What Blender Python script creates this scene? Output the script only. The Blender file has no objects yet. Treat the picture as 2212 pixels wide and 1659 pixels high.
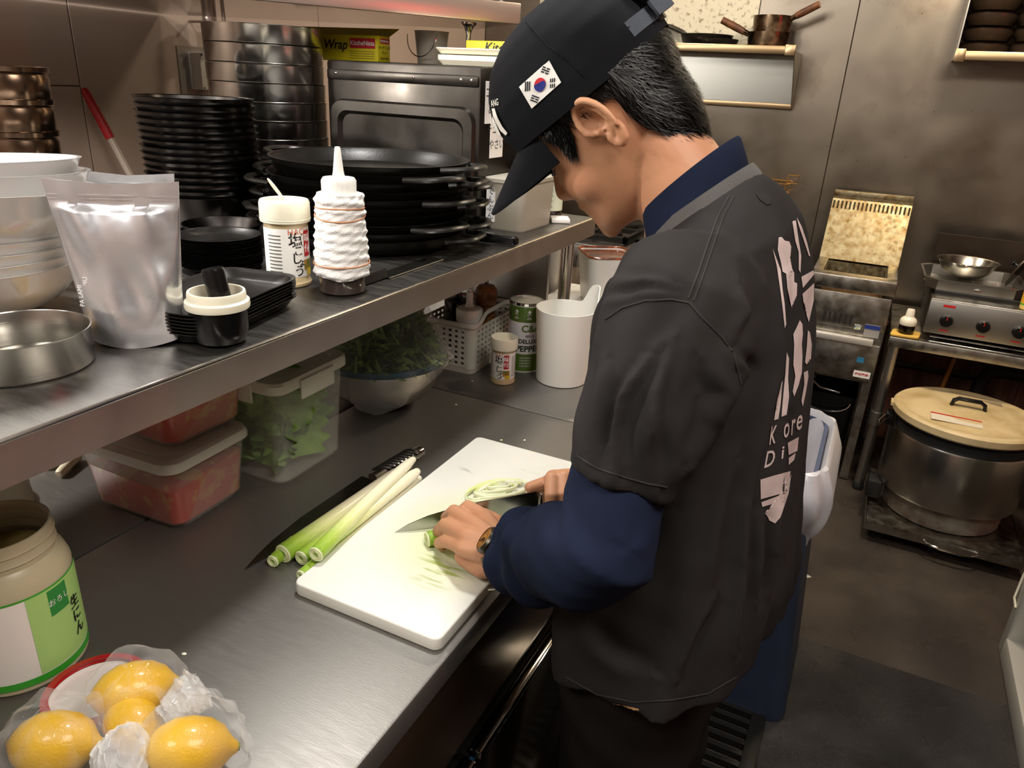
import bpy, bmesh, math, random
import numpy as np
from mathutils import Vector, Matrix
from mathutils.bvhtree import BVHTree
random.seed(7); rng = np.random.RandomState(11)
PI = math.pi
SC = bpy.context.scene
COL = SC.collection
# ------------------------------------------------------------------ camera
PW, PH = 2212, 1659
CX, CY = 1106.0, 829.5
CAM = np.array([0.0, 0.0, 1.51])
_v1 = np.array([1950 - CX, 220 - CY]); _vv = np.array([900 - CX, 4700 - CY])
FPX = math.sqrt(-(_v1 @ _vv))
def _nrm(v): return v / np.linalg.norm(v)
_Y = _nrm(np.array([*_v1, FPX])); _D = np.array([*_vv, FPX]); _D = _nrm(_D - _Y * (_D @ _Y))
_X = np.cross(_D, _Y); _X = _X if _X[0] > 0 else -_X
RW = np.stack([_X, _Y, -_D])
cam = bpy.data.cameras.new('camera'); camo = bpy.data.objects.new('camera', cam); COL.objects.link(camo)
cam.sensor_width = 36.0; cam.lens = 36.0 * FPX / PW; cam.clip_start = 0.02
_r, _u, _b = RW @ np.array([1, 0, 0]), RW @ np.array([0, -1, 0]), RW @ np.array([0, 0, -1])
camo.matrix_world = Matrix(((_r[0], _u[0], _b[0], CAM[0]), (_r[1], _u[1], _b[1], CAM[1]), (_r[2], _u[2], _b[2], CAM[2]), (0, 0, 0, 1)))
SC.camera = camo
def ray(px, py): return RW @ np.array([px - CX, py - CY, FPX])
def onz(px, py, z): r = ray(px, py); return CAM + r * ((z - CAM[2]) / r[2])
def ony(px, py, y): r = ray(px, py); return CAM + r * ((y - CAM[1]) / r[1])
def onx(px, py, x): r = ray(px, py); return CAM + r * ((x - CAM[0]) / r[0])
def ond(px, py, d): return CAM + ray(px, py) / FPX * d
# ------------------------------------------------------------------ light
SC.view_settings.view_transform = 'Standard'; SC.view_settings.look = 'None'
SC.view_settings.gamma = 1.0; SC.view_settings.use_curve_mapping = False
SC.view_settings.exposure = 0.46
wd = bpy.data.worlds.new('world'); SC.world = wd; wd.use_nodes = True
wd.node_tree.nodes['Background'].inputs[0].default_value = (1.0, 0.93, 0.85, 1)
wd.node_tree.nodes['Background'].inputs[1].default_value = 0.12
def lamp(name, loc, tgt, power, size, color, shape='DISK'):
    l = bpy.data.lights.new(name, 'AREA'); l.energy = power; l.size = size; l.color = color; l.shape = shape
    o = bpy.data.objects.new(name, l); COL.objects.link(o); o.location = loc
    o.rotation_euler = (Vector(tgt) - Vector(loc)).to_track_quat('-Z', 'Y').to_euler()
    return o
lamp('downlight_prep', (-0.62, 1.12, 2.46), (-0.58, 0.95, 0.85), 12.5, 0.20, (1.0, 0.975, 0.94))
lamp('pendant_pass', (-1.93, 0.10, 1.85), (-1.25, 0.68, 0.9), 16, 0.12, (1.0, 0.965, 0.92))
lamp('downlight_pass', (-1.95, 1.0, 2.46), (-1.3, 0.75, 1.0), 18, 0.35, (1.0, 0.965, 0.92))
lamp('fill_left_wall', (-1.45, -0.45, 2.3), (-1.95, 1.3, 1.25), 10, 0.5, (1.0, 0.955, 0.90))  # added fill that brightens the left wall, no known fixture
lamp('tube_aisle', (0.45, 0.35, 2.47), (0.25, 0.55, 0.0), 24, 0.9, (1.0, 0.93, 0.85))
lamp('fill_near', (-0.75, -0.55, 2.47), (-0.75, -0.2, 0.0), 15, 0.7, (1.0, 0.965, 0.92))  # soft fill added over the near side, no known fixture
lamp('downlight_range', (0.25, 2.55, 2.46), (0.1, 3.3, 0.8), 24, 0.25, (1.0, 0.84, 0.62))
lamp('downlight_stove', (-1.0, 2.75, 2.46), (-0.9, 3.2, 0.9), 12, 0.25, (1.0, 0.88, 0.72))
# ------------------------------------------------------------------ materials
MATS = {}
def lin(c):
    return tuple((x / 12.92 if x <= 0.04045 else ((x + 0.055) / 1.055) ** 2.4) for x in c)
def hexc(h): h = h.lstrip('#'); return lin(tuple(int(h[i:i + 2], 16) / 255 for i in (0, 2, 4)))
def mat(name, color, rough=0.5, metal=0.0, var=0.0, vscale=8.0, bump=0.0, bscale=60.0, c2=None, stretch=(1, 1, 1), trans=0.0, alpha=1.0,
        rvar=0.0, coat=0.0, sheen=0.0, sss=0.0, ior=1.45, spec=None, thr=None, detail=4.0):
    """procedural principled material; colour given as #hex (sRGB)"""
    if name in MATS: return MATS[name]
    m = bpy.data.materials.new(name); m.use_nodes = True; nt = m.node_tree; b = nt.nodes['Principled BSDF']
    c = hexc(color) if isinstance(color, str) else color
    b.inputs['Base Color'].default_value = (*c, 1); b.inputs['Roughness'].default_value = rough; b.inputs['Metallic'].default_value = metal
    b.inputs['Transmission Weight'].default_value = trans; b.inputs['Alpha'].default_value = alpha; b.inputs['IOR'].default_value = ior
    b.inputs['Coat Weight'].default_value = coat; b.inputs['Coat Roughness'].default_value = 0.1
    if spec is not None: b.inputs['Specular IOR Level'].default_value = spec
    if sheen: b.inputs['Sheen Weight'].default_value = sheen; b.inputs['Sheen Roughness'].default_value = 0.5
    if sss:
        b.inputs['Subsurface Weight'].default_value = sss; b.inputs['Subsurface Radius'].default_value = (0.012, 0.005, 0.003); b.inputs['Subsurface Scale'].default_value = 0.6
    if var or bump or rvar or c2:
        tc = nt.nodes.new('ShaderNodeTexCoord'); mp = nt.nodes.new('ShaderNodeMapping'); nt.links.new(tc.outputs['Object'], mp.inputs[0])
        mp.inputs['Scale'].default_value = stretch
        def noise(s, det=detail):
            n = nt.nodes.new('ShaderNodeTexNoise'); n.inputs['Scale'].default_value = s; n.inputs['Detail'].default_value = det
            nt.links.new(mp.outputs[0], n.inputs['Vector']); return n
        if var or c2:
            n = noise(vscale); rp = nt.nodes.new('ShaderNodeValToRGB'); nt.links.new(n.outputs[0], rp.inputs[0])
            d = hexc(c2) if c2 else tuple(x * (1 - var) for x in c)
            lo, hi = thr if thr else (0.35, 0.68)
            rp.color_ramp.elements[0].position = lo; rp.color_ramp.elements[1].position = hi
            rp.color_ramp.elements[0].color = (*d, 1); rp.color_ramp.elements[1].color = (*c, 1)
            nt.links.new(rp.outputs[0], b.inputs['Base Color'])
        if rvar:
            n = noise(vscale * 1.7); mr = nt.nodes.new('ShaderNodeMapRange'); nt.links.new(n.outputs[0], mr.inputs[0])
            mr.inputs[1].default_value = 0.3; mr.inputs[2].default_value = 0.7
            mr.inputs[3].default_value = max(0.02, rough - rvar); mr.inputs[4].default_value = min(1, rough + rvar); nt.links.new(mr.outputs[0], b.inputs['Roughness'])
        if bump:
            n = noise(bscale, 2.0); bp = nt.nodes.new('ShaderNodeBump'); bp.inputs['Strength'].default_value = bump; bp.inputs['Distance'].default_value = 0.0015
            nt.links.new(n.outputs[0], bp.inputs['Height']); nt.links.new(bp.outputs[0], b.inputs['Normal'])
    MATS[name] = m; return m
STEEL = mat('brushed_steel', '#a7a49e', 0.36, 1.0, rvar=0.03, vscale=6, bump=0.03, bscale=160)
STEELP = mat('polished_steel', '#d2cfc8', 0.19, 1.0, rvar=0.04, vscale=10)
STEELB = mat('spun_steel', '#b2afa8', 0.24, 1.0, bump=0.06, bscale=120, stretch=(0.2, 0.2, 6))
STEELW = mat('worktop_steel', '#87847f', 0.44, 0.8, rvar=0.03, vscale=9, bump=0.10, bscale=110, stretch=(1.3, 9, 1))
STEELD = mat('grimy_steel', '#a08d74', 0.36, 1.0, c2='#5e4a34', vscale=5, rvar=0.12, bump=0.05, bscale=40, thr=(0.25, 0.6))
IRON = mat('seasoned_iron', '#15130f', 0.34, 0.0, var=0.4, bump=0.12, bscale=180, spec=0.6)
BLKPL = mat('black_plastic', '#0c0c0d', 0.22)
BLKM = mat('matte_black', '#121212', 0.6)
WHTPL = mat('white_plastic', '#e9e7e0', 0.32, sss=0.15)
CREAM = mat('cream_plastic', '#ebe6cf', 0.35, sss=0.1)
CHROME = mat('chrome', '#d5d3cf', 0.06, 1.0)
RUBBER = mat('rubber', '#141414', 0.7)
def film_mat(name, tint='#f4f4f2', base=0.05, streak=0.45, scale=55.0, rough=0.12, stretch=(1, 1, 1)):
    if name in MATS: return MATS[name]
    m = bpy.data.materials.new(name); m.use_nodes = True; nt = m.node_tree; out = nt.nodes['Material Output']; pb_ = nt.nodes['Principled BSDF']
    pb_.inputs['Base Color'].default_value = (*hexc(tint), 1); pb_.inputs['Roughness'].default_value = rough; pb_.inputs['Specular IOR Level'].default_value = 0.8
    tr = nt.nodes.new('ShaderNodeBsdfTransparent'); mx = nt.nodes.new('ShaderNodeMixShader'); lw = nt.nodes.new('ShaderNodeLayerWeight'); lw.inputs[0].default_value = 0.35
    tc = nt.nodes.new('ShaderNodeTexCoord'); mp = nt.nodes.new('ShaderNodeMapping'); mp.inputs['Scale'].default_value = stretch; n = nt.nodes.new('ShaderNodeTexNoise'); n.inputs['Scale'].default_value = scale; n.inputs['Detail'].default_value = 5
    n.noise_type = 'RIDGED_MULTIFRACTAL' if hasattr(n, 'noise_type') else n.noise_type
    nt.links.new(tc.outputs['Object'], mp.inputs[0]); nt.links.new(mp.outputs[0], n.inputs['Vector'])
    mr = nt.nodes.new('ShaderNodeMapRange'); nt.links.new(n.outputs[0], mr.inputs[0]); mr.inputs[1].default_value = 0.75; mr.inputs[2].default_value = 1.6; mr.inputs[3].default_value = 0; mr.inputs[4].default_value = streak
    a1 = nt.nodes.new('ShaderNodeMath'); a1.operation = 'MULTIPLY_ADD'; nt.links.new(lw.outputs['Facing'], a1.inputs[0]); a1.inputs[1].default_value = 0.30; nt.links.new(mr.outputs[0], a1.inputs[2])
    a2 = nt.nodes.new('ShaderNodeMath'); a2.operation = 'ADD'; a2.use_clamp = True; nt.links.new(a1.outputs[0], a2.inputs[0]); a2.inputs[1].default_value = base
    bp = nt.nodes.new('ShaderNodeBump'); bp.inputs['Strength'].default_value = 0.6; bp.inputs['Distance'].default_value = 0.004; nt.links.new(n.outputs[0], bp.inputs['Height']); nt.links.new(bp.outputs[0], pb_.inputs['Normal'])
    nt.links.new(a2.outputs[0], mx.inputs[0]); nt.links.new(tr.outputs[0], mx.inputs[1]); nt.links.new(pb_.outputs[0], mx.inputs[2]); nt.links.new(mx.outputs[0], out.inputs[0])
    MATS[name] = m; return m
# ------------------------------------------------------------------ mesh helpers
class MB:
    def __init__(s): s.v = []; s.f = []
    def add(s, vs, fs):
        o = len(s.v); s.v += [tuple(map(float, v)) for v in vs]; s.f += [tuple(i + o for i in f) for f in fs]; return s
    def box(s, c, d, rz=0.0, m=None):
        x, y, z = (k / 2 for k in d); vs = [Vector((i * x, j * y, k * z)) for i in (-1, 1) for j in (-1, 1) for k in (-1, 1)]
        if rz: R = Matrix.Rotation(rz, 3, 'Z'); vs = [R @ v for v in vs]
        if m is not None: vs = [m @ v for v in vs]
        vs = [v + Vector(c) for v in vs]
        return s.add(vs, [(0, 1, 3, 2), (4, 6, 7, 5), (0, 4, 5, 1), (2, 3, 7, 6), (0, 2, 6, 4), (1, 5, 7, 3)])
    def lathe(s, prof, n=32, c=(0, 0, 0), cap0=False, cap1=False, sx=1.0, sy=1.0, wob=None):
        vs = []; fs = []
        for i, (r, z) in enumerate(prof):
            for k in range(n):
                a = 2 * PI * k / n; rr = r * (wob(a, i) if wob else 1.0)
                vs.append((c[0] + rr * math.cos(a) * sx, c[1] + rr * math.sin(a) * sy, c[2] + z))
        for i in range(len(prof) - 1):
            for k in range(n): fs.append((i * n + k, i * n + (k + 1) % n, (i + 1) * n + (k + 1) % n, (i + 1) * n + k))
        if cap0: fs.append(tuple(reversed(range(n))))
        if cap1: fs.append(tuple((len(prof) - 1) * n + k for k in range(n)))
        return s.add(vs, fs)
    def loft(s, rings, closed=True, cap=True):
        n = len(rings[0]); vs = [p for r in rings for p in r]; fs = []
        for i in range(len(rings) - 1):
            for k in range(n if closed else n - 1): fs.append((i * n + k, i * n + (k + 1) % n, (i + 1) * n + (k + 1) % n, (i + 1) * n + k))
        if cap and closed: fs.append(tuple(reversed(range(n)))); fs.append(tuple((len(rings) - 1) * n + k for k in range(n)))
        return s.add(vs, fs)
    def tube(s, pts, r, n=10, cap=True, sx=1.0, sy=1.0, close=False):
        pts = [Vector(p) for p in pts]; N = len(pts); rs = r if isinstance(r, (list, tuple)) else [r] * N
        rings = []; up = None
        for i in range(N):
            if close: t = (pts[(i + 1) % N] - pts[i - 1]).normalized()
            else: t = (pts[min(i + 1, N - 1)] - pts[max(i - 1, 0)]).normalized()
            if up is None:
                up = Vector((0, 0, 1)) if abs(t.z) < 0.9 else Vector((1, 0, 0))
            a = (up - t * up.dot(t)).normalized(); b = t.cross(a); up = a
            rings.append([pts[i] + (a * math.cos(2 * PI * k / n) * sx + b * math.sin(2 * PI * k / n) * sy) * rs[i] for k in range(n)])
        if close: rings.append(rings[0])
        return s.loft(rings, True, cap and not close)
    def prism(s, poly, z0, z1):
        n = len(poly); vs = [(*p, z0) for p in poly] + [(*p, z1) for p in poly]
        fs = [tuple(reversed(range(n))), tuple(range(n, 2 * n))] + [(k, (k + 1) % n, n + (k + 1) % n, n + k) for k in range(n)]
        return s.add(vs, fs)
    def sphere(s, c, r, n=16, m=10, sc=(1, 1, 1), R=None):
        rings = []
        for i in range(m + 1):
            th = PI * i / m; rr = max(math.sin(th), 1e-3)
            ring = []
            for k in range(n):
                p = Vector((rr * math.cos(2 * PI * k / n) * r * sc[0], rr * math.sin(2 * PI * k / n) * r * sc[1], -math.cos(th) * r * sc[2]))
                if R is not None: p = R @ p
                ring.append(p + Vector(c))
            rings.append(ring)
        return s.loft(rings)
    def xf(s, M): s.v = [tuple(M @ Vector(v)) for v in s.v]; return s
    def mesh(s, name, smooth=35, bevel=0.0, seg=2):
        me = bpy.data.meshes.new(name)
        if bevel:
            bm = bmesh.new(); vs = [bm.verts.new(v) for v in s.v]
            for f in s.f:
                try: bm.faces.new([vs[i] for i in f])
                except ValueError: pass
            bmesh.ops.recalc_face_normals(bm, faces=bm.faces)
            es = [e for e in bm.edges if len(e.link_faces) == 2 and e.calc_face_angle(0) > 0.5]
            bmesh.ops.bevel(bm, geom=es, offset=bevel, segments=seg, profile=0.5, affect='EDGES', clamp_overlap=True)
            bm.to_mesh(me); bm.free()
        else:
            me.from_pydata(s.v, [], s.f)
            bm = bmesh.new(); bm.from_mesh(me); bmesh.ops.recalc_face_normals(bm, faces=bm.faces); bm.to_mesh(me); bm.free()
        if smooth:
            me.polygons.foreach_set('use_smooth', [True] * len(me.polygons)); me.set_sharp_from_angle(angle=math.radians(smooth))
        me.update(); return me
    def obj(s, name, m, parent=None, smooth=35, bevel=0.0, seg=2, loc=None, rot=None):
        return link(name, s.mesh(name, smooth, bevel, seg), m, parent, loc, rot)
def link(name, me, m, parent=None, loc=None, rot=None):
    if m is not None:
        me.materials.clear()
        for k in (m if isinstance(m, (list, tuple)) else [m]): me.materials.append(k)
    o = bpy.data.objects.new(name, me); COL.objects.link(o)
    if parent is not None: o.parent = parent
    if loc is not None: o.location = loc
    if rot is not None: o.rotation_euler = rot
    return o
def tag(o, label=None, cat=None, group=None, kind=None):
    if label: o['label'] = label
    if cat: o['category'] = cat
    if group: o['group'] = group
    if kind: o['kind'] = kind
    return o
def thing(name, label, cat, loc=(0, 0, 0), rz=0.0, group=None, rot=None):
    o = bpy.data.objects.new(name, None); o.empty_display_size = 0.05; COL.objects.link(o); o.location = tuple(map(float, loc))
    o.rotation_euler = rot if rot is not None else (0, 0, rz); return tag(o, label, cat, group)
def copy_tree(o, parent=None):
    c = o.copy(); COL.objects.link(c); c.parent = parent
    for ch in list(o.children): copy_tree(ch, c)
    return c
def rrect(w, d, r, n=5, cx=0.0, cy=0.0):
    r = min(r, w / 2 - 1e-4, d / 2 - 1e-4); out = []
    for sx, sy, a0 in ((1, 1, 0), (-1, 1, PI / 2), (-1, -1, PI), (1, -1, 3 * PI / 2)):
        for k in range(n + 1):
            a = a0 + PI / 2 * k / n; out.append((cx + sx * (w / 2 - r) + r * math.cos(a), cy + sy * (d / 2 - r) + r * math.sin(a)))
    return out
def ring3(poly, z): return [Vector((x, y, z)) for x, y in poly]
def text_mesh(s, size, depth=0.0, font_shear=0.0, align='CENTER', spacing=1.0, offset=0.0):
    cu = bpy.data.curves.new('lettering', 'FONT'); cu.body = s; cu.size = size; cu.extrude = depth; cu.shear = font_shear
    cu.align_x = align; cu.align_y = 'CENTER'; cu.space_character = spacing; cu.offset = offset; cu.resolution_u = 3
    o = bpy.data.objects.new('lettering', cu); COL.objects.link(o)
    bpy.context.view_layer.update()
    me = bpy.data.meshes.new_from_object(o.evaluated_get(bpy.context.evaluated_depsgraph_get()))
    bpy.data.objects.remove(o); bpy.data.curves.remove(cu); return me
def wrap_cyl(me, r, a0, z0, c=(0, 0)):
    """bend flat lettering (x along, y up) around a vertical cylinder"""
    bm = bmesh.new(); bm.from_mesh(me)
    for v in bm.verts:
        a = a0 + v.co.x / r; v.co = Vector((c[0] + (r + v.co.z) * math.cos(a), c[1] + (r + v.co.z) * math.sin(a), z0 + v.co.y))
    bm.to_mesh(me); bm.free(); return me
def flat_on(me, M): me.transform(M); return me
def remesh(mb_list, voxel, smooth_it=6, name='body'):
    """union of overlapping closed shapes as one continuous skin"""
    me = bpy.data.meshes.new(name); allv = []; allf = []
    for mb in mb_list:
        o = len(allv); allv += mb.v; allf += [tuple(i + o for i in f) for f in mb.f]
    me.from_pydata(allv, [], allf)
    bm = bmesh.new(); bm.from_mesh(me); bmesh.ops.recalc_face_normals(bm, faces=bm.faces); bm.to_mesh(me); bm.free()
    o = bpy.data.objects.new(name, me); COL.objects.link(o)
    md = o.modifiers.new('r', 'REMESH'); md.mode = 'VOXEL'; md.voxel_size = voxel
    if smooth_it:
        sm = o.modifiers.new('s', 'SMOOTH'); sm.iterations = smooth_it; sm.factor = 0.5
    bpy.context.view_layer.update()
    me2 = bpy.data.meshes.new_from_object(o.evaluated_get(bpy.context.evaluated_depsgraph_get()))
    bpy.data.objects.remove(o); bpy.data.meshes.remove(me)
    me2.polygons.foreach_set('use_smooth', [True] * len(me2.polygons)); me2.name = name; return me2
def mverts(me):
    a = np.empty(len(me.vertices) * 3); me.vertices.foreach_get('co', a); return a.reshape(-1, 3)
def setverts(me, a): me.vertices.foreach_set('co', a.ravel()); me.update()
def wave_noise(p, scale, seed=0, octs=3):
    r = np.random.RandomState(seed); out = np.zeros(len(p)); amp = 1.0; tot = 0
    for o in range(octs):
        for _ in range(4):
            k = r.normal(size=3) * scale * 2 ** o; out += amp * np.sin(p @ k + r.uniform(0, 6.28)) / 2; tot += amp / 2
        amp *= 0.5
    return out / max(tot, 1e-6) * 2
# ================================================================== the setting
FLOORM = mat('speckled_floor', '#4a4037', 0.34, 0.0, c2='#2a231d', vscale=3.5, rvar=0.12, bump=1.6, bscale=520)
WALLP = mat('beige_wall_panel', '#ab988a', 0.55, c2='#978374', vscale=2.2, thr=(0.2, 0.7))
def steel_wall_mat():
    m = mat('stained_steel_sheet', '#968e82', 0.34, 1.0, rvar=0.07, vscale=3, bump=0.03, bscale=60)
    nt = m.node_tree; b = nt.nodes['Principled BSDF']
    tc = nt.nodes.new('ShaderNodeTexCoord')
    n1 = nt.nodes.new('ShaderNodeTexNoise'); n1.inputs['Scale'].default_value = 4.5; n1.inputs['Detail'].default_value = 8
    n2 = nt.nodes.new('ShaderNodeTexNoise'); n2.inputs['Scale'].default_value = 60; n2.inputs['Detail'].default_value = 4
    for n in (n1, n2): nt.links.new(tc.outputs['Object'], n.inputs['Vector'])
    def ramp(src, a, b_):
        r = nt.nodes.new('ShaderNodeMapRange'); nt.links.new(src, r.inputs[0]); r.inputs[1].default_value = a; r.inputs[2].default_value = b_; return r.outputs[0]
    mx = nt.nodes.new('ShaderNodeMix'); mx.data_type = 'RGBA'; nt.links.new(ramp(n1.outputs[0], 0.60, 0.95), mx.inputs[0])
    mx.inputs[6].default_value = (*hexc('#7f766a'), 1); mx.inputs[7].default_value = (*hexc('#4a3826'), 1)
    mx2 = nt.nodes.new('ShaderNodeMix'); mx2.data_type = 'RGBA'; nt.links.new(ramp(n2.outputs[0], 0.70, 0.76), mx2.inputs[0])
    nt.links.new(mx.outputs[2], mx2.inputs[6]); mx2.inputs[7].default_value = (*hexc('#3a2414'), 1)
    nt.links.new(mx2.outputs[2], b.inputs['Base Color']); return m
STEELWALL = steel_wall_mat()
ENAMEL = mat('grimy_white_enamel', '#bdb6a2', 0.5, c2='#6b5a40', vscale=45, thr=(0.30, 0.46), detail=10)
PLAST = mat('ceiling_paint', '#8d8375', 0.7)
YW = 3.70; XL = -2.0
def struct(name, mb, m, parent=None, **k):
    o = mb.obj(name, m, parent, **k)
    if parent is None: o['kind'] = 'structure'
    return o
fl = struct('floor', MB().box((0, 1.4, -0.05), (5.2, 5.4, 0.1)), FLOORM)
# two raised, coarser floor sheets of anti-slip matting
MATM = mat('wet_antislip_sheet', '#3d3a37', 0.26, c2='#1e1c1a', vscale=4, rvar=0.12, bump=2.2, bscale=560)
MB().box((0.36, 0.85, 0.002), (0.72, 2.3, 0.004)).obj('floor_sheet', MATM, fl)
struct('ceiling', MB().box((0, 1.4, 2.55), (5.2, 5.4, 0.1)), PLAST)
wl = struct('wall_left', MB().box((XL - 0.06, 1.4, 1.25), (0.1, 5.4, 2.5)), mat('wall_joint', '#7d6c58', 0.7))
ys = [-1.3, -0.35, 0.30, 0.62, 1.41, 2.40, 3.70]
for i in range(len(ys) - 1):
    for z0, z1 in ((0.0, 0.62), (0.62, 1.44), (1.44, 2.5)):
        if ys[i] >= 1.41 and z0 == 0.62: continue
        if ys[i] >= 1.41 and z0 == 1.44: z0 = 0.62
        MB().box((XL - 0.009, (ys[i] + ys[i + 1]) / 2, (z0 + z1) / 2), (0.014, ys[i + 1] - ys[i] - 0.003, z1 - z0 - 0.003)).obj('panel', WALLP, wl, bevel=0.001, seg=1)
wb = struct('wall_back', MB().box((0, YW + 0.06, 1.25), (5.2, 0.1, 2.5)), mat('wall_joint', '#7d6c58', 0.7))
for x0, x1 in ((-2.0, -1.2), (-1.2, -0.245), (-0.245, 0.72), (0.72, 1.7), (1.7, 2.6)):
    MB().box(((x0 + x1) / 2, YW + 0.005, 1.54), (x1 - x0 - 0.003, 0.012, 1.92)).obj('panel', STEELWALL, wb, bevel=0.001, seg=1)
    MB().box(((x0 + x1) / 2, YW + 0.006, 0.29), (x1 - x0 - 0.003, 0.010, 0.57)).obj('panel', mat('brown_lower_wall', '#6b4a35', 0.6, c2='#4a2f20', vscale=7, stretch=(4, 1, 0.6)), wb)
struct('wall_right', MB().box((2.55, 1.4, 1.25), (0.1, 5.4, 2.5)), WALLP)
struct('wall_front', MB().box((0, -1.35, 1.25), (5.2, 0.1, 2.5)), WALLP)
# floor drain with grating
dr = thing('floor_drain', 'black steel slotted floor drain grating beside the cook at the blue bin', 'drain', (-0.14, 1.36, 0.0))
fr = MB()
for x in (-0.14, 0.14): fr.box((x, 0, 0.010), (0.035, 0.62, 0.02))
for y in (-0.32, 0.32): fr.box((0, y, 0.010), (0.315, 0.035, 0.02))
fr.obj('frame', mat('worn_iron', '#3c3a37', 0.4, 0.8), dr, bevel=0.002)
b0 = None
for i in range(17):
    y = -0.29 + i * 0.036
    if b0 is None: b0 = MB().box((0, 0, 0.012), (0.245, 0.014, 0.016)).mesh('bar')
    link('bar', b0, mat('worn_iron', '#3c3a37', 0.4, 0.8), dr, (0, y, 0))
# ================================================================== worktables
XF = -0.358; ZC = 0.85; XS = -0.922
def worktable(label, x0, x1, y0, y1, rz=0, group=None):
    t = thing('worktable', label, 'worktable', ((x0 + x1) / 2, (y0 + y1) / 2, 0), group=group)
    w, d = x1 - x0, y1 - y0
    MB().box((0, 0, ZC - 0.02), (w, d, 0.04)).obj('worktop', STEELW, t, bevel=0.004)
    return t
w1 = worktable('stainless worktop holding the cutting board and lemons', XS + 0.0035, XF, -0.55, 1.335)
w2 = worktable('stainless worktop at the far end under the white pitcher', XS + 0.0015, XF, 1.338, 2.30)
w3 = worktable('stainless worktop behind the seam, under the deep shelf', -1.62, XS - 0.0015, -0.55, 2.30)
for wt, (x0, x1) in ((w2, (-0.26, 0.26)), (w3, (-0.32, 0.32))):
    hy = 0.44 if wt is w2 else 1.38
    for x in (x0, x1):
        for y in (-hy, hy): MB().lathe([(0.019, 0), (0.019, ZC - 0.04)], 14, (x, y, 0), True, True).obj('leg', STEEL, wt)
# refrigerator under the front worktop
rf = thing('undercounter_refrigerator', 'low black refrigerator cabinet below the front worktop edge', 'refrigerator', ((XS + XF) / 2, 0.39, 0))
BRN = mat('dark_enamel', '#2b221b', 0.3, 0.3); 
fx = (XF - XS) / 2
MB().box((-0.02, 0, 0.44), (2 * fx - 0.07, 1.86, 0.74)).obj('body', BLKM, rf)
MB().box((fx - 0.028, 0, 0.725), (0.04, 1.86, 0.163)).obj('fascia', mat('bronze_steel', '#6e5a48', 0.32, 0.9), rf, bevel=0.003)
MB().box((fx - 0.045, 0, 0.625), (0.05, 1.86, 0.028)).obj('grip_recess', BLKPL, rf)
for i, y in enumerate((-0.62, 0.0, 0.62)):
    d = MB().box((fx - 0.035, y, 0.335), (0.05, 0.606, 0.50)).obj('door', mat('mirror_grey_door', '#5b554d', 0.16, 0.9), rf, bevel=0.004)
    MB().box((fx - 0.004, y, 0.593), (0.022, 0.606, 0.014)).obj('edge_strip', CHROME, d, bevel=0.003)
    MB().box((fx - 0.009, y, 0.578), (0.005, 0.606, 0.010)).obj('seal', mat('blue_seal', '#1d5e86', 0.4), d)
MB().box((0, 0, 0.035), (0.48, 1.8, 0.07)).obj('plinth', BLKM, rf)
# ================================================================== over-counter shelf
ZS = 1.20; SX0, SX1 = -1.50, -0.640; SY0, SY1 = -0.30, 1.80
sh = thing('over_shelf', 'deep stainless shelf on posts above the worktop, crowded with cookware', 'shelf', ((SX0 + SX1) / 2, (SY0 + SY1) / 2, ZC))
hx, hy = (SX1 - SX0) / 2, (SY1 - SY0) / 2; zt = ZS - ZC
xr = SX0 + 0.18 - (SX0 + SX1) / 2; yk = 1.225 - (SY0 + SY1) / 2
MB().prism([(hx, -hy), (hx, hy), (-hx, hy), (-hx, yk), (xr, yk), (xr, -hy)], zt - 0.003, zt).obj('plate', mat('shelf_steel', '#76736e', 0.40, 1.0, rvar=0.06, vscale=9, bump=0.10, bscale=110, stretch=(1.3, 7, 1)), sh)
MB().box((hx + 0.0008, 0, zt - 0.0235), (0.004, 2 * hy, 0.042)).obj('front_lip', mat('lip_steel', '#bdb4ae', 0.45, 1.0, rvar=.05), sh)
MB().box((xr + 0.002, (yk - hy) / 2, zt - 0.0245), (0.004, hy + yk, 0.042)).obj('rear_lip', STEEL, sh)
MB().tube([(hx + .0015, -hy, zt - .0012), (hx + .0015, hy, zt - .0012)], .0028, 10).obj('edge_highlight', mat('edge_shine', '#d9d5cf', .2, 1.0), sh)  # thin polished tube added to draw the bright highlight along the edge
MB().box((0, hy - 0.002, zt - 0.022), (2 * hx - 0.01, 0.004, 0.044)).obj('end_lip', STEEL, sh)
for x, y in ((hx - .038, hy - .075), (hx - .038, -hy + .05), (-hx + .038, hy - .075), (xr + .04, -hy + .05)):
    if True:
        MB().lathe([(0.016, 0.0), (0.016, zt - 0.003)], 18, (x, y, 0), True, True).obj('post', STEELP, sh)
MB().box((-0.02, hy - 0.098, zt / 2 - 0.02), (2 * hx - 0.11, 0.012, zt - 0.05)).obj('end_panel', STEEL, sh)
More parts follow.
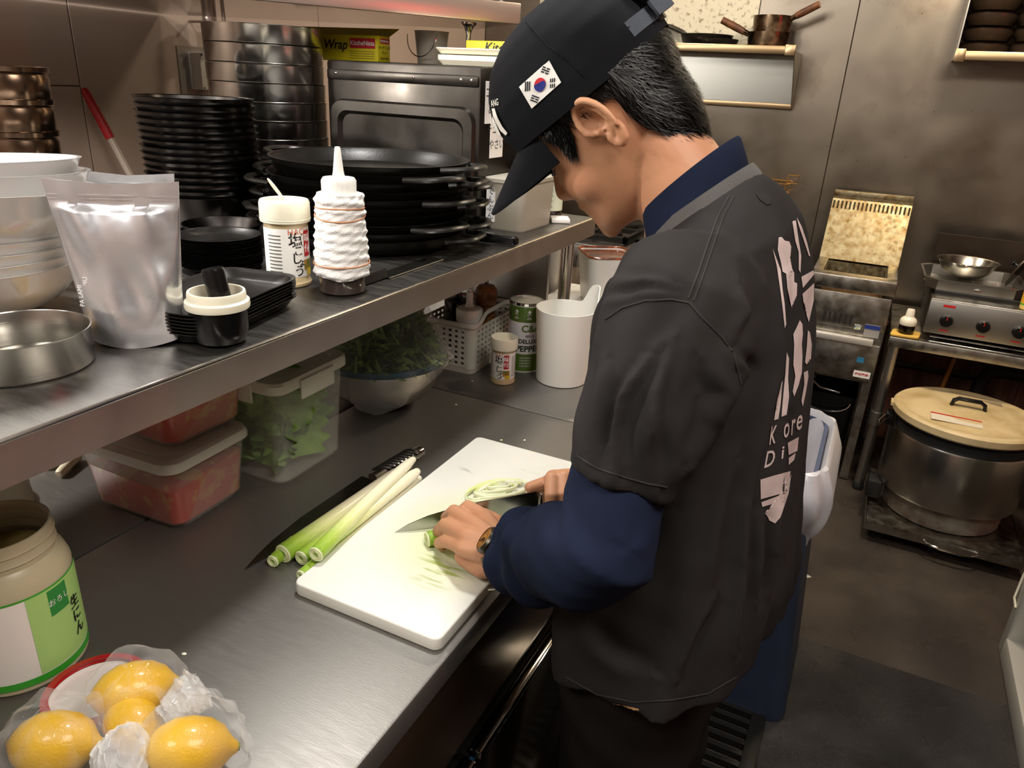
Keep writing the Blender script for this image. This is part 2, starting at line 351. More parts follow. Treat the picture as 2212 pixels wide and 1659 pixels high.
# upper shelf plate hanging over the pots
us = thing('upper_shelf', 'mirror-bottomed steel shelf hanging over the pots and wrap boxes', 'shelf', (-1.4, 1.4, 1.64))
poly = [(-1.99, 0.55), (-1.62, 0.75), (-0.87, 1.78), (-1.12, 2.02), (-1.99, 1.70)]
poly = [(x + 1.4, y - 1.4) for x, y in poly]
MB().prism(poly, 0.0, 0.004).obj('plate', mat('mirror_shelf', '#9a938b', 0.10, 1.0), us)
a, b = Vector((*poly[1], 0)), Vector((*poly[2], 0)); d = (b - a); L = d.length; ang = math.atan2(d.y, d.x)
MB().box(((a + b) / 2) + Vector((0, 0, 0.02)), (L, 0.012, 0.046), ang).obj('front_lip', mat('pink_steel', '#cdb9ad', 0.3, 0.8), us, bevel=0.003)
for p in (poly[1], poly[2], poly[3]):
    MB().tube([(p[0] * 0.93, p[1] * 0.93, 0.004), (p[0] * 0.93, p[1] * 0.93, 0.86)], 0.006, 8).obj('hanger_rod', STEEL, us)
# ================================================================== things on the shelf (z = ZS)
ORD = ['topmost', 'second', 'third', 'fourth', 'fifth', 'sixth', 'seventh', 'eighth', 'ninth', 'tenth', 'eleventh', 'twelfth', 'thirteenth',
       'fourteenth', 'fifteenth', 'sixteenth', 'seventeenth', 'eighteenth', 'nineteenth', 'twentieth']
def nth(i, n, what, rest):
    if i == 0: return 'topmost %s %s' % (what, rest)
    if i == n - 1: return 'lowest %s %s' % (what, rest)
    return '%s %s from the top %s' % (ORD[i], what, rest)
def shell(prof_out, t=0.002):
    """closed bowl profile: outside going up, then inside going down"""
    ins = [(max(r - t, 0.0005), z + (t if i == 0 else 0)) for i, (r, z) in enumerate(prof_out)]
    return [(0.0005, prof_out[0][1])] + prof_out + list(reversed(ins)) + [(0.0005, prof_out[0][1] + t)]
def stack(name, what, rest, cat, group, me_fn, m, base, n, dz, lean=(0, 0), rim=.5, jitter=0.0, tilt=0.0, rots=None):
    """n things standing in each other, numbered from the top"""
    me = me_fn(); out = []
    if isinstance(m, (list, tuple)):
        zc = np.array([p.center.z for p in me.polygons]); rc = np.array([math.hypot(p.center.x, p.center.y) for p in me.polygons]); zm = max(v.co.z for v in me.vertices)
        me.polygons.foreach_set('material_index', [1 if z > zm * rim else 0 for z in zc])
    for k in range(n):                      # k = 0 is the lowest
        i = n - 1 - k
        o = link(name, me, m, None, (base[0] + lean[0] * k + random.uniform(-1, 1) * jitter, base[1] + lean[1] * k + random.uniform(-1, 1) * jitter, base[2] + k * dz),
                 (random.uniform(-1, 1) * tilt, random.uniform(-1, 1) * tilt, rots[k] if rots else random.uniform(0, 6.28)))
        tag(o, nth(i, n, what, rest), cat, group); out.append(o)
    return out
# ---- cast-iron pans
PANX, PANY = -0.905, 1.222; PR = 0.193
def pan_bits():
    body = MB().lathe(shell([(PR * 0.80, 0.0), (PR * 0.88, 0.006), (PR * 0.955, 0.020), (PR * 0.985, 0.029), (PR, 0.031)], 0.0045), 72).mesh('dish')
    h = MB()
    for s in (1, -1):
        pts = []
        for k in range(13):
            a = -1 + 2 * k / 12; pts.append((s * (PR - 0.006 + 0.046 * (1 - abs(a) ** 3.2)), a * 0.062, 0.025 + 0.004 * (1 - a * a)))
        h = MB().tube(pts, 0.0068, 8, sx=0.75, sy=1.25) if s == 1 else h
    h1 = MB().tube(pts, 0.0068, 8, sx=0.75, sy=1.25)
    return body, h.mesh('handle'), h1.mesh('handle')
pb, ph1, ph2 = pan_bits(); pb.polygons.foreach_set('material_index', [1 if p.center.z > .0292 else 0 for p in pb.polygons])
rzs = [0.15, 0.55, -0.25, 0.9, 0.35, -0.1, 0.62, 0.2, -0.35, 0.05]
n = 10
for k in range(n):
    i = n - 1 - k
    t = thing('iron_pan', nth(i, n, 'shallow black iron pan', 'of the two-handled pan stack'), 'pan', (PANX + random.uniform(-.006, .006), PANY + random.uniform(-.006, .006), ZS + 0.0145 * k), rzs[k], 'stacked two-handled iron pans')
    link('dish', pb, [IRON, mat('rim_highlight', '#57524b', .28, .8)], t); link('handle', ph1, IRON, t); link('handle', ph2, IRON, t)  # paler rim faces: the highlight line is put into the colour
# ---- tall stack of steel pots
rp = [0.133]
def pot_me(): return MB().lathe(shell([(0.127, 0.0), (0.1300, 0.0008), (0.1310, 0.0025), (0.1316, 0.036), (0.1326, 0.0392)], 0.0018), 64).mesh('steel_pot')
stack('steel_pot', 'shiny steel pot', 'in the tall stack beside the oven', 'pot', 'tall stack of steel pots', pot_me, STEELP, (-1.335, 1.42, ZS), 10, 0.0398, lean=(-0.0015, 0.0), jitter=0.001)
# ---- black nested bowls
def bb_me(): return MB().lathe(shell([(0.070, 0.0), (0.086, 0.010), (0.102, 0.048), (0.1105, 0.070), (0.113, 0.0715)], 0.0022), 64).mesh('black_bowl')
BOWLB = mat('black_metal_bowl', '#4d4a48', 0.24, 1.0, rvar=0.06, vscale=9)
RIMS = mat('bare_metal_rim', '#a8a6a2', .25, 1.0)
stack('black_bowl', 'black metal bowl', 'in the tall tapering bowl stack', 'bowl', 'nested black metal bowls', bb_me, BOWLB, (-1.236, 1.115, ZS), 15, 0.0128, lean=(-0.0012, 0.0004), jitter=0.0012)
# small dark bowl just left of the plates' rear
tag(MB().lathe(shell([(0.03, 0), (0.05, 0.01), (0.068, 0.042), (0.07, 0.045)], 0.002), 40).obj('small_bowl', BOWLB, None, loc=(-1.065, 0.985, ZS)), 'single small black bowl between the plate stack and tall bowl stack', 'bowl')
# ---- round plates
def rp_me(): return MB().lathe(shell([(0.046, 0.0), (0.052, 0.0015), (0.062, 0.0085), (0.0655, 0.0105)], 0.0012), 56).mesh('round_plate')
PLT = mat('dark_plate', '#2c2b2a', 0.3, 0.7, rvar=0.1, vscale=12)
stack('round_plate', 'small round dark plate', 'of the plate stack behind the cream-lidded shaker', 'plate', 'small round dark plates', rp_me, [PLT, RIMS], (-0.952, 0.872, ZS), 15, 0.0033, jitter=0.0008)
# ---- rectangular trays
def tr_me():
    mb = MB(); w, d = 0.125, 0.215
    rings = []
    for ww, dd, z in ((w - .03, d - .03, 0), (w - .012, d - .012, .003), (w, d, .013), (w + .006, d + .006, .0145), (w + .006, d + .006, .0158), (w - .003, d - .003, .0145), (w - .016, d - .016, .0045), (w - .03, d - .03, .0018)):
        rings.append(ring3(rrect(ww, dd, 0.03, 6), z))
    mb.loft(rings); return mb.mesh('serving_tray')
TRAY = mat('dark_tray', '#2e2c2a', 0.34, 0.6, c2='#232120', vscale=8, rvar=0.1)
stack('serving_tray', 'flat rectangular dark tray', 'in the tray stack at the shelf edge', 'tray', 'rectangular dark trays', tr_me, [TRAY, RIMS], (-0.752, 0.672, ZS), 7, 0.0042, jitter=0.0012, rots=[-PI / 2 + 1.77 + random.uniform(-.012, .012) for _ in range(7)])
# ---- white bowls leaning stack
def wb_me():
    return MB().lathe(shell([(0.055, 0.0), (0.062, 0.004), (0.098, 0.022), (0.125, 0.050), (0.136, 0.073), (0.138, 0.075)], 0.0045), 64).mesh('white_bowl')
CER = mat('white_ceramic', '#d9d7d4', 0.14, 0.0, coat=0.5, var=0.05)
wbm = wb_me(); nW = 10
for k in range(nW):
    i = nW - 1 - k
    x = -1.012 + 0.0025 * k + (0.008 if k >= nW - 3 else 0); y = 0.520 - 0.000 * k
    if i == 2: x += 0.018
    if i == 0: x -= 0.014
    o = link('white_bowl', wbm, CER, None, (x, y, ZS + 0.0005 + k * 0.0125 + (0.005 if i < 2 else 0)), (0.0, 0.02 + 0.004 * k, 0.3 * k))
    tag(o, nth(i, nW, 'glossy white ceramic bowl', 'of the leaning white stack'), 'bowl', 'leaning stack of white bowls')
# ---- copper-toned tins behind the white bowls
def tin_me(): return MB().lathe(shell([(0.052, 0.0), (0.054, 0.003), (0.0555, 0.040), (0.0535, 0.044), (0.0535, 0.046), (0.057, 0.049), (0.0575, 0.056)], 0.0015), 44).mesh('metal_cup')
stack('metal_cup', 'bronze-tinged metal cup', 'in the cup stack behind the white bowls', 'cup', 'stack of bronze-tinged metal cups', tin_me, mat('bronze_steel_cup', '#7d6755', 0.2, 1.0), (-1.258, 0.765, ZS), 6, 0.0475, lean=(0.0008, 0))
# ---- stand-up pouches
FOIL = mat('silver_foil', '#e4e4e8', 0.30, 0.85, bump=0.9, bscale=24, rvar=0.06, vscale=14)
def pouch(name, label, base, rz, w=0.106, h=0.187, depth=0.05, lean=0.0):
    t = thing(name, label, 'pouch', base, rz)
    NU, NV = 44, 44; vs = []; fs = []
    r = np.random.RandomState(5)
    for side in (1, -1):
        for j in range(NV + 1):
            v = j / NV
            for i in range(NU + 1):
                u = -1 + 2 * i / NU
                flare = w / 2 * (1.0 + 0.34 * v ** 1.2)
                th = depth / 2 * (1 - v ** 2.2) * max(0, 1 - abs(u) ** 2.6) ** 0.6
                if v > 0.86: th *= 0.05
                cr = 0.0035 * math.sin(7 * u + 5 * v * v + side) * math.sin(PI * v) + 0.002 * math.sin(13 * u * v + 9 * v + 2 * side) + 0.0028 * math.sin(4 * u * u - 11 * v)
                cr *= max(0, 1 - abs(u) ** 4) * (0.3 if v > 0.86 else 1)
                bow = 0.006 * math.cos(PI * u / 2) * (1 - v)
                vs.append((u * flare - 0.006 * v, side * (th + 0.0006) + cr * 0.9 + lean * v, v * h * (1 - 0.03 * (1 - abs(u))) + (0.008 * u * u * (1 - v) ** 3)))
        o = 0 if side == 1 else (NU + 1) * (NV + 1)
        for j in range(NV):
            for i in range(NU):
                a = o + j * (NU + 1) + i; q = (a, a + 1, a + NU + 2, a + NU + 1); fs.append(q if side == -1 else q[::-1])
    N1 = (NU + 1) * (NV + 1)
    for j in range(NV):
        for i in (0, NU):
            a = j * (NU + 1) + i; b = a + NU + 1; fs.append((a, b, b + N1, a + N1) if i == 0 else (b, a, a + N1, b + N1))
    for i in range(NU):
        a = i; fs.append((a + 1, a, a + N1, a + 1 + N1)); a = NV * (NU + 1) + i; fs.append((a, a + 1, a + 1 + N1, a + N1))
    MB().add(vs, fs).obj('bag', FOIL, t, smooth=60)
    MB().box((-0.006, lean, h * 0.905), (w * 1.29, 0.0035, 0.0022)).obj('zip_line', FOIL, t); MB().box((-0.006, lean, h * 0.885), (w * 1.28, 0.0033, 0.0018)).obj('zip_line', FOIL, t)
    return t
p0 = pouch('foil_pouch', 'silver foil stand-up pouch beside the black sauce cup', (-0.7595, 0.5575, ZS), math.atan2(0.058, 0.084) + 0.02, lean=0.006)
tm = text_mesh('PA LAMI\nSOHOT YUBU', 0.007); flat_on(tm, Matrix.Translation((-0.046, -0.0150, 0.060)) @ Matrix.Rotation(PI / 2, 4, 'X') @ Matrix.Rotation(PI / 2, 4, 'Z'))
link('print', tm, mat('print_white', '#f2f2f0', 0.5), p0)
pouch('foil_pouch', 'crumpled silver pouch lying flat-topped behind the larger pouch', (-0.940, 0.712, ZS), 0.55, w=0.095, h=0.166, depth=0.03, lean=0.012)
# ---- low round steel pan at the lower left
t = thing('cake_tin', 'shallow round brushed-steel dish at the left end of the shelf', 'dish', (-0.792, 0.440, ZS))
MB().lathe(shell([(0.066, 0.0), (0.0685, 0.003), (0.0695, 0.040), (0.0705, 0.0415)], 0.0016), 72).obj('dish', STEELB, t)
# ---- packet
t = thing('sauce_packet', 'small yellow and red printed packet peeking out below the foil pouch', 'packet', (-0.838, 0.540, ZS), 0.75)
MB().prism(rrect(0.085, 0.055, 0.006, 3), 0.0, 0.005).obj('packet', mat('yellow_packet', '#d8ab22', 0.3, coat=0.4), t, bevel=0.002)
MB().prism(rrect(0.05, 0.022, 0.004, 2), 0.0052, 0.0058).obj('red_print', mat('red_print', '#c0211d', 0.4), t)
MB().prism(rrect(0.045, 0.010, 0.003, 2, 0.0, -0.015), 0.0052, 0.0058).obj('white_print', mat('print_white', '#f2f2f0', 0.5), t)
# ---- black sauce cup with brush
t = thing('sauce_cup', 'glossy black sauce cup with white screw rim and black stopper handle', 'cup', (-0.6805, 0.610, ZS))
MB().lathe(shell([(0.022, 0.0), (0.029, 0.004), (0.033, 0.018), (0.0335, 0.048)], 0.002), 44).obj('cup', BLKPL, t)
MB().lathe([(0.0335, 0.044), (0.0365, 0.044), (0.0372, 0.0465), (0.0368, 0.0525), (0.0335, 0.0545), (0.0332, 0.062), (0.0325, 0.064), (0.0300, 0.064), (0.0290, 0.052), (0.0290, 0.046), (0.0335, 0.044)], 44).obj('rim', CREAM, t)
MB().lathe([(0.0005, 0.0435), (0.0290, 0.0445)], 40).obj('sauce', mat('dark_sauce', '#140b06', 0.15), t)
MB().lathe([(0.0110, 0.0), (0.0128, 0.002), (0.0132, 0.042), (0.0120, 0.046), (0.0008, 0.0465)], 24, cap0=True).obj('stopper_handle', BLKPL, t, loc=(0.003, 0.004, 0.044), rot=(0.05, -0.16, 0))
# ---- salt and pepper shaker
def shaker(label, loc, rz, open_lid, s=1.0):
    t = thing('seasoning_shaker', label, 'shaker', loc, rz); r = 0.0275 * s; H = 0.1035 * s
    MB().lathe([(r * 0.90, 0), (r * 0.98, 0.002), (r, 0.006), (r * 0.94, 0.010), (r * 0.94, H * 0.74), (r * 0.99, H * 0.76), (r * 0.9, H * 0.78)], 48, cap0=True, cap1=True).obj('bottle', mat('powder_bottle', '#c9b48c', 0.25, coat=0.3), t)
    lb = MB().lathe([(r * 0.955, H * 0.13), (r * 0.955, H * 0.70)], 48).obj('label', mat('label_white', '#eceae4', 0.45), t)
    MB().lathe([(r * 0.96, H * 0.755), (r * 1.07, H * 0.76), (r * 1.08, H * 0.80), (r * 1.08, H * 0.97), (r * 1.03, H), (r * 0.2, H * 1.004)], 48, cap0=True, cap1=True).obj('cap', CREAM, t)
    MB().lathe([(r * 1.085, H * 0.785), (r * 1.095, H * 0.79), (r * 1.085, H * 0.80)], 48).obj('cap_ridge', CREAM, t)
    # lettering: front at local -Y, offset angle
    R = r * 0.962; A = -PI / 2
    def put(txt, size, da, z, m, spacing=1.0, off=0.0):
        me = wrap_cyl(text_mesh(txt, size, spacing=spacing, offset=off), R, A + da, z); link('lettering', me, m, lb)
    INK = mat('ink_black', '#141210', 0.5); RED = mat('ink_red', '#b0161a', 0.5); ORG = mat('ink_orange', '#c8562a', 0.5)
    put('HACHI', 0.0098 * s, 0.0, H * 0.66, ORG, 1.05)
    put('塩', 0.019 * s, -0.22, H * 0.555, INK, off=0.0004)
    for ch, z, da, sz in (('こ', 0.435, -0.12, .0135), ('し', 0.345, -0.22, .0150), ('ょ', 0.295, 0.05, .0105), ('う', 0.195, -0.10, .0150)): put(ch, sz * s, da, H * z, INK, off=0.0003)
    def patch(w, h, da, z, m, name='print'):
        mb = MB(); nn = 6; vs = []
        for k in range(nn + 1):
            a = A + da + (-w / 2 + w * k / nn) / R
            for zz in (z - h / 2, z + h / 2): vs.append(((R + 0.0002) * math.cos(a), (R + 0.0002) * math.sin(a), zz))
        mb.add(vs, [(2 * k, 2 * k + 2, 2 * k + 3, 2 * k + 1) for k in range(nn)]).obj(name, m, lb)
    patch(0.0115 * s, 0.031 * s, 0.42, H * 0.515, RED)
    for ch, z in (('味', 0.575), ('付', 0.455)):
        me = wrap_cyl(text_mesh(ch, 0.0115 * s, offset=0.0002), R + 0.0003, A + 0.42, H * z); link('lettering', me, mat('print_white', '#f2f2f0', 0.5), lb)
    patch(0.015 * s, 0.013 * s, 0.45, H * 0.265, mat('ink_food', '#b9762c', 0.5, c2='#4c6a2c', vscale=120)); patch(0.011 * s, 0.009 * s, 0.55, H * 0.18, mat('ink_yellow', '#d9b92a', 0.5))
    for side in (-1, 1):                       # small print columns
        for q in range(11): patch(0.017 * s, 0.0014 * s, side * 1.22, H * (0.20 + 0.042 * q), mat('ink_grey', '#6a6762', 0.6), 'fine_print')
    if open_lid:
        ov = [(0.0165 * s * math.cos(2 * PI * k / 24) * 0.85, 0.0165 * s * math.sin(2 * PI * k / 24)) for k in range(24)]
        MB().prism(ov, -0.0009, 0.0009).obj('flip_lid', CREAM, t, loc=(-0.0085 * s, 0.004, H + 0.0125 * s), rot=(0.35, 0.95, 0.0), bevel=0.0006)
    return t
shaker('cream-lidded seasoning shaker with its flap open on the upper shelf', (-0.800, 0.862, ZS), 1.38, True, 1.25)
# ---- sauce bottle in a towel
t = thing('squeeze_bottle', 'sauce bottle with white nozzle wrapped in a white towel and rubber bands', 'bottle', (-0.707, 0.876, ZS))
MB().lathe([(0.030, 0), (0.034, 0.003), (0.0345, 0.03), (0.033, 0.10), (0.024, 0.135), (0.022, 0.15)], 44, cap0=True, cap1=True).obj('bottle', mat('dark_sauce_bottle', '#3a302b', 0.12, coat=0.4), t)
NU, NV = 96, 60; vs = []; fs = []
for j in range(NV + 1):
    v = j / NV; z = 0.026 + v * 0.121; r0 = 0.0415 - 0.0085 * v ** 1.3
    for i in range(NU):
        a = 2 * PI * i / NU
        f = 0.0011 * math.sin(z * 480 + 0.8 * math.sin(2 * a) + a) + 0.0007 * math.sin(5 * a + 30 * v) + 0.0005 * math.sin(11 * a - 70 * v)
        r = r0 + f + 0.0022 * math.exp(-((v - 0.93) / 0.05) ** 2) + 0.0018 * math.exp(-((v - 0.79) / 0.04) ** 2)
        for vb in (0.165, 0.74, 0.83): r -= 0.0022 * math.exp(-((v - vb - (0.04 * math.sin(a - 0.6) if vb > .7 else 0.01 * math.sin(a))) / 0.018) ** 2)
        if v < 0.03: r -= 0.002
        vs.append((r * math.cos(a), r * math.sin(a), z + 0.002 * math.sin(3 * a + 1) * (1 - v)))
for j in range(NV):
    for i in range(NU): fs.append((j * NU + i, j * NU + (i + 1) % NU, (j + 1) * NU + (i + 1) % NU, (j + 1) * NU + i))
fs.append(tuple(reversed(range(NU)))); fs.append(tuple(NV * NU + i for i in range(NU)))
tw = MB().add(vs, fs).obj('towel', mat('terry_cloth', '#eeece8', 0.95, bump=0.9, bscale=420, sheen=0.3), t, smooth=80)
for vb, sl in ((0.165, 0.01), (0.74, 0.04), (0.83, -0.02)):
    z = 0.026 + vb * 0.121; rr = 0.0415 - 0.0085 * vb ** 1.3 + 0.0008
    MB().tube([(rr * math.cos(a), rr * math.sin(a), z + sl * 0.121 * math.sin(a - (0.6 if vb > .7 else 0))) for a in np.linspace(0, 2 * PI, 48, endpoint=False)], 0.0009, 6, close=True).obj('rubber_band', mat('rubber_band', '#cf8e62', 0.5), t)
MB().lathe([(0.0005, 0.146), (0.0245, 0.146), (0.0248, 0.165), (0.0225, 0.169), (0.0090, 0.1705), (0.0075, 0.178), (0.0042, 0.2095), (0.0033, 0.2115), (0.0005, 0.2115)], 64,
           wob=lambda a, i: 1 + (0.02 * math.cos(24 * a) if i in (1, 2) else 0)).obj('nozzle_cap', WHTPL, t)
# ---- dark handles lying on the shelf
t = thing('knife', 'knife with square dark wooden handle beside the towel-wrapped bottle', 'knife', (-0.712, 0.985, ZS), 0)
h = onz(800, 606, ZS); d = Vector((0.0, -0.06, 0))
MB().box((0.006, -0.045, 0.010), (0.020, 0.075, 0.018)).obj('handle', mat('dark_wood', '#24201d', 0.5, var=0.3, vscale=60, stretch=(1, .1, 1)), t, bevel=0.003)
MB().box((0.006, 0.075, 0.0025), (0.030, 0.17, 0.002)).obj('blade', STEELP, t)
t = thing('knife', 'knife with glossy black riveted handle jutting from under the iron pans', 'knife', (-0.690, 1.338, ZS), 0.10)
MB().prism(rrect(0.085, 0.024, 0.010, 5), 0.003, 0.021).obj('handle', BLKPL, t, bevel=0.004, seg=3, loc=(0.012, 0, 0))
for x in (-0.01, 0.015, 0.04): MB().lathe([(0.003, 0.0205), (0.003, 0.0216)], 12, (x, 0, 0), cap1=True).obj('rivet', CHROME, t)
MB().box((-0.055, 0, 0.010), (0.06, 0.030, 0.002)).obj('blade', STEELP, t)
# ---- tub of pale powder with handwritten label, slip of paper, sauce bottle
t = thing('storage_tub', 'translucent tub of pale powder with handwritten side label', 'tub', (-0.735, 1.555, ZS), -0.02)
def tub(w, d, h, taper, r, thick=0.002):
    rr = [(w - taper, d - taper, 0.0), (w - taper + .004, d - taper + .004, .004), (w, d, h)]
    rings = [ring3(rrect(a, b, r), z) for a, b, z in rr] + [ring3(rrect(a - 2 * thick, b - 2 * thick, r - thick), z + (thick if z < .003 else 0)) for a, b, z in reversed(rr)]
    return MB().loft(rings)
def solid(w, d, z0, z1, tp, r):
    return MB().loft([ring3(rrect(w - tp, d - tp, r), z0), ring3(rrect(w, d, r), z1)])
FROST = mat('frosted_plastic', '#e4dfd2', 0.35, trans=0.55, ior=1.2)
tub(0.098, 0.165, 0.108, 0.012, 0.016).obj('tub', FROST, t)
solid(0.091, 0.158, 0.003, 0.086, 0.010, 0.013).obj('powder', mat('pale_powder', '#d8c8a2', 0.9, var=0.1, vscale=20), t)
rim = MB().loft([ring3(rrect(0.106, 0.173, 0.02), 0.104), ring3(rrect(0.108, 0.175, 0.02), 0.112), ring3(rrect(0.094, 0.16, 0.015), 0.114)]).obj('lid', FROST, t)
lb = MB().box((-0.034, -0.0805, 0.055), (0.022, 0.002, 0.075)).obj('label', mat('label_white', '#eceae4', 0.45), t)
for i, ch in enumerate('でんぶん'):
    me = text_mesh(ch, 0.017); flat_on(me, Matrix.Translation((-0.034, -0.0818, 0.083 - 0.018 * i)) @ Matrix.Rotation(PI / 2, 4, 'X')); link('lettering', me, mat('ink_blue', '#20305f', 0.5), lb)
t = thing('soy_sauce_bottle', 'dark bottle with pale green label at the far end of the shelf', 'bottle', (-0.735, 1.718, ZS))
MB().lathe([(0.030, 0), (0.034, 0.003), (0.034, 0.105), (0.026, 0.135), (0.013, 0.165), (0.012, 0.185)], 36, cap0=True, cap1=True).obj('glass', mat('brown_glass', '#1d0f08', 0.06, coat=0.5), t)
lb = MB().lathe([(0.0344, 0.02), (0.0344, 0.095)], 36).obj('label', mat('label_greenish', '#dfe6cf', 0.5), t)
for q in range(5):
    me = wrap_cyl(text_mesh('無添加 しょうゆ', 0.007), 0.0347, -1.9 + 0.3, 0.030 + q * 0.013); link('lettering', me, mat('ink_green', '#2f5a2a', 0.5), lb)
MB().lathe([(0.014, 0.17), (0.0145, 0.195), (0.012, 0.20), (0.0005, 0.2)], 30).obj('cap', mat('red_cap', '#a11c1c', 0.35), t)
tag(MB().box((0, 0, 0.006), (0.045, 0.05, 0.011)).obj('paper_packet', mat('paper_white', '#ebe8e2', 0.8), None, bevel=0.003, loc=(-0.683, 1.672, ZS), rot=(0, 0, 0.5)), 'white folded paper packet beside the powder tub', 'packet')
# ================================================================== oven and the things around it
OVM = mat('oven_steel', '#4d4944', 0.36, 0.9, c2='#38342f', vscale=6, rvar=0.1)
t = thing('oven', 'dark steel oven with embossed rounded panel standing behind the iron pans', 'oven', (-1.02, 1.62, ZS))
OX0, OX1, OY0, OY1, OZ = -0.175, 0.228, -0.165, 0.17, 0.335
MB().box(((OX0 + OX1) / 2, 0, OZ / 2 + 0.008), (OX1 - OX0, OY1 - OY0, OZ - 0.016)).obj('body', OVM, t, bevel=0.006)
def xz(poly, y): return [Vector((x, y, z)) for x, z in poly]
cx, cz = (OX0 + OX1) / 2, OZ / 2
pan = MB().loft([xz(rrect(0.385, 0.215, 0.035, 6, cx - 0.0, cz - 0.02), OY0 - 0.001), xz(rrect(0.375, 0.205, 0.032, 6, cx, cz - 0.02), OY0 - 0.012), xz(rrect(0.335, 0.165, 0.026, 6, cx, cz - 0.02), OY0 - 0.013), xz(rrect(0.32, 0.15, 0.024, 6, cx, cz - 0.02), OY0 - 0.003)])
pan.obj('embossed_panel', OVM, t)
MB().box((cx, OY0 - 0.004, OZ - 0.030), (0.395, 0.008, 0.022)).obj('top_strip', OVM, t, bevel=0.004)
for x in (OX0 + 0.03, OX0 + 0.24, OX1 - 0.045, OX1 - 0.02):
    MB().sphere((x, OY0 - 0.008, OZ - 0.028), 0.0035, 10, 6, (1, 0.6, 1)).obj('screw', CHROME, t)
for x in (OX0 + 0.03, OX1 - 0.03):
    for y in (OY0 + 0.03, OY1 - 0.03): MB().lathe([(0.012, 0), (0.014, 0.010)], 12, (x, y, 0), True, True).obj('foot', RUBBER, t)
# handwritten notes taped on its right side
for i, (lab, y, z, w, h, lines) in enumerate((('white note with printed lines taped high on the oven side', -0.125, 0.265, 0.045, 0.085, ['コピ', '&']),
        ('handwritten white note taped on the oven side below another', -0.092, 0.225, 0.062, 0.150, ['マル', 'ナッコ', 'チュクミ', 'やさい']))):
    nt_ = thing('paper_note', lab, 'note', (-1.02 + OX1 + 0.001 + 0.0012 * i, 1.62 + y, ZS + z))
    MB().box((0, 0, 0), (0.0008, w, h)).obj('sheet', mat('paper_white', '#ebe8e2', 0.8), nt_)
    for k, l in enumerate(lines):
        me = text_mesh(l, 0.024); flat_on(me, Matrix.Translation((0.0006, 0, h / 2 - 0.024 - 0.033 * k)) @ Matrix.Rotation(PI / 2, 4, 'Z') @ Matrix.Rotation(PI / 2, 4, 'X')); link('lettering', me, mat('ink_black', '#141210', 0.5), nt_)
# cling-film boxes
YEL = mat('yellow_carton', '#c9bb1d', 0.45, var=0.1)
def wrapbox(label, loc, rz, L, big, logo):
    t = thing('wrap_box', label, 'box', loc, rz); bx = MB().box((0, 0, 0.029), (L, 0.052, 0.058)).obj('carton', YEL, t, bevel=0.0015)
    if logo: MB().box((0, 0.0, 0.0), (L, 0.050, 0.0012)).obj('lid_flap', YEL, t, loc=(0, 0.046, 0.068), rot=(0.42, 0, 0))
    F = Matrix.Translation((0, -0.0268, 0.029)) @ Matrix.Rotation(PI / 2, 4, 'X')
    me = text_mesh(big, 0.030, font_shear=0.25, align='RIGHT' if logo else 'CENTER', offset=0.0004); flat_on(me, F @ Matrix.Translation((L / 2 - 0.088 if logo else 0, 0.006 if logo else 0.014, 0))); link('lettering', me, mat('ink_black', '#141210', 0.5), t)
    if logo:
        MB().box((L / 2 - 0.044, -0.0265, 0.040), (0.072, 0.0006, 0.022)).obj('logo_plate', mat('logo_red', '#b5222c', 0.5), t)
        me = text_mesh('KitcheNista', 0.0145, offset=0.0002); flat_on(me, F @ Matrix.Translation((L / 2 - 0.044, 0.011, 0.0003))); link('lettering', me, mat('print_white', '#f2f2f0', 0.5), t)
        for q in range(4): MB().box((L / 2 - 0.046, -0.0265, 0.022 - 0.005 * q), (0.072, 0.0004, 0.0012)).obj('fine_print', mat('ink_olive', '#6b640e', 0.6), t)
        E_ = Matrix.Translation((L / 2 + 0.0008, 0, 0.029)) @ Matrix.Rotation(PI / 2, 4, 'Z') @ Matrix.Rotation(PI / 2, 4, 'X')
        MB().box((L / 2 + 0.0005, 0.002, 0.047), (0.0006, 0.040, 0.011)).obj('logo_plate', mat('logo_red', '#b5222c', 0.5), t)
        for s_, z, sz, mm in (('KitcheNista', 0.018, 0.0075, mat('print_white', '#f2f2f0', 0.5)), ('キッチニスタ', 0.003, 0.0085, mat('ink_olive', '#4b460e', 0.6)), ('ラップ', -0.008, 0.0085, mat('ink_olive', '#4b460e', 0.6)), ('30cm×100m', -0.020, 0.007, mat('ink_olive', '#4b460e', 0.6))):
            me = text_mesh(s_, sz, offset=0.0002); flat_on(me, E_ @ Matrix.Translation((0, z, 0.0006))); link('lettering', me, mm, t)
    return t
wrapbox('open yellow cling-film carton with red logo on the oven top', (-1.300, 1.602, ZS + 0.336), 0.04, 0.31, 'Wrap', True)
wrapbox('yellow cling-film carton with black script behind the white boards', (-0.80, 1.70, ZS + 0.336), 0.03, 0.31, 'Kitchenista Wrap', False)
for i, (lab, z, w, dx) in enumerate((('thicker pale plastic tray lying on the oven top', 0.336, 0.26, 0.02), ('thin pale plastic tray lying on a thicker one on the oven', 0.3585, 0.21, -0.01))):
    tag(MB().loft([ring3(rrect(w - .02, 0.14, 0.015), 0), ring3(rrect(w, 0.155, 0.02), 0.010), ring3(rrect(w, 0.155, 0.02), 0.020 - 0.008 * i), ring3(rrect(w - 0.012, 0.143, 0.016), 0.020 - 0.008 * i), ring3(rrect(w - .03, 0.13, 0.012), 0.006)]).obj('plastic_tray', CREAM, None, loc=(-0.83 + dx, 1.585, ZS + z)), lab, 'tray', 'pale trays on the oven')
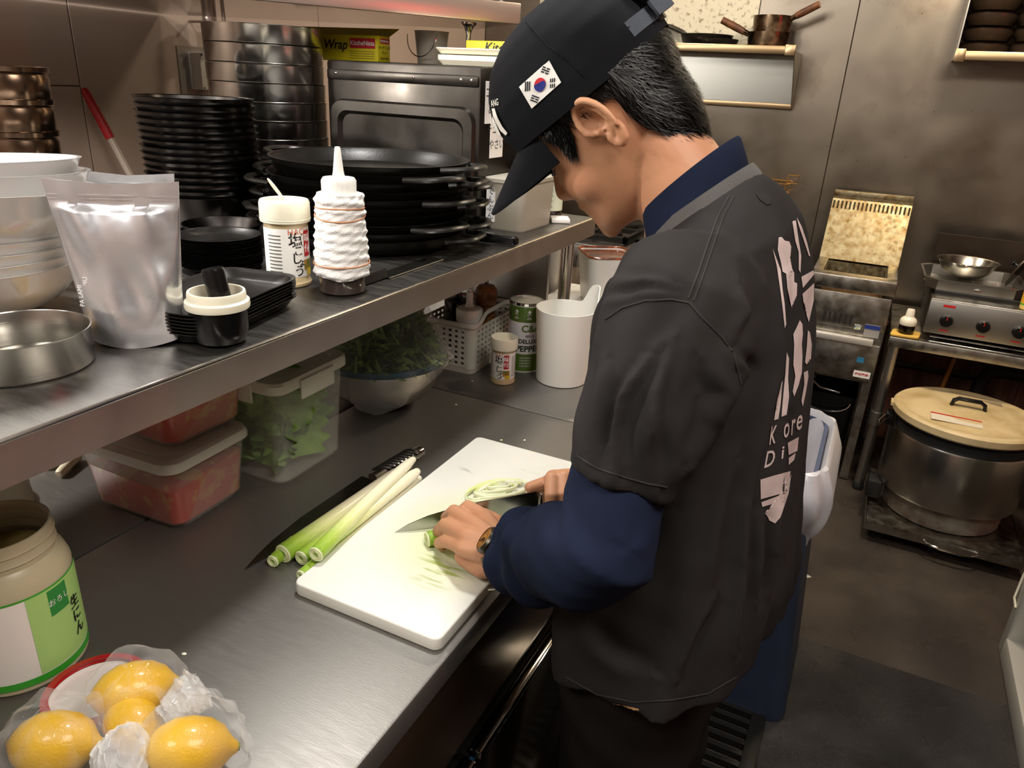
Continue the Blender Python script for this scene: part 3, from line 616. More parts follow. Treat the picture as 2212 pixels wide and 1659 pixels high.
# wire-handled tub and post behind the oven top
t = thing('plastic_bucket', 'small grey bucket with wire handle on the oven between the two cartons', 'bucket', (-1.075, 1.71, ZS + 0.336))
MB().lathe(shell([(0.030, 0.0), (0.034, 0.003), (0.042, 0.075), (0.044, 0.077)], 0.0015), 36).obj('tub', mat('grey_plastic', '#8f877c', 0.4), t)
MB().tube([(0.042 * math.cos(a), -0.043 - 0.012 * math.sin(a), 0.068 - 0.05 * math.sin(a)) for a in np.linspace(0, PI, 20)], 0.0012, 6).obj('wire_handle', CHROME, t)
MB().lathe([(0.020, 0.0), (0.020, 0.004), (0.0075, 0.022), (0.0065, 0.03), (0.0065, 0.075), (0.012, 0.090), (0.020, 0.096), (0.020, 0.100)], 24, cap0=True, cap1=True).obj('support_post', CHROME, us, loc=(-0.985 + 1.4, 1.735 - 1.4, -0.1035))
# ---------------- wall fittings at the left
t = thing('switch_box', 'grey two-button switch box on a steel plate on the left wall', 'switch', (XL, 1.82, 1.485))
MB().box((0.0015, 0.02, 0.0), (0.003, 0.20, 0.15)).obj('backplate', STEEL, t)
sb = MB().box((0.028, 0.0, 0.005), (0.050, 0.085, 0.105)).obj('housing', mat('grey_box', '#b3aca2', 0.45), t, bevel=0.003)
for z, m in ((0.012, BLKPL), (-0.012, mat('red_button', '#b01818', 0.35))):
    MB().lathe([(0.009, 0), (0.009, 0.004), (0.007, 0.006)], 20, cap1=True).obj('button', m, sb, loc=(0.053, 0.008, z + 0.003), rot=(0, PI / 2, 0))
for y in (-0.036, 0.036):
    for z in (-0.042, 0.052): MB().lathe([(0.0025, 0), (0.0025, 0.001)], 10, cap1=True).obj('screw', BLKM, sb, loc=(0.0532, y, z), rot=(0, PI / 2, 0))
MB().tube([(0.028, 0.01, -0.048), (0.03, 0.01, -0.10), (0.015, 0.02, -0.20), (0.012, 0.02, -0.5)], 0.006, 8).obj('cable', BLKM, t)
t = thing('gas_pipe', 'short metal pipe elbow hanging above the switch box', 'pipe', (XL + 0.085, 1.80, 1.575))
MB().lathe([(0.0005, -0.020), (0.012, -0.018), (0.020, -0.009), (0.023, 0.004), (0.022, 0.012), (0.0205, 0.013), (0.0205, 0.07)], 24).obj('elbow', mat('dull_metal', '#8a7b70', 0.3, 0.9), t)
MB().sphere((0.045, 0.01, -0.012), 0.012, 14, 8).obj('valve', mat('dull_metal', '#8a7b70', 0.3, 0.9), t)
MB().tube([(0.012, 0, -0.006), (0.045, 0.01, -0.012), (0.045, 0.012, 0.07)], 0.006, 8).obj('branch_pipe', mat('dull_metal', '#8a7b70', 0.3, 0.9), t)
MB().tube([(0.0, 0.0, 0.055), (-0.085, 0.0, 0.055)], 0.004, 8).obj('wall_bracket', mat('dull_metal', '#8a7b70', 0.3, 0.9), t)
# broom leaning on the left wall
top = onx(180, 190, XL + 0.03); mid = onx(285, 385, XL + 0.10); dv = Vector(mid) - Vector(top); bot = Vector(top) + dv * ((0.12 - top[2]) / dv.z)
t = thing('broom', 'broom with red grip and pale pole leaning against the left wall', 'broom', (bot.x, bot.y, 0.0)); O = Vector((bot.x, bot.y, 0))
dn = dv.normalized(); T = Vector(top)
MB().tube([T + dn * 0.13 - O, bot - O], 0.0095, 14).obj('pole', mat('pale_pole', '#b6a89a', 0.35, 0.4), t)
MB().tube([T - O, T + dn * 0.004 - O, T + dn * 0.02 - O, T + dn * 0.10 - O, T + dn * 0.135 - O], [0.004, 0.009, 0.0115, 0.0125, 0.0125], 16).obj('grip', mat('red_grip', '#a3161c', 0.4), t)
MB().box((0, 0, 0.10), (0.05, 0.26, 0.05)).obj('head', BLKPL, t, bevel=0.006); MB().box((0, 0, 0.04), (0.07, 0.28, 0.08)).obj('bristles', mat('bristle', '#4a4038', 0.9, bump=1, bscale=300), t)
# gold tray leaning behind the bowls
t = thing('foil_tray', 'gold-edged moulded tray with silver cups standing behind the black bowls', 'tray', (-1.400, 1.205, ZS + 0.001), rot=(0.28, 0, 0.35))
oc = [(0.055 * math.cos(PI / 8 + k * PI / 4), 0.055 + 0.055 * math.sin(PI / 8 + k * PI / 4)) for k in range(8)]
sc_ = lambda f: [(x * f, 0.055 + (z - 0.055) * f) for x, z in oc]
MB().loft([xz(sc_(1), 0.004), xz(sc_(1), -0.004), xz(sc_(0.8), -0.004), xz(sc_(0.78), 0.003)]).obj('rim', mat('gold_foil', '#b8962f', 0.25, 0.9), t)
for x, z in ((-0.015, 0.04), (0.018, 0.04), (-0.015, 0.073), (0.018, 0.073)): MB().lathe(shell([(0.010, 0), (0.015, 0.008), (0.016, 0.009)], 0.001), 18).obj('cup', FOIL, t, loc=(x, -0.001, z), rot=(PI / 2, 0, 0))
# ================================================================== things on the worktop (z = ZC)
ALPHAP = mat('clear_frosted_box', '#e9e6dc', 0.28, alpha=0.07)
LIDP = mat('frosted_lid', '#e6e2d8', 0.35, alpha=0.72)
KIM = mat('kimchi_red', '#ae2a06', 0.32, c2='#b8702a', vscale=30, thr=(0.40, 0.47), bump=0.6, bscale=50, detail=6, coat=0.3)
def sauce_smear(): return mat('sauce_smear', '#b4531f', 0.4, alpha=0.75)
def kimchi_box(label, c, rz, h, fill, z0, group):
    t = thing('kimchi_container', label, 'food container', (c[0], c[1], z0), rz, group)
    w0, d0, w1, d1 = 0.180, 0.142, 0.200, 0.163
    rr = [(w0 - .014, d0 - .014, 0.0), (w0, d0, 0.010), (w1, d1, h)]
    tk = 0.0015
    MB().loft([ring3(rrect(a, b, 0.022, 6), z) for a, b, z in rr] + [ring3(rrect(a - 2 * tk, b - 2 * tk, 0.021, 6), z + (tk if z < .004 else 0)) for a, b, z in reversed(rr)]).obj('tub', film_mat('clear_tub', '#e9e4dc', base=.05, streak=.08, scale=10, rough=.25), t)
    f = fill / h
    # kimchi: wavy top
    NA = len(rrect(1, 1, .1, 6)); rings = []
    for z, g in ((0.0025, -.016), (0.010, -.003)): rings.append(ring3(rrect(w0 + g, d0 + g, 0.020, 6), z))
    base = rrect(w0 + (w1 - w0) * f - 0.0035, d0 + (d1 - d0) * f - 0.0035, 0.021, 6)
    rings.append([Vector((x, y, fill + 0.006 * math.sin(38 * x + 61 * y) + 0.005 * math.sin(95 * x - 40 * y))) for x, y in base])
    rings.append([Vector((x * .6, y * .6, fill + 0.008)) for x, y in base])
    MB().loft(rings).obj('kimchi', KIM, t)
    rg = [(w1 + 0.004, d1 + .004, h - 0.012), (w1 + .012, d1 + .012, h - 0.010), (w1 + .012, d1 + .012, h - .004), (w1 + .006, d1 + .006, h + 0.004), (w1 - .020, d1 - .020, h + 0.0055), (w1 - .030, d1 - .030, h + 0.002), (w1 - .034, d1 - .034, h + 0.002), (w1 - .038, d1 - .038, h + 0.004)]
    MB().loft([ring3(rrect(a, b, 0.028, 6), z) for a, b, z in rg]).obj('lid', LIDP, t)
    return t
kimchi_box('lower kimchi container with white lid at the shelf edge', (-0.940, 0.708), 0.045, 0.116, 0.078, ZC, 'kimchi containers')
kimchi_box('upper kimchi container stacked under the shelf', (-0.958, 0.738), -0.03, 0.116, 0.062, ZC + 0.123, 'kimchi containers')
# ---- box of lettuce
LC = (-0.886, 0.900)
t = thing('lettuce_container', 'tall frosted box of lettuce with clip-on lid', 'food container', (LC[0], LC[1], ZC), 0.02)
w0, d0, w1, d1, hh = 0.158, 0.162, 0.176, 0.180, 0.186
rr = [(w0 - .012, d0 - .012, 0.0), (w0, d0, 0.008), (w1, d1, hh)]
MB().loft([ring3(rrect(a, b, 0.020, 6), z) for a, b, z in rr] + [ring3(rrect(a - .003, b - .003, 0.019, 6), z + (.0015 if z < .004 else 0)) for a, b, z in reversed(rr)]).obj('tub', mat('hazy_box', '#dfe0d4', 0.35, alpha=0.13), t)
MB().loft([ring3(rrect(a, b, 0.026, 6), z) for a, b, z in ((w1 + .004, d1 + .004, hh - .012), (w1 + .014, d1 + .014, hh - .010), (w1 + .014, d1 + .014, hh + .004), (w1 + .008, d1 + .008, hh + .009), (w1 - .02, d1 - .02, hh + .010), (w1 - .028, d1 - .028, hh + .006))]).obj('lid', LIDP, t)
for ang in (0, PI / 2, PI, -PI / 2):
    c = MB().box((w1 / 2 + 0.009, 0, hh - 0.014), (0.004, 0.085, 0.034)).obj('clip', mat('frosted_clip', '#e9e6dd', 0.3, alpha=0.6), t, bevel=0.002, rot=(0, 0, ang))
LEAFM = mat('lettuce_green', '#8aab4c', 0.5, c2='#4d7a2a', vscale=16, thr=(0.3, 0.7), sss=0.2)
def leaf_mesh(seed, L=0.14, W=0.10):
    r = random.Random(seed); NU, NV = 26, 22; vs = []; fs = []; ph = [r.uniform(0, 6.28) for _ in range(6)]
    for j in range(NV + 1):
        v = j / NV; wd_ = W / 2 * (0.35 + 0.9 * math.sin(PI * min(1, v * 0.62 + 0.12)) ) * (1 if v < .9 else math.sqrt(max(0.05, (1 - v) / .1)))
        for i in range(NU + 1):
            u = -1 + 2 * i / NU; e = abs(u) ** 2
            z = 0.016 * u * u + 0.010 * e * math.sin(9 * v * 3.1 + ph[0] + 2 * u) + 0.006 * math.sin(14 * v + 6 * u + ph[1]) * (0.4 + e) + 0.004 * math.sin(23 * u * v + ph[2]) + 0.02 * v * v
            vs.append((u * wd_ + 0.004 * math.sin(30 * v + ph[3]) * u, (v - .5) * L, z))
    for j in range(NV):
        for i in range(NU):
            a = j * (NU + 1) + i; fs.append((a, a + 1, a + NU + 2, a + NU + 1))
    mb = MB().add(vs, fs); return mb.mesh('lettuce_leaf', smooth=80)
RND = random.Random(3)
LFI = 0
for (x, y, z, rx, ry, rz_) in ((0.050, -0.052, 0.055, 1.25, 0.1, -0.1), (-0.01, -0.055, 0.075, 1.35, 0.4, 0.2), (0.055, 0.02, 0.060, 1.2, 0.2, 1.45), (0.05, -0.03, 0.115, 1.0, -0.4, 0.9), (0.0, 0.0, 0.10, 0.5, 0.3, 0.5), (-0.03, 0.02, 0.07, 0.9, 0.0, 2.2), (0.02, 0.045, 0.115, 0.7, 0.2, 1.8), (-0.04, -0.04, 0.05, 1.0, 0.3, -0.6), (0.0, 0.0, 0.045, 0.2, 0.1, 0.3)):
    o = link('lettuce_leaf', leaf_mesh(LFI, 0.115, 0.09), LEAFM, None, (LC[0] + x * 0.62, LC[1] + y * 0.62, ZC + z + 0.012), (rx, ry, rz_)); LFI += 1
    tag(o, ['lettuce leaf pressed against the near face of the frosted box', 'upper lettuce leaf behind the near face, under the lid', 'lettuce leaf standing against the right side of the frosted box', 'slanting lettuce leaf high at the near right corner of the box', 'lettuce leaf lying in the middle of the frosted box', 'lettuce leaf at the far left inside the frosted box', 'lettuce leaf at the far right top of the frosted box', 'lettuce leaf at the near left bottom of the frosted box', 'lowest lettuce leaf flat on the bottom of the frosted box'][LFI - 1], 'lettuce', 'lettuce leaves in the frosted box')
# ---- bowl of greens under film
BC = (-0.884, 1.215)
t = thing('salad_bowl', 'large steel bowl of leafy greens under cling film', 'bowl', (BC[0], BC[1], ZC)); t.scale = (.86, .86, .96)
MB().lathe(shell([(0.055, 0.0), (0.070, 0.002), (0.115, 0.028), (0.148, 0.070), (0.163, 0.108), (0.168, 0.110)], 0.0015), 72).obj('bowl', STEELP, t)
MB().lathe(shell([(0.06, 0.006), (0.11, 0.034), (0.148, 0.085), (0.156, 0.118), (0.160, 0.120)], 0.002), 64).obj('inner_bowl', mat('blue_bowl', '#2f5d78', 0.3), t)
gm = MB(); g = random.Random(9)
for k in range(900):                       # shredded greens: short ribbons heaped in a dome
    a = g.uniform(0, 6.28); rr_ = 0.150 * math.sqrt(g.random()); zz = 0.09 + 0.185 * (1 - (rr_ / 0.158) ** 2) * g.uniform(0.75, 1.0)
    p = Vector((rr_ * math.cos(a), rr_ * math.sin(a), zz)); d = Vector((g.uniform(-1, 1), g.uniform(-1, 1), g.uniform(-.5, .5))).normalized(); s_ = d.cross(Vector((g.uniform(-1, 1), g.uniform(-1, 1), 1))).normalized()
    L_ = g.uniform(0.012, 0.034); w_ = g.uniform(0.002, 0.007); b_ = Vector((0, 0, g.uniform(-.006, .006)))
    vs = [];
    for q, f_ in enumerate((-1, -.3, .3, 1)):
        c_ = p + d * (L_ * f_) + b_ * (1 - f_ * f_)
        vs += [c_ - s_ * w_ * (1 - .4 * abs(f_)), c_ + s_ * w_ * (1 - .4 * abs(f_))]
    gm.add(vs, [(0, 1, 3, 2), (2, 3, 5, 4), (4, 5, 7, 6)])
gr = gm.obj('greens', mat('shredded_greens', '#7f9c48', 0.5, c2='#3a5618', vscale=30, thr=(0.3, 0.65)), t, smooth=60); gr['kind'] = 'stuff'
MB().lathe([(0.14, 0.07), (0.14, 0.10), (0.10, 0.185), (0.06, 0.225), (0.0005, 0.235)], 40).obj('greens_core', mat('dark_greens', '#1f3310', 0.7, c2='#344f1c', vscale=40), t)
NU, NV = 96, 30; vs = []; fs = []
for j in range(NV + 1):
    v = j / NV
    for i in range(NU):
        a = 2 * PI * i / NU
        if v < .6: q = v / .6; r_ = 0.172 * q; z = 0.288 - 0.175 * q ** 2.2 + 0.008 * math.sin(5 * a + 8 * q) * q + 0.004 * math.sin(13 * a - 9 * q)
        else:
            q = (v - .6) / .4; r_ = 0.176 - 0.055 * q * (0.7 + .5 * math.sin(3 * a + 1)) + 0.004 * math.sin(17 * a); z = 0.113 - q * 0.085 * (0.6 + 0.4 * math.sin(2 * a + 4))
            bl = np.interp(max(z, 0.002), [0, 0.002, 0.028, 0.070, 0.108], [0.055, 0.070, 0.115, 0.148, 0.163]); r_ = max(r_, bl + 0.004)
        vs.append((r_ * math.cos(a) + 0.0001, r_ * math.sin(a), z))
for j in range(NV):
    for i in range(NU): fs.append((j * NU + i, j * NU + (i + 1) % NU, (j + 1) * NU + (i + 1) % NU, (j + 1) * NU + i))
MB().add(vs, fs).obj('cling_film', film_mat('cling_film_green', base=0.05, streak=0.85, scale=22, rough=0.15), t, smooth=80)
# ---- slotted basket with bottles
BK = (-0.872, 1.565); BKS = 1.0
t = thing('slotted_basket', 'grey slotted plastic basket holding bottles and the pepper mill', 'basket', (BK[0], BK[1], ZC), 0.02)
BP = mat('translucent_grey_plastic', '#c9c5ba', 0.35, sss=0.1)
def slotted(w, h, nx, nz, z0, dx=0.0):
    """a wall with a grid of square holes, local x/z plane"""
    mb = MB(); tk = 0.0025; xs = np.linspace(-w / 2, w / 2, 2 * nx + 2); zs = np.linspace(0, h, 2 * nz + 2)
    for i in range(len(xs) - 1):
        for k in range(len(zs) - 1):
            if i % 2 == 1 and k % 2 == 1: continue
            mb.box(((xs[i] + xs[i + 1]) / 2, 0, z0 + (zs[k] + zs[k + 1]) / 2), (xs[i + 1] - xs[i] + 1e-4, tk, zs[k + 1] - zs[k] + 1e-4))
    return mb
bw, bd, bh = 0.158, 0.235, 0.128
for (w_, loc, rz_) in ((bw, (0, -bd / 2, 0), 0), (bw, (0, bd / 2, 0), PI), (bd, (bw / 2, 0, 0), PI / 2), (bd, (-bw / 2, 0, 0), -PI / 2)):
    slotted(w_ - 0.028, bh - 0.030, 7 if w_ < .2 else 10, 7, 0.016).obj('side', BP, t, loc=loc, rot=(0, 0, rz_))
co = MB()
for sx in (-1, 1):
    for sy in (-1, 1):
        pts = [((sx * (bw / 2 - 0.015 + 0.016 * math.sin(a))), sy * (bd / 2 - 0.015 + 0.016 * math.cos(a))) for a in np.linspace(0, PI / 2, 6)]
        ins = [((sx * (bw / 2 - 0.015 + 0.0135 * math.sin(a))), sy * (bd / 2 - 0.015 + 0.0135 * math.cos(a))) for a in np.linspace(0, PI / 2, 6)]
        MB().prism(pts + ins[::-1], 0.012, bh).obj('corner_post', BP, t)
MB().loft([ring3(rrect(bw - .004, bd - .004, 0.016), 0.0), ring3(rrect(bw + .002, bd + .002, 0.016), 0.017), ring3(rrect(bw - .006, bd - .006, 0.014), 0.017), ring3(rrect(bw - .01, bd - .01, 0.014), 0.004)]).obj('floor_pan', BP, t)
rim = [Vector((x, y, bh + (0.026 if abs(y) < 0.06 and abs(x) > bw / 2 - .01 else 0.0))) for x, y in rrect(bw + .006, bd + .006, 0.018)]
rp_ = []
for (x0, y0) in [(bw / 2 + .004, s) for s in np.linspace(-bd / 2 + .012, bd / 2 - .012, 16)]: rp_.append((x0, y0, bh - 0.006 + 0.022 / (1 + math.exp(-((0.075 - abs(y0)) / 0.006)))))
for a in np.linspace(0, PI / 2, 5)[1:]: rp_.append((bw / 2 - .012 + 0.016 * math.cos(a), bd / 2 - .012 + .016 * math.sin(a), bh - .006))
allr = rp_ + [(-bw / 2 + .012 - .016 * math.sin(a), bd / 2 - .012 + .016 * math.cos(a), bh - .006) for a in np.linspace(0, PI / 2, 5)] + [(-x, -y, z) for x, y, z in rp_] + [(bw / 2 - .012 + .016 * math.sin(a), -bd / 2 + .012 - .016 * math.cos(a), bh - .006) for a in np.linspace(0, PI / 2, 5)]
MB().tube(allr, 0.0042, 8, close=True, sx=1.5, sy=0.8).obj('rim', BP, t)
def nozzle_bottle(label, loc, body_m, cap_m, r=0.030, h=0.125):
    t = thing('dispenser_bottle', label, 'bottle', loc)
    MB().lathe([(r * .93, 0), (r, .003), (r, h * .92), (r * .9, h)], 36, cap0=True, cap1=True).obj('body', body_m, t)
    MB().lathe([(r * 1.06, h - .012), (r * 1.08, h + .014), (r * 1.0, h + .018), (.012, h + .022), (.0085, h + .03), (.0078, h + .058), (.0070, h + .0585), (.0045, h + .060), (.0045, h + .066), (.0005, h + .066)], 36, cap0=True).obj('nozzle_cap', cap_m, t)
nozzle_bottle('white-capped nozzle bottle standing in the slotted basket', (-0.832, 1.503, ZC + 0.006), mat('clear_bottle', '#cfcabd', 0.3), WHTPL)
nozzle_bottle('black nozzle bottle standing in the slotted basket', (-0.886, 1.540, ZC + 0.006), BLKPL, BLKPL, 0.031, 0.130)
t = thing('pepper_mill', 'turned wooden pepper mill standing in the slotted basket', 'pepper mill', (-0.838, 1.598, ZC + 0.006))
WOOD = mat('turned_wood', '#9c6a34', 0.35, c2='#7a4c20', vscale=18, stretch=(6, 6, 0.6), coat=0.3)
MB().lathe([(.027, 0), (.028, .004), (.027, .02), (.022, .05), (.0215, .08), (.025, .104), (.0235, .106), (.0255, .110), (.0235, .113), (.0255, .117), (.0235, .120), (.0245, .128)], 36, cap0=True, cap1=True).obj('body', WOOD, t)
MB().lathe([(.020, .128), (.0265, .131), (.0285, .142), (.0285, .158), (.026, .170), (.019, .178), (.006, .180), (.005, .1815)], 36, cap1=True).obj('head', WOOD, t)
MB().lathe([(.004, .181), (.0055, .184), (.0055, .189), (.003, .192), (.0005, .192)], 16).obj('knob', CHROME, t)
# ---- tin of pepper
t = thing('spice_tin', 'green and white cylindrical pepper tin behind the small shaker', 'tin', (-0.712, 1.572, ZC)); r = 0.0415; A = -0.95
GRN = mat('tin_green', '#4f6a22', 0.35, coat=0.3); WT = mat('tin_white', '#dcd8da', 0.35, coat=0.3)
MB().lathe([(r * .98, 0), (r, .002), (r, .168), (r * .98, .171)], 44, cap0=True, cap1=True).obj('can', WT, t)
MB().lathe([(r * 1.02, .168), (r * 1.02, .174), (r * .96, .1745), (r * .95, .170)], 44).obj('rim', CHROME, t); MB().lathe([(.0005, .1715), (r * .96, .1715)], 44).obj('lid', mat('frosted_lid_tin', '#b4ada0', 0.4), t)
for z0, z1 in ((.128, .166), (.004, .048)): MB().lathe([(r + .0004, z0), (r + .0004, z1)], 44).obj('band', GRN, t)
def lab(txt, size, z, m, da=0.0, off=0.0, sp=1.0): link('lettering', wrap_cyl(text_mesh(txt, size, offset=off, spacing=sp), r + .0009, A + da, z), m, t)
lab('C&A', 0.024, .112, GRN, 0.15, .0006); lab('spice', 0.011, .095, mat('ink_black', '#141210', .5), 0.1); lab('DELUXE', 0.0145, .080, mat('ink_dkgreen', '#23300f', .5), 0.05, .0004); lab('PEPPER', 0.0205, .061, mat('ink_dkgreen', '#23300f', .5), 0.05, .0006)
for da in (-0.75, 0.0, 0.75):
    for z, s_ in ((.154, '✦'), (.146, '❀'), (.137, '∞')): lab(s_, 0.012, z, WT, da, .0003)
for q in range(4): lab('PURE PEPPER', 0.005, .038 - .007 * q, WT, -0.1)
# ---- small shaker
shaker('small cream-lidded seasoning shaker on the worktop by the pitcher', (-0.7125, 1.458, ZC), 0.30, False, 1.08)
# ---- white pitcher
t = thing('pitcher', 'white plastic pitcher with raised spout lip on the worktop', 'pitcher', (-0.598, 1.545, ZC))
NU = 64; prof = [(0.056, 0.0), (0.060, 0.003), (0.0645, 0.09), (0.0715, 0.180)]
rings = []
def ptop(a):
    d = (a - 0.85 + PI) % (2 * PI) - PI
    return 0.048 * math.exp(-(d / 0.42) ** 4), 0.010 * math.exp(-(d / 0.30) ** 2)
def pring(k, t_=0.0):
    r_, z = prof[k]; out = []
    for i in range(NU):
        a = 2 * PI * i / NU; lift, outw = ptop(a); f = max(0, (z / 0.18) ** 6)
        out.append(Vector(((r_ - t_ + outw * f) * math.cos(a), (r_ - t_ + outw * f) * math.sin(a), z + lift * f + (t_ if k == 0 else 0))))
    return out
rings = [pring(k) for k in range(4)] + [pring(k, 0.0025) for k in (3, 2, 1, 0)]
MB().loft(rings).obj('jug', WHTPL, t, smooth=50)
# ================================================================== cutting board and what lies around it
BX0, BX1, BY0, BY1, BT = -0.603, -0.371, 0.616, 1.136, 0.020
t = thing('cutting_board', 'thick white plastic cutting board with green stains at the worktop edge', 'cutting board', ((BX0 + BX1) / 2, (BY0 + BY1) / 2, ZC))
def board_mat():
    m = mat('stained_board', '#e6e5dc', 0.45, bump=0.08, bscale=90, sss=0.1, var=0.04, vscale=12)
    nt = m.node_tree; b = nt.nodes['Principled BSDF']; src = b.inputs['Base Color'].links[0].from_socket
    tc = nt.nodes.new('ShaderNodeTexCoord'); mp = nt.nodes.new('ShaderNodeMapping'); nt.links.new(tc.outputs['Object'], mp.inputs[0])
    def stain(cx, cy, rx, ry, col, thr, scale, stretch, prev, smooth=0.3):
        vm = nt.nodes.new('ShaderNodeMapping'); vm.vector_type = 'POINT'; vm.inputs['Location'].default_value = (-cx / rx, -cy / ry, 0); vm.inputs['Scale'].default_value = (1 / rx, 1 / ry, 0)
        nt.links.new(tc.outputs['Object'], vm.inputs[0]); ln = nt.nodes.new('ShaderNodeVectorMath'); ln.operation = 'LENGTH'; nt.links.new(vm.outputs[0], ln.inputs[0])
        n = nt.nodes.new('ShaderNodeTexNoise'); n.inputs['Scale'].default_value = scale; n.inputs['Detail'].default_value = 5
        m2 = nt.nodes.new('ShaderNodeMapping'); m2.inputs['Scale'].default_value = stretch; m2.inputs['Rotation'].default_value = (0, 0, -0.35); nt.links.new(tc.outputs['Object'], m2.inputs[0]); nt.links.new(m2.outputs[0], n.inputs['Vector'])
        fa = nt.nodes.new('ShaderNodeMapRange'); nt.links.new(ln.outputs['Value'], fa.inputs[0]); fa.inputs[1].default_value = 1.0; fa.inputs[2].default_value = 1 - smooth * 2; 
        fb = nt.nodes.new('ShaderNodeMapRange'); nt.links.new(n.outputs[0], fb.inputs[0]); fb.inputs[1].default_value = thr; fb.inputs[2].default_value = thr + 0.12
        mu = nt.nodes.new('ShaderNodeMath'); mu.operation = 'MULTIPLY'; nt.links.new(fa.outputs[0], mu.inputs[0]); nt.links.new(fb.outputs[0], mu.inputs[1])
        mx = nt.nodes.new('ShaderNodeMix'); mx.data_type = 'RGBA'; nt.links.new(mu.outputs[0], mx.inputs[0]); nt.links.new(prev, mx.inputs[6]); mx.inputs[7].default_value = (*hexc(col), 1); return mx.outputs[2]
    s = stain(0.03, -0.05, 0.13, 0.17, '#d9dfa6', 0.30, 5, (1, 1, 1), src, 0.45)
    s = stain(0.045, -0.130, 0.050, 0.060, '#a9b86a', 0.50, 90, (0.25, 1.6, 1), s)
    s = stain(-0.01, 0.15, 0.11, 0.05, '#a5a093', 0.60, 40, (0.35, 1.4, 1), s)
    nt.links.new(s, b.inputs['Base Color']); return m
MB().prism(rrect(BX1 - BX0, BY1 - BY0, 0.012, 4), 0.0, BT).obj('board', board_mat(), t, bevel=0.003, seg=3)
ZB = ZC + BT
# ---- leeks
def leek_mat():
    m = mat('leek_gradient', '#ece7c8', 0.35, sss=0.2, bump=0.25, bscale=160, stretch=(8, 8, 1), coat=0.2)
    nt = m.node_tree; b = nt.nodes['Principled BSDF']; tc = nt.nodes.new('ShaderNodeTexCoord'); sp = nt.nodes.new('ShaderNodeSeparateXYZ'); nt.links.new(tc.outputs['Object'], sp.inputs[0])
    n = nt.nodes.new('ShaderNodeTexNoise'); n.inputs['Scale'].default_value = 30; ad = nt.nodes.new('ShaderNodeMath'); ad.operation = 'MULTIPLY_ADD'; nt.links.new(n.outputs[0], ad.inputs[0]); ad.inputs[1].default_value = 0.06; nt.links.new(sp.outputs['Z'], ad.inputs[2])
    mr = nt.nodes.new('ShaderNodeMapRange'); nt.links.new(ad.outputs[0], mr.inputs[0]); mr.inputs[1].default_value = 0.02; mr.inputs[2].default_value = 0.27
    rp = nt.nodes.new('ShaderNodeValToRGB'); nt.links.new(mr.outputs[0], rp.inputs[0]); e = rp.color_ramp.elements
    e[0].color = (*hexc('#7ba528'), 1); e[0].position = 0.0; e[1].color = (*hexc('#efe8cf'), 1); e[1].position = 1.0
    for p_, c_ in ((0.16, '#a9c44c'), (0.36, '#dfe3a0'), (0.6, '#eee9c4')): q = e.new(p_); q.color = (*hexc(c_), 1)
    nt.links.new(rp.outputs[0], b.inputs['Base Color']); return m
LEEKM = leek_mat(); LEEKIN = mat('leek_core', '#dfe6b4', 0.4, sss=0.2)
def leek(label, p0, p1, r0, r1, sag=0.0, group='leeks beside the board', side=0.0, m=None):
    """p0 = cut green end, p1 = root end (world points of the axis)"""
    p0, p1 = Vector(p0), Vector(p1); d = p1 - p0; L = d.length
    t = thing('leek', label, 'leek', p0, group=group); t.rotation_euler = d.to_track_quat('Z', 'Y').to_euler()
    pts = [(side * math.sin(PI * q), -sag * math.sin(PI * q), q * L) for q in np.linspace(0, 1, 14)]
    rs = [r0 + (r1 - r0) * q for q in np.linspace(0, 1, 14)]; rs[-1] *= 0.62; rs[-2] *= 0.97
    MB().tube(pts, rs, 18).obj('stalk', m or LEEKM, t, smooth=60)
    # cut end: rings of layers and a hollow core
    ct = MB().lathe([(r0 * 1.0, -0.0005), (r0 * 0.86, -0.0025), (r0 * 0.72, -0.0012), (r0 * 0.6, -0.0028), (r0 * 0.45, -0.0008), (r0 * 0.34, -0.0022), (r0 * 0.30, 0.006), (0.0004, 0.007)], 20).obj('cut_end', LEEKIN, t)
    return t
g = lambda px, py, z: onz(px, py, z)
leek('short green leek end lying nearest the knife tip', g(590, 1212, ZC + 0.010), g(640, 1165, ZC + 0.010), 0.0095, 0.0095)
leek('thickest leek, lying on the worktop along the striped knife', g(612, 1196, ZC + 0.0145), g(868, 1014, ZC + 0.012), 0.0145, 0.0105)
leek('leek squeezed between the thickest one and the board', g(652, 1205, ZC + 0.0125), g(852, 1050, ZC + 0.010), 0.0115, 0.0095)
leek('leek lying tight against the board edge, root end beyond the knife handle', g(652, 1243, ZC + 0.009), g(905, 1033, ZC + 0.011), 0.0088, 0.0105)
leek('thin pale leek whose root curls toward the board', g(700, 1180, ZC + 0.030), g(902, 1018, ZC + 0.030), 0.0095, 0.0100)
leek('leek lying on top of the others, crossing them diagonally', g(683, 1197, ZC + 0.034), g(893, 992, ZC + 0.044), 0.0118, 0.0088, sag=-0.004)
leek('short cut leek held under the cook\'s fingers on the board', g(924, 1165, ZB + 0.0115), g(1010, 1145, ZB + 0.0115), 0.0115, 0.0112, group='leeks on the board')
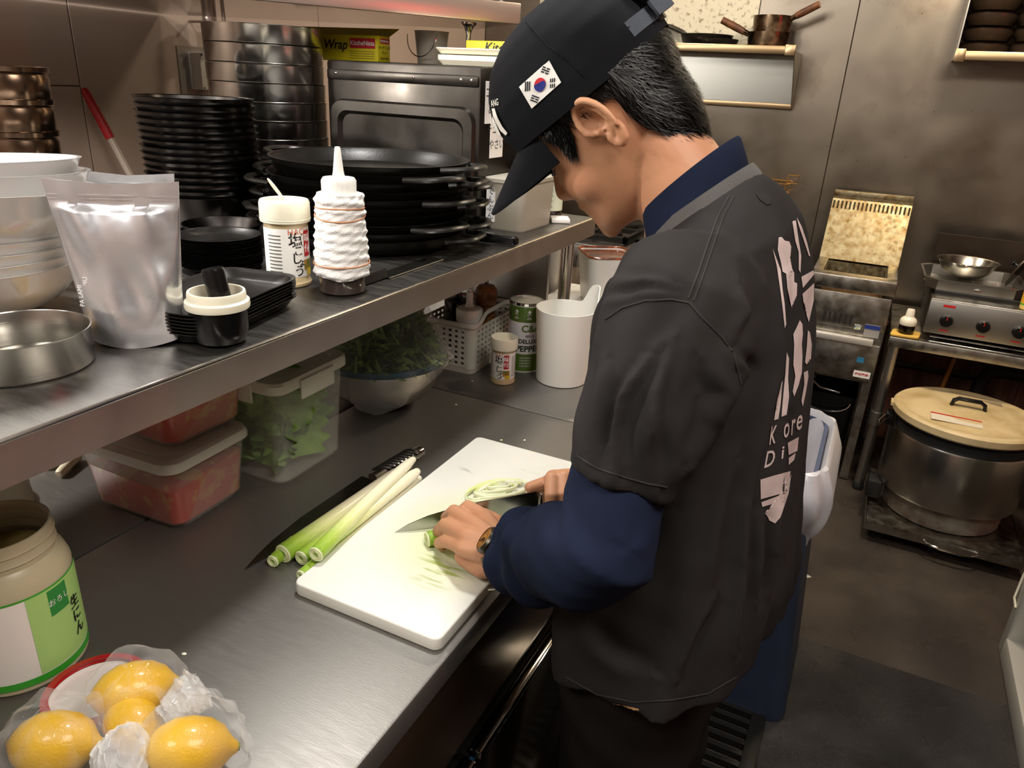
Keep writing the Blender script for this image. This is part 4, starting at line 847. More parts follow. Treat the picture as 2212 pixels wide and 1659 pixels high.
# ---- striped-handle knife beside the leeks
tip = Vector(g(531, 1233, ZC + 0.001)); end = Vector(g(921, 974, ZC + 0.014)); d = (end - tip); d.z = 0; L = d.length
t = thing('chef_knife', 'chef knife with striped steel handle lying left of the leeks', 'knife', (tip.x, tip.y, ZC + 0.0005), math.atan2(d.y, d.x))
bl = L * 0.70
bp = [(0, 0.002), (0.03, 0.013), (0.07, 0.024), (0.14, 0.036), (bl, 0.046), (bl, 0.0), (0.1, -0.001), (0.04, -0.0005)]
MB().prism(bp, 0.001, 0.0028).obj('blade', mat('dark_blade', '#77736e', 0.2, 1.0), t)
hp = []
for k in range(22):
    q = k / 21; hp.append((bl - 0.006 + q * (L - bl), 0.016 - 0.004 * q, 0.013))
MB().tube(hp, [0.0085 + 0.0035 * math.sin(PI * min(1, q * 1.05)) + 0.003 * (q > .85) for q in np.linspace(0, 1, 22)], 16, sx=0.85, sy=1.2).obj('handle', STEELP, t)
for k in range(9):
    x = bl + 0.018 + k * (L - bl - 0.045) / 8; rr_ = 0.0122
    MB().tube([(x - 0.010 + 0.020 * q, 0.014 + 1.25 * rr_ * math.cos(PI * (0.12 + 0.76 * q)), 0.013 + 0.86 * rr_ * math.sin(PI * (0.12 + 0.76 * q))) for q in np.linspace(0, 1, 9)], 0.0021, 6).obj('stripe', mat('dark_stripe', '#33302e', 0.35, 0.6), t)
# ---- chef's knife in the cook's hand
k0 = Vector(g(853, 1150, ZB + 0.001)); k1 = Vector(g(1160, 1119, ZB + 0.001)); KD = (k1 - k0); KD.z = 0; KL = KD.length; KD.normalize()
t = thing('chef_knife', 'broad steel chef knife gripped by the cook over the board', 'knife', (k0.x, k0.y, ZB + 0.001), math.atan2(KD.y, KD.x))
KH = 0.050; prof = [(0, 0.0), (0.02, 0.012), (0.05, 0.0235), (0.09, 0.033), (0.14, 0.041), (KL, KH), (KL, 0.001), (0.12, 0.0), (0.05, 0.0)]
mb = MB(); n_ = len(prof)
mb.add([(x, 0.0011 * (0.25 + z / KH), z) for x, z in prof] + [(x, -0.0011 * (0.25 + z / KH), z) for x, z in prof], [tuple(range(n_)), tuple(reversed(range(n_, 2 * n_)))] + [(k, n_ + k, n_ + (k + 1) % n_, (k + 1) % n_) for k in range(n_)])
mb.obj('blade', mat('knife_blade', '#aaaaa6', 0.2, 1.0, rvar=0.05, vscale=20), t, smooth=0)
MB().box((KL + 0.008, 0, 0.030), (0.016, 0.013, 0.034)).obj('bolster', CHROME, t, bevel=0.003)
MB().tube([(KL + 0.014 + 0.125 * q, 0, 0.034 - 0.006 * q + 0.004 * math.sin(PI * q)) for q in np.linspace(0, 1, 14)], [0.0125 + 0.002 * math.sin(PI * q) for q in np.linspace(0, 1, 14)], 16, sx=1.15, sy=0.75).obj('handle', mat('steel_handle', '#6d6a66', 0.25, 0.9), t)
# ---- shaved leek
sl = thing('sliced_leek', 'little mound of thin pale sliced leek on the board beyond the knife', 'sliced leek', onz(1076, 1066, ZB))
c0 = Vector(onz(1076, 1066, ZB)); ax1 = (Vector(onz(1140, 1052, ZB)) - c0); ax1.z = 0; e1 = ax1.normalized(); e2 = Vector((-e1.y, e1.x, 0)); r_ = random.Random(4); SLM = [mat('leek_slice_%d' % i, c_, 0.35, sss=0.3) for i, c_ in enumerate(('#eef0cf', '#e3eaa8', '#f2f0dc'))]
for k in range(34):
    f = 0.12 + 0.88 * (k / 33); a_, b_ = 0.062 * f * r_.uniform(.9, 1.05), 0.026 * f * r_.uniform(.85, 1.1); s0 = r_.uniform(-0.3, 0.5) + (PI if k % 3 == 0 else 0); sp = r_.uniform(1.6, 3.6); zz = 0.0035 + 0.012 * (1 - f) * r_.uniform(.5, 1) + 0.003 * r_.random()
    ox, oy = r_.uniform(-.003, .003), r_.uniform(-.003, .003)
    pts = [e1 * (a_ * math.cos(s0 + sp * q) + ox) + e2 * (b_ * math.sin(s0 + sp * q) + oy) + Vector((0, 0, zz + .0015 * math.sin(5 * q))) for q in np.linspace(0, 1, 16)]
    MB().tube(pts, [0.0012 + 0.0012 * math.sin(PI * q) for q in np.linspace(0, 1, 16)], 6, sx=1.7, sy=0.9).obj('slice', SLM[k % 3], sl)
# ---- leek roots behind the kimchi box
for lab_, a, b in (('pale leek root poking out left of the kimchi containers', (88, 1003, .862), (150, 985, .862)), ('second pale leek root, lying nearer the worktop seam', (126, 1024, .860), (165, 985, .862))):
    leek(lab_, g(*b), Vector(g(*a)), 0.010, 0.007, group='leek roots by the kimchi box', m=mat('leek_root', '#e6ddc0', .4, sss=.2))
# ---- crumbs on the steel
for k, (px, py) in enumerate(((985, 875), (1083, 952), (1133, 952), (1020, 824), (1042, 1010), (398, 1414))):
    p = onz(px, py, ZC)
    tag(MB().sphere((0, 0, 0.0012), 0.0022, 8, 5, (1.5, 1, .55)).obj('leek_scrap', SLM[k % 3], None, loc=(p[0], p[1], ZC), rot=(0, 0, k * .7)), ['tiny leek scrap lying near the salad bowl', 'tiny leek scrap just behind the board corner', 'tiny leek scrap behind the board towards the pitcher', 'tiny white scrap below the slotted basket', 'tiny leek scrap on the board behind the slices', 'tiny green scrap alone on the near worktop'][k], 'scrap', 'scraps on the steel') if k != 4 else None
# ---- jar with green label
t = thing('plastic_jar', 'open plastic jar with white and green label at the left frame edge', 'jar', (-0.793, 0.372, ZC)); r = 0.066
MB().lathe(shell([(r * .95, 0), (r, .004), (r, .128), (r * .93, .142), (r * .83, .150), (r * .83, .156), (r * .86, .158), (r * .83, .161), (r * .83, .168), (r * .86, .170), (r * .83, .173), (r * .83, .183)], 0.002), 64).obj('jar', mat('yellowish_plastic', '#c9c0a0', 0.3, alpha=0.78), t)
lb = MB().lathe([(r + .0006, .012), (r + .0006, .122)], 64).obj('label', mat('label_white', '#eceae4', .45), t)
def cyl_patch(a0, a1, z0, z1, m, name, rr_, parent):
    n_ = 14; vs = []
    for k in range(n_ + 1):
        a = a0 + (a1 - a0) * k / n_
        for zz in (z0, z1): vs.append((rr_ * math.cos(a), rr_ * math.sin(a), zz))
    return MB().add(vs, [(2 * k, 2 * k + 2, 2 * k + 3, 2 * k + 1) for k in range(n_)]).obj(name, m, parent)
cyl_patch(-0.28, 1.3, .020, .122, mat('label_lime', '#a6d27c', .45), 'green_panel', r + .0011, lb)
MB().lathe([(r + .0012, .010), (r + .0014, .019)], 64).obj('green_stripe', mat('label_green', '#3aa52e', .45), lb); MB().lathe([(r + .0012, .1205), (r + .0014, .123)], 64).obj('green_line', mat('label_green', '#3aa52e', .45), lb)
cyl_patch(0.05, 0.42, .085, .118, mat('label_deep_green', '#2c8a3a', .45), 'green_badge', r + .0015, lb); link('lettering', wrap_cyl(text_mesh('おろし', 0.0095), r + .0019, 0.24, .101), mat('print_white', '#f2f2f0', 0.5), lb)
link('lettering', wrap_cyl(text_mesh('生\nに\nん', 0.018, offset=.0004), r + .0019, 0.56, .062), mat('ink_black', '#141210', .5), lb)
MB().lathe([(r * .90, .030), (r * .80, .143), (0.0005, .145)], 40).obj('paste', mat('garlic_paste', '#b3a062', 0.6, c2='#8a7434', vscale=30), t)
# ---- second translucent canister behind
t = thing('plastic_canister', 'tall translucent plastic canister behind the green-labelled jar', 'canister', (-0.955, 0.452, ZC))
MB().lathe(shell([(.050, 0), (.053, .003), (.054, .11), (.049, .113), (.0475, .13), (.0475, .195), (.049, .197)], .002), 48).obj('canister', mat('milky_plastic', '#d8d2c2', 0.35, alpha=0.7), t)
# ---- red lid
t = thing('jar_lid', 'red screw lid lying upside down beside the jar', 'lid', (-0.6635, 0.371, ZC)); 
MB().lathe(shell([(.0005, 0), (.052, 0), (.0545, .003), (.0545, .008), (.053, .010), (.0545, .012), (.054, .016), (.050, .0175)], .0045), 56).obj('lid', mat('red_lid', '#b81d22', 0.25, coat=.3), t)
MB().lathe([(.0005, .0052), (.047, .0052), (.0485, .009)], 48).obj('liner', mat('liner_white', '#e9e4e0', 0.4), t)
# ---- lemons in bags
LEMM = mat('lemon_skin', '#dcae0e', 0.38, c2='#c29406', vscale=10, bump=0.35, bscale=330, coat=.25, sss=.1)
LP = [(118, 1606, .884, 0.5, 0.0), (293, 1492, .888, 0.95, 0.15), (288, 1566, .878, -0.2, 0.1), (410, 1618, .884, 0.75, 0.2)]
LN = ['largest lemon, in the bag nearest the frame edge', 'lemon wrapped in film touching the red lid', 'lemon half hidden beneath the bag knots', 'lemon with a green stem scar at the right of the bag']
lpos = []
for (px, py, z, rz_, tl), nm in zip(LP, LN):
    p = onz(px, py, z); lpos.append(Vector(p)); t = thing('lemon', nm, 'lemon', (p[0], p[1], z), group='lemons in the plastic bags', rot=(0, 0, rz_)); t.scale = (.92, .92, .92) if px != 288 else (.78, .78, .78)
    pr = [(-.0495, .0035), (-.0465, .0060), (-.042, .013), (-.033, .0235), (-.018, .0315), (0, .0335), (.018, .031), (.032, .0235), (.040, .0135), (.0445, .0085), (.0485, .0060), (.0505, .0015)]
    MB().lathe([(r_, z_) for z_, r_ in pr], 32, cap0=True, cap1=True).obj('fruit', LEMM, t, rot=(0, PI / 2 + tl, 0), smooth=60)
    MB().lathe([(.0005, -.0515), (.0042, -.0510), (.0046, -.0492)], 10).obj('stem_scar', mat('stem_green', '#6d7a2a', .6), t, rot=(0, PI / 2 + tl + PI, 0))
def crumple(name, pts, radius, amp, seed, m, parent, seg=(72, 40)):
    """a thin crumpled bag skin around a set of spheres"""
    NU, NV = seg; c = sum(pts, Vector()) / len(pts); vs = []; fs = []; R_ = random.Random(seed); ph = [R_.uniform(0, 6.28) for _ in range(8)]
    for j in range(NV + 1):
        th = PI * j / NV
        for i in range(NU):
            a = 2 * PI * i / NU; d = Vector((math.sin(th) * math.cos(a), math.sin(th) * math.sin(a), -math.cos(th)))
            s = max((p - c).dot(d) + radius[k] for k, p in enumerate(pts))
            tri = abs(((a * 4.5 + th * 3 + ph[0]) / PI) % 2 - 1) + abs(((a * 7 - th * 5 + ph[1]) / PI) % 2 - 1) * .6 + abs(((th * 11 + a * 2 + ph[2]) / PI) % 2 - 1) * .6
            s += amp * (tri - 1.1) * math.sin(th) ** .5
            q = c + d * s; q.z = max(q.z, ZC + 0.0008); vs.append(q)
    for j in range(NV):
        for i in range(NU): fs.append((j * NU + i, j * NU + (i + 1) % NU, (j + 1) * NU + (i + 1) % NU, (j + 1) * NU + i))
    mb = MB().add(vs, fs)
    O = Vector(parent.location); mb.v = [tuple(Vector(v) - O) for v in mb.v]
    return mb.obj(name, m, parent, smooth=28)
FILM = film_mat('clear_bag_film', base=0.02, streak=0.35, scale=34, rough=0.08); KNOT = film_mat('bunched_film', base=0.30, streak=0.9, scale=60, rough=0.1)
def knot(parent, a, b, r):
    O = Vector(parent.location); a, b = Vector(a) - O, Vector(b) - O; pts = [a.lerp(b, q) for q in np.linspace(0, 1, 26)]; R_ = random.Random(2)
    rs = [r * (0.45 + 0.75 * q ** .8) * (1 if q < .93 else .55) * R_.uniform(.93, 1.07) for q in np.linspace(0, 1, 26)]
    mb = MB().tube(pts, rs, 26); mb.v = [tuple(Vector(v) + Vector((R_.uniform(-1, 1), R_.uniform(-1, 1), R_.uniform(-1, 1))) * r * .07) for v in mb.v]
    mb.obj('twisted_neck', KNOT, parent, smooth=50)
bg1 = thing('plastic_bag', 'clear bag with twisted neck around the two lemons by the red lid', 'bag', (lpos[1].x, lpos[1].y, ZC), group='clear lemon bags')
crumple('film', [lpos[1], lpos[2]], [.046, .044], .007, 1, FILM, bg1); knot(bg1, onz(350, 1550, .89), onz(438, 1480, .905), .022)
bg2 = thing('plastic_bag', 'clear bag around the largest lemon at the frame bottom', 'bag', (lpos[0].x, lpos[0].y, ZC), group='clear lemon bags')
crumple('film', [lpos[0]], [.049], .008, 2, FILM, bg2); knot(bg2, onz(215, 1640, .90), onz(285, 1625, .915), .024)
bg3 = thing('plastic_bag', 'clear loose-cornered bag around the rightmost lemon', 'bag', (lpos[3].x, lpos[3].y, ZC), group='clear lemon bags')
crumple('film', [lpos[3], Vector(onz(500, 1610, .865)), Vector(onz(440, 1545, .875))], [.045, .018, .02], .008, 3, FILM, bg3)
# ================================================================== far side of the kitchen
# ---- gas range
t = thing('gas_range', 'wide steel gas range with black grates beyond the cook', 'stove', (-1.15, 3.40, 0))
MB().box((0, 0, 0.44), (1.18, 0.54, 0.80)).obj('body', STEELD, t, bevel=0.006)
MB().box((0, 0.0, 0.8375), (1.20, 0.56, 0.025)).obj('top', STEEL, t, bevel=0.004)
MB().box((0, -0.278, 0.79), (1.18, 0.012, 0.10)).obj('control_panel', STEEL, t, bevel=0.003)
for x in (-0.4, 0.0, 0.4): MB().lathe([(.024, 0), (.022, .02), (.0005, .021)], 24).obj('knob', BLKPL, t, loc=(x, -0.284, 0.79), rot=(PI / 2, 0, 0))
for ix, x in enumerate((-0.39, 0.0, 0.39)):
    gr = MB(); MB().lathe([(.05, 0.0), (.055, .012), (.03, .02), (.0005, .02)], 28).obj('burner', IRON, t, loc=(x, 0, 0.85))
    for s in (-1, 1): gr.box((x, s * 0.20, 0.872), (0.35, 0.020, 0.03)); gr.box((x + s * 0.165, 0, 0.872), (0.020, 0.42, 0.03))
    for k in range(8):
        a = k * PI / 4; gr.box((x + 0.115 * math.cos(a), 0.125 * math.sin(a), 0.880), (0.11, 0.016, 0.026), a)
    gr.obj('grate', IRON, t, bevel=0.002)
for x in (-0.56, 0.56):
    for y in (-0.24, 0.24): MB().lathe([(.02, 0), (.02, .05)], 12, (x, y, 0), True, True).obj('foot', STEEL, t)
# ---- sauce tubs on a white stand past the end of the shelf
t = thing('tub_stand', 'white plastic stand under the saucy tubs at the worktop end', 'stand', (-0.705, 2.085, ZC))
MB().prism(rrect(0.30, 0.26, 0.02), 0.045, 0.058).obj('tray', WHTPL, t, bevel=0.003)
for x in (-0.12, 0.12):
    for y in (-0.10, 0.10): MB().lathe([(.010, 0), (.009, .047)], 14, (x, y, 0), True, True).obj('leg', WHTPL, t)
SAUCE = mat('brown_sauce', '#3a1408', 0.12, c2='#8a4414', vscale=22, coat=.5, thr=(.4, .6))
def sauce_tub(label, loc, rz, w, d, h, drip, m):
    t = thing('sauce_tub', label, 'tub', loc, rz, 'saucy tubs on the white stand')
    rr = [(w - .035, d - .035, 0), (w - .03, d - .03, .005), (w, d, h)]
    MB().loft([ring3(rrect(a, b, .03, 6), z) for a, b, z in rr] + [ring3(rrect(a - .005, b - .005, .028, 6), z + (.003 if z < .004 else 0)) for a, b, z in reversed(rr)]).obj('tub', m, t)
    MB().loft([ring3(rrect(w - .018, d - .018, .026, 6), h * .72), ring3(rrect(w - .0075, d - .0075, .027, 6), h - .005), ring3(rrect(w * .5, d * .5, .02, 6), h - .002)]).obj('sauce', SAUCE, t)
    MB().tube([(*p, h + .001) for p in rrect(w - .002, d - .002, .029, 6)], 0.0032, 8, close=True).obj('saucy_rim', mat('orange_smear', '#9c4a14', .25, c2='#4a1a08', vscale=60, coat=.5), t)
    if drip:
        dp = [(0.035 + .004 * math.sin(9 * q), -d / 2 - .0015 + .014 * q * .9, h - q * .10) for q in np.linspace(0, 1, 18)]
        MB().tube(dp, [.0085 * (1 - .45 * q) + .0025 * math.sin(14 * q) for q in np.linspace(0, 1, 18)], 10, sy=.9, sx=.4).obj('drip', mat('orange_drip', '#b0520f', .2, coat=.5), t)
        # cling film hanging off its rim
        vs = []; fs = []; NU, NV = 48, 16; pl = rrect(w + .006, d + .006, .032, 11)
        for j in range(NV + 1):
            for i in range(NU):
                x, y = pl[i]; q = j / NV; hang = .085 + .035 * math.sin(3 * 2 * PI * i / NU + 1); k_ = 1 + .03 * math.sin(11 * i + 3 * q) * q - .06 * q
                vs.append((x * k_, y * k_, h + .002 - hang * q + .003 * math.sin(i * 1.3) * q))
        for j in range(NV):
            for i in range(NU): fs.append((j * NU + i, j * NU + (i + 1) % NU, (j + 1) * NU + (i + 1) % NU, (j + 1) * NU + i))
        MB().add(vs, fs).obj('cling_film', film_mat('clear_bag_film'), t, smooth=60)
sauce_tub('white tub of dark sauce with an orange drip down its side', (-0.688, 2.075, ZC + .0585), 0.62, 0.150, 0.165, 0.145, True, WHTPL)
t2 = sauce_tub('sauce-rimmed grey tub of dark sauce behind the shelf post', (-0.940, 2.165, ZC + .0005), 0.2, 0.15, 0.15, 0.185, False, mat('grey_tub', '#a7a097', .35))
# ---- wall shelf with pans
SHM = mat('shelf_edge_steel', '#b59c78', .3, 1.0)
t = thing('wall_shelf', 'steel wall shelf with side bracket above the range', 'shelf', (-1.02, 3.575, 1.66))
MB().box((0, 0, 0.018), (1.17, 0.245, 0.004)).obj('plate', STEEL, t); MB().box((0, -0.120, 0.022), (1.17, 0.008, 0.032)).obj('front_rail', SHM, t, bevel=.003)
MB().box((0.565, -0.120, 0.022), (0.04, 0.014, 0.04)).obj('rail_cap', SHM, t, bevel=.002)
mb = MB(); vs = [(0.582, -.118, .016), (0.582, .118, .016), (0.582, .118, -.205), (0.582, .100, -.205)]; mb.add(vs + [(x + .004, y, z) for x, y, z in vs], [(0, 1, 2, 3), (7, 6, 5, 4), (0, 4, 5, 1), (1, 5, 6, 2), (2, 6, 7, 3), (3, 7, 4, 0)]); mb.obj('side_bracket', STEEL, t)
MB().box((0.0, 0.100, -0.195), (1.17, 0.010, 0.022)).obj('lower_rail', SHM, t, bevel=.002)
MB().box((0, 0.116, -0.09), (1.165, 0.003, 0.20)).obj('back_sheet', mat('bracket_sheet', '#8d8b84', .3, 1.0), t)
MB().box((-0.15, 0.114, 0.24), (1.05, 0.004, 0.40)).obj('enamel_sheet', ENAMEL, t)
def saucepan(label, loc, rz, r, h, grime, htilt=0.12):
    t = thing('saucepan', label, 'saucepan', loc, rz, 'saucepans on the wall shelf')
    MB().lathe(shell([(r * .78, 0), (r * .9, .008), (r * .97, h * .6), (r, h)], .0025), 48).obj('pot', grime, t)
    MB().tube([(r * .9, 0, h * .85), (r * 1.25, 0, h * .9 + .01)], [.010, .012], 12).obj('ferrule', grime, t)
    MB().tube([(r * 1.2, 0, h * .9 + .008), (r * 1.5, 0, h * .9 + .02), (r * 2.3, 0, h * .9 + .05)], [.013, .015, .014], 14).obj('handle', mat('burnt_wood', '#6a3f22', .5, c2='#3a1f10', vscale=20), t)
PG = mat('burnt_steel', '#7a6650', .3, 1.0, c2='#2c2118', vscale=14, rvar=.15, thr=(.35, .6))
zS = 1.6805
saucepan('lower burnt saucepan with wooden handle pointing left on the wall shelf', (-0.565, 3.565, zS), PI + .18, .088, .072, PG)
saucepan('upper saucepan nested askew with wooden handle pointing right', (-0.560, 3.57, zS + .050), -.25, .080, .085, PG)
def frypan(label, loc, rz, r):
    t = thing('frying_pan', label, 'frying pan', loc, rz, 'frying pans on the wall shelf')
    MB().lathe(shell([(r * .78, 0), (r * .86, .006), (r, .042)], .003), 48).obj('dish', IRON, t)
    MB().tube([(r * .92, 0, .034), (r * 1.3, 0, .06), (r * 2.3, 0, .095)], [.008, .009, .010], 12, sx=.7, sy=1.4).obj('handle', IRON, t)
frypan('black frying pan lying beside the saucepans on the wall shelf', (-0.80, 3.573, zS), 2.75, .11); frypan('second black frying pan nested on the first, handle to the left', (-0.83, 3.573, zS + .016), 2.6, .115)
frypan('black frying pan farthest left on the wall shelf', (-1.20, 3.57, zS), 2.9, .115)
# ---- right wall shelf with dark stacked pans
t = thing('wall_shelf', 'steel wall shelf at the right holding dark stacked pans', 'shelf', (0.68, 3.575, 1.66))
MB().box((0, 0, 0.018), (1.08, 0.245, 0.004)).obj('plate', STEEL, t); MB().box((0, -0.120, 0.022), (1.08, 0.008, 0.032)).obj('front_rail', SHM, t, bevel=.003); MB().box((-0.525, -0.121, 0.022), (0.035, 0.014, 0.045)).obj('rail_cap', SHM, t, bevel=.002)
MB().box((-0.538, 0, 0.16), (0.004, 0.245, 0.30)).obj('side_panel', STEEL, t)
def dp_me(): return MB().lathe(shell([(.060, 0), (.075, .006), (.088, .030), (.090, .048), (.096, .050)], .003), 44).mesh('dark_pot')
for (x, y, lab_) in ((0.235, 3.585, 'in the stack nearest the shelf end'), (0.405, 3.565, 'in the second stack from the shelf end'), (0.62, 3.57, 'in the third stack along the right wall shelf')):
    stack('dark_pot', 'dark stone-like pot', lab_, 'pot', 'dark pots on the right wall shelf', dp_me, mat('dark_pot', '#3a2d22', .3, .5), (x, y, zS), 5, .052)
# ---- fryer
FX0, FX1, FY0, FY1 = -0.185, 0.130, 3.136, 3.640
t = thing('deep_fryer', 'steel deep fryer with slotted greasy backsplash', 'fryer', ((FX0 + FX1) / 2, FY0, 0)); fw = (FX1 - FX0)
FRM = mat('fryer_steel', '#a9a59c', .34, 1.0, c2='#7d7263', vscale=16, rvar=.1, thr=(.25, .55)); FRG = mat('greasy_steel', '#8d8368', .42, .9, c2='#6e5836', vscale=34, rvar=.15, thr=(.3, .62))
MB().box((0, .06, .60), (fw - .008, .12, .29)).obj('lower_body', FRM, t); MB().box((0, .30, .55), (fw - .008, .37, .28)).obj('rear_body', FRM, t)
# rim of the oil well
mb = MB()
mb.box((0, .035, .840), (fw, .07, .056)); mb.obj('front_rim', FRM, t, bevel=.006)
for s in (-1, 1): MB().box((s * (fw / 2 - .02), .21, .840), (.04, .30, .05)).obj('side_rim', FRM, t, bevel=.004)
MB().box((0, .21, .735), (fw - .08, .30, .006)).obj('oil', mat('fryer_oil', '#4a2c14', .08), t)
MB().box((0, .345, .79), (fw - .08, .01, .13)).obj('well_back', FRG, t)
for s in (-1, 1): MB().box((s * (fw / 2 - .041), .21, .79), (.004, .29, .11)).obj('well_side', FRG, t)
MB().tube([(-.11, .19, .755), (.11, .20, .755)], .004, 8).obj('heating_rod', STEEL, t)
# slanted backsplash
y0, z0, y1, z1 = .355, .862, .470, 1.105
def slab(x0, x1, a, b, th, name, m, parent):
    p = lambda q: (y0 + (y1 - y0) * q, z0 + (z1 - z0) * q)
    (ya, za), (yb, zb) = p(a), p(b); vs = [(x0, ya, za), (x1, ya, za), (x1, yb, zb), (x0, yb, zb)]
    return MB().add(vs + [(x, y + th, z - th * .4) for x, y, z in vs], [(0, 1, 2, 3), (7, 6, 5, 4), (0, 4, 5, 1), (1, 5, 6, 2), (2, 6, 7, 3), (3, 7, 4, 0)]).obj(name, m, parent)
slab(-fw / 2, fw / 2, 0, .80, .012, 'backsplash', FRG, t)
slab(-fw / 2, fw / 2, .80, .835, .012, 'slot_strip_lower', FRG, t); slab(-fw / 2, fw / 2, .965, 1.0, .012, 'slot_strip_upper', FRG, t)
ns = 19
for k in range(ns + 1):
    x = -fw / 2 + fw * k / ns; slab(max(x - .0045, -fw / 2), min(x + .0045, fw / 2), .835, .965, .010, 'slot_bar', FRG, t)
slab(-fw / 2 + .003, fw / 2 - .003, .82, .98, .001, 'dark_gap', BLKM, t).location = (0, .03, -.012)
MB().box((0, .478, .93), (fw, .012, .37)).obj('rear_sheet', FRG, t)
MB().box((0, .490, 1.125), (fw, .030, .030)).obj('rear_cap', FRG, t, bevel=.003)
# front fittings
MB().box((0, -.004, .735), (fw - .012, .008, .135)).obj('control_panel', FRM, t, bevel=.002)
for k in range(6): MB().box((-.075 + .020 * k, -.0085, .700), (.007, .002, .042)).obj('vent_slot', BLKM, t)
MB().box((-.128, -.009, .705), (.030, .002, .050)).obj('warning_sticker', mat('label_white', '#eceae4', .45), t)
MB().box((.055, -.009, .675), (.024, .002, .022)).obj('small_sticker', mat('sticker_mix', '#d8d27a', .5, c2='#3a66a8', vscale=160), t)
MB().box((.108, -.009, .668), (.056, .002, .050)).obj('grey_sticker', mat('sticker_grey', '#8e8b88', .4), t); MB().box((.108, -.0105, .684), (.056, .002, .016)).obj('blue_sticker', mat('sticker_blue', '#26357a', .4), t)
MB().box((-.01, -.020, .625), (fw - .05, .030, .026)).obj('door_handle', mat('bright_bar', '#dcd8cf', .3, .6), t, bevel=.004)
dn_ = MB().box((0, -.003, .535), (fw - .012, .012, .150)).obj('door', FRM, t, bevel=.002)
st = MB().box((.110, -.011, .485), (.062, .002, .026)).obj('red_sticker', mat('label_white', '#eceae4', .45), t)
me = text_mesh('使用厳禁!', .0125, offset=.0003); flat_on(me, Matrix.Translation((.110, -.0125, .485)) @ Matrix.Rotation(PI / 2, 4, 'X')); link('lettering', me, mat('ink_red', '#b0161a', .5), t)
MB().box((.093, -.010, .545), (.026, .002, .022)).obj('blue_patch', mat('sticker_cyan', '#3a86b0', .4), t)
for x in (-fw / 2 + .02, fw / 2 - .02):
    for y in (.03, .46): MB().box((x, y, .235), (.032, .032, .46)).obj('leg', FRM, t); MB().lathe([(.012, 0), (.012, .03)], 12, (x, y, 0), True, True).obj('leg_foot', BLKM, t)
# fryer basket hanging on the wall side
t = thing('fryer_basket', 'gold-toned wire fryer basket hanging left of the fryer', 'basket', (-0.47, 3.60, 1.05)); GW = mat('gold_wire', '#c79a52', .3, .9)
for z, s in ((.10, 1.0), (.05, .94), (0.0, .88)): MB().tube([(x * s, y * s, z) for x, y in rrect(.20, .15, .02, 4)], .0028, 6, close=True).obj('wire_hoop', GW, t)
for k in range(10):
    x = -.09 + .02 * k
    for y in (-.072, .072): MB().tube([(x, y, .10), (x * .9, y * .9, 0)], .0013, 5).obj('wire', GW, t)
MB().tube([(.085, -.02, .10), (.085, -.02, .135), (.13, -.02, .135), (.13, -.02, .10), (.085, -.02, .10)], .003, 6).obj('hook', GW, t)
MB().tube([(.0, .075, .10), (.0, .098, .10)], .003, 6).obj('wall_peg', GW, t)
# black bin under the fryer
t = thing('waste_bin', 'black square bin with wire handle pushed under the fryer', 'bin', (-0.03, 3.36, 0))
tub(.24, .26, .34, .03, .02, .003).obj('bin', BLKPL, t); MB().tube([(.10 * math.cos(a), -.135 - .012 * math.sin(a), .315 - .05 * math.sin(a)) for a in np.linspace(0, PI, 14)], .0028, 6).obj('handle', CHROME, t)
t = thing('gas_valve', 'bent metal lever hanging under the fryer body', 'valve', (-0.05, 3.17, 0.385)); MB().tube([(-.05, .02, .035), (-.04, 0, .02), (-.01, 0, -.002), (.07, 0, -.01)], .004, 8).obj('lever', CHROME, t); MB().box((-.05, .02, .045), (.03, .03, .03)).obj('valve_body', BLKM, t)
# ---- rack
RX0, RY0, RZ = 0.145, 3.072, 0.677
t = thing('equipment_rack', 'steel rack on posts carrying the griddle', 'rack', (RX0, RY0, 0))
MB().box((.48, .28, RZ - .0215), (.96, .56, .04)).obj('shelf', FRM, t, bevel=.003); MB().box((.48, .28, .10), (.90, .50, .012)).obj('lower_shelf', FRM, t) if False else None
for x in (.025, .935):
    for y in (.025, .535):
        lg = MB().lathe([(.019, .03), (.019, RZ - .042)], 18, (x, y, 0), True, True).obj('post', STEEL, t)
        MB().lathe([(.0235, .30), (.0235, .355)], 18, (x, y, 0), True, True).obj('collar', STEEL, t); MB().lathe([(.020, .0), (.022, .02), (.015, .035)], 14, (x, y, 0), True, True).obj('foot', RUBBER, t)
sx_ = MB().box((.50, -.001, RZ - .020), (.06, .003, .026)).obj('red_sticker', mat('label_pink', '#e4c6c0', .45), t)
me = text_mesh('注意', .02, offset=.0003); flat_on(me, Matrix.Translation((.50, -.0032, RZ - .020)) @ Matrix.Rotation(PI / 2, 4, 'X')); link('lettering', me, mat('ink_red', '#b0161a', .5), t)
# ---- griddle
t = thing('griddle', 'steel countertop griddle with black knobs on the rack', 'griddle', (0.60, 3.32, RZ))
MB().box((0, 0, .095), (.70, .42, .135)).obj('body', FRM, t, bevel=.006); MB().box((0, .03, .170), (.68, .34, .02)).obj('plate', IRON, t, bevel=.004)
MB().box((0, .215, .24), (.70, .012, .20)).obj('splash_guard', mat('burnt_panel', '#3a3129', .4, .8), t)
fp = MB().box((0, -.213, .093), (.70, .012, .125)).obj('front_panel', STEEL, t, bevel=.002)
for x in (-.283, -.163, -.05, .08, .2):
    k_ = MB().lathe([(.023, 0), (.022, .014), (.019, .020), (.0005, .021)], 28).obj('knob', BLKPL, t, loc=(x, -.2195, .085), rot=(PI / 2, 0, 0)); MB().box((0, .012, .021), (.003, .012, .002)).obj('pointer', mat('red_button', '#b01818', .35), k_)
    MB().box((x, -.2195, .047), (.030, .001, .005)).obj('marking', mat('ink_red', '#b0161a', .5), t)
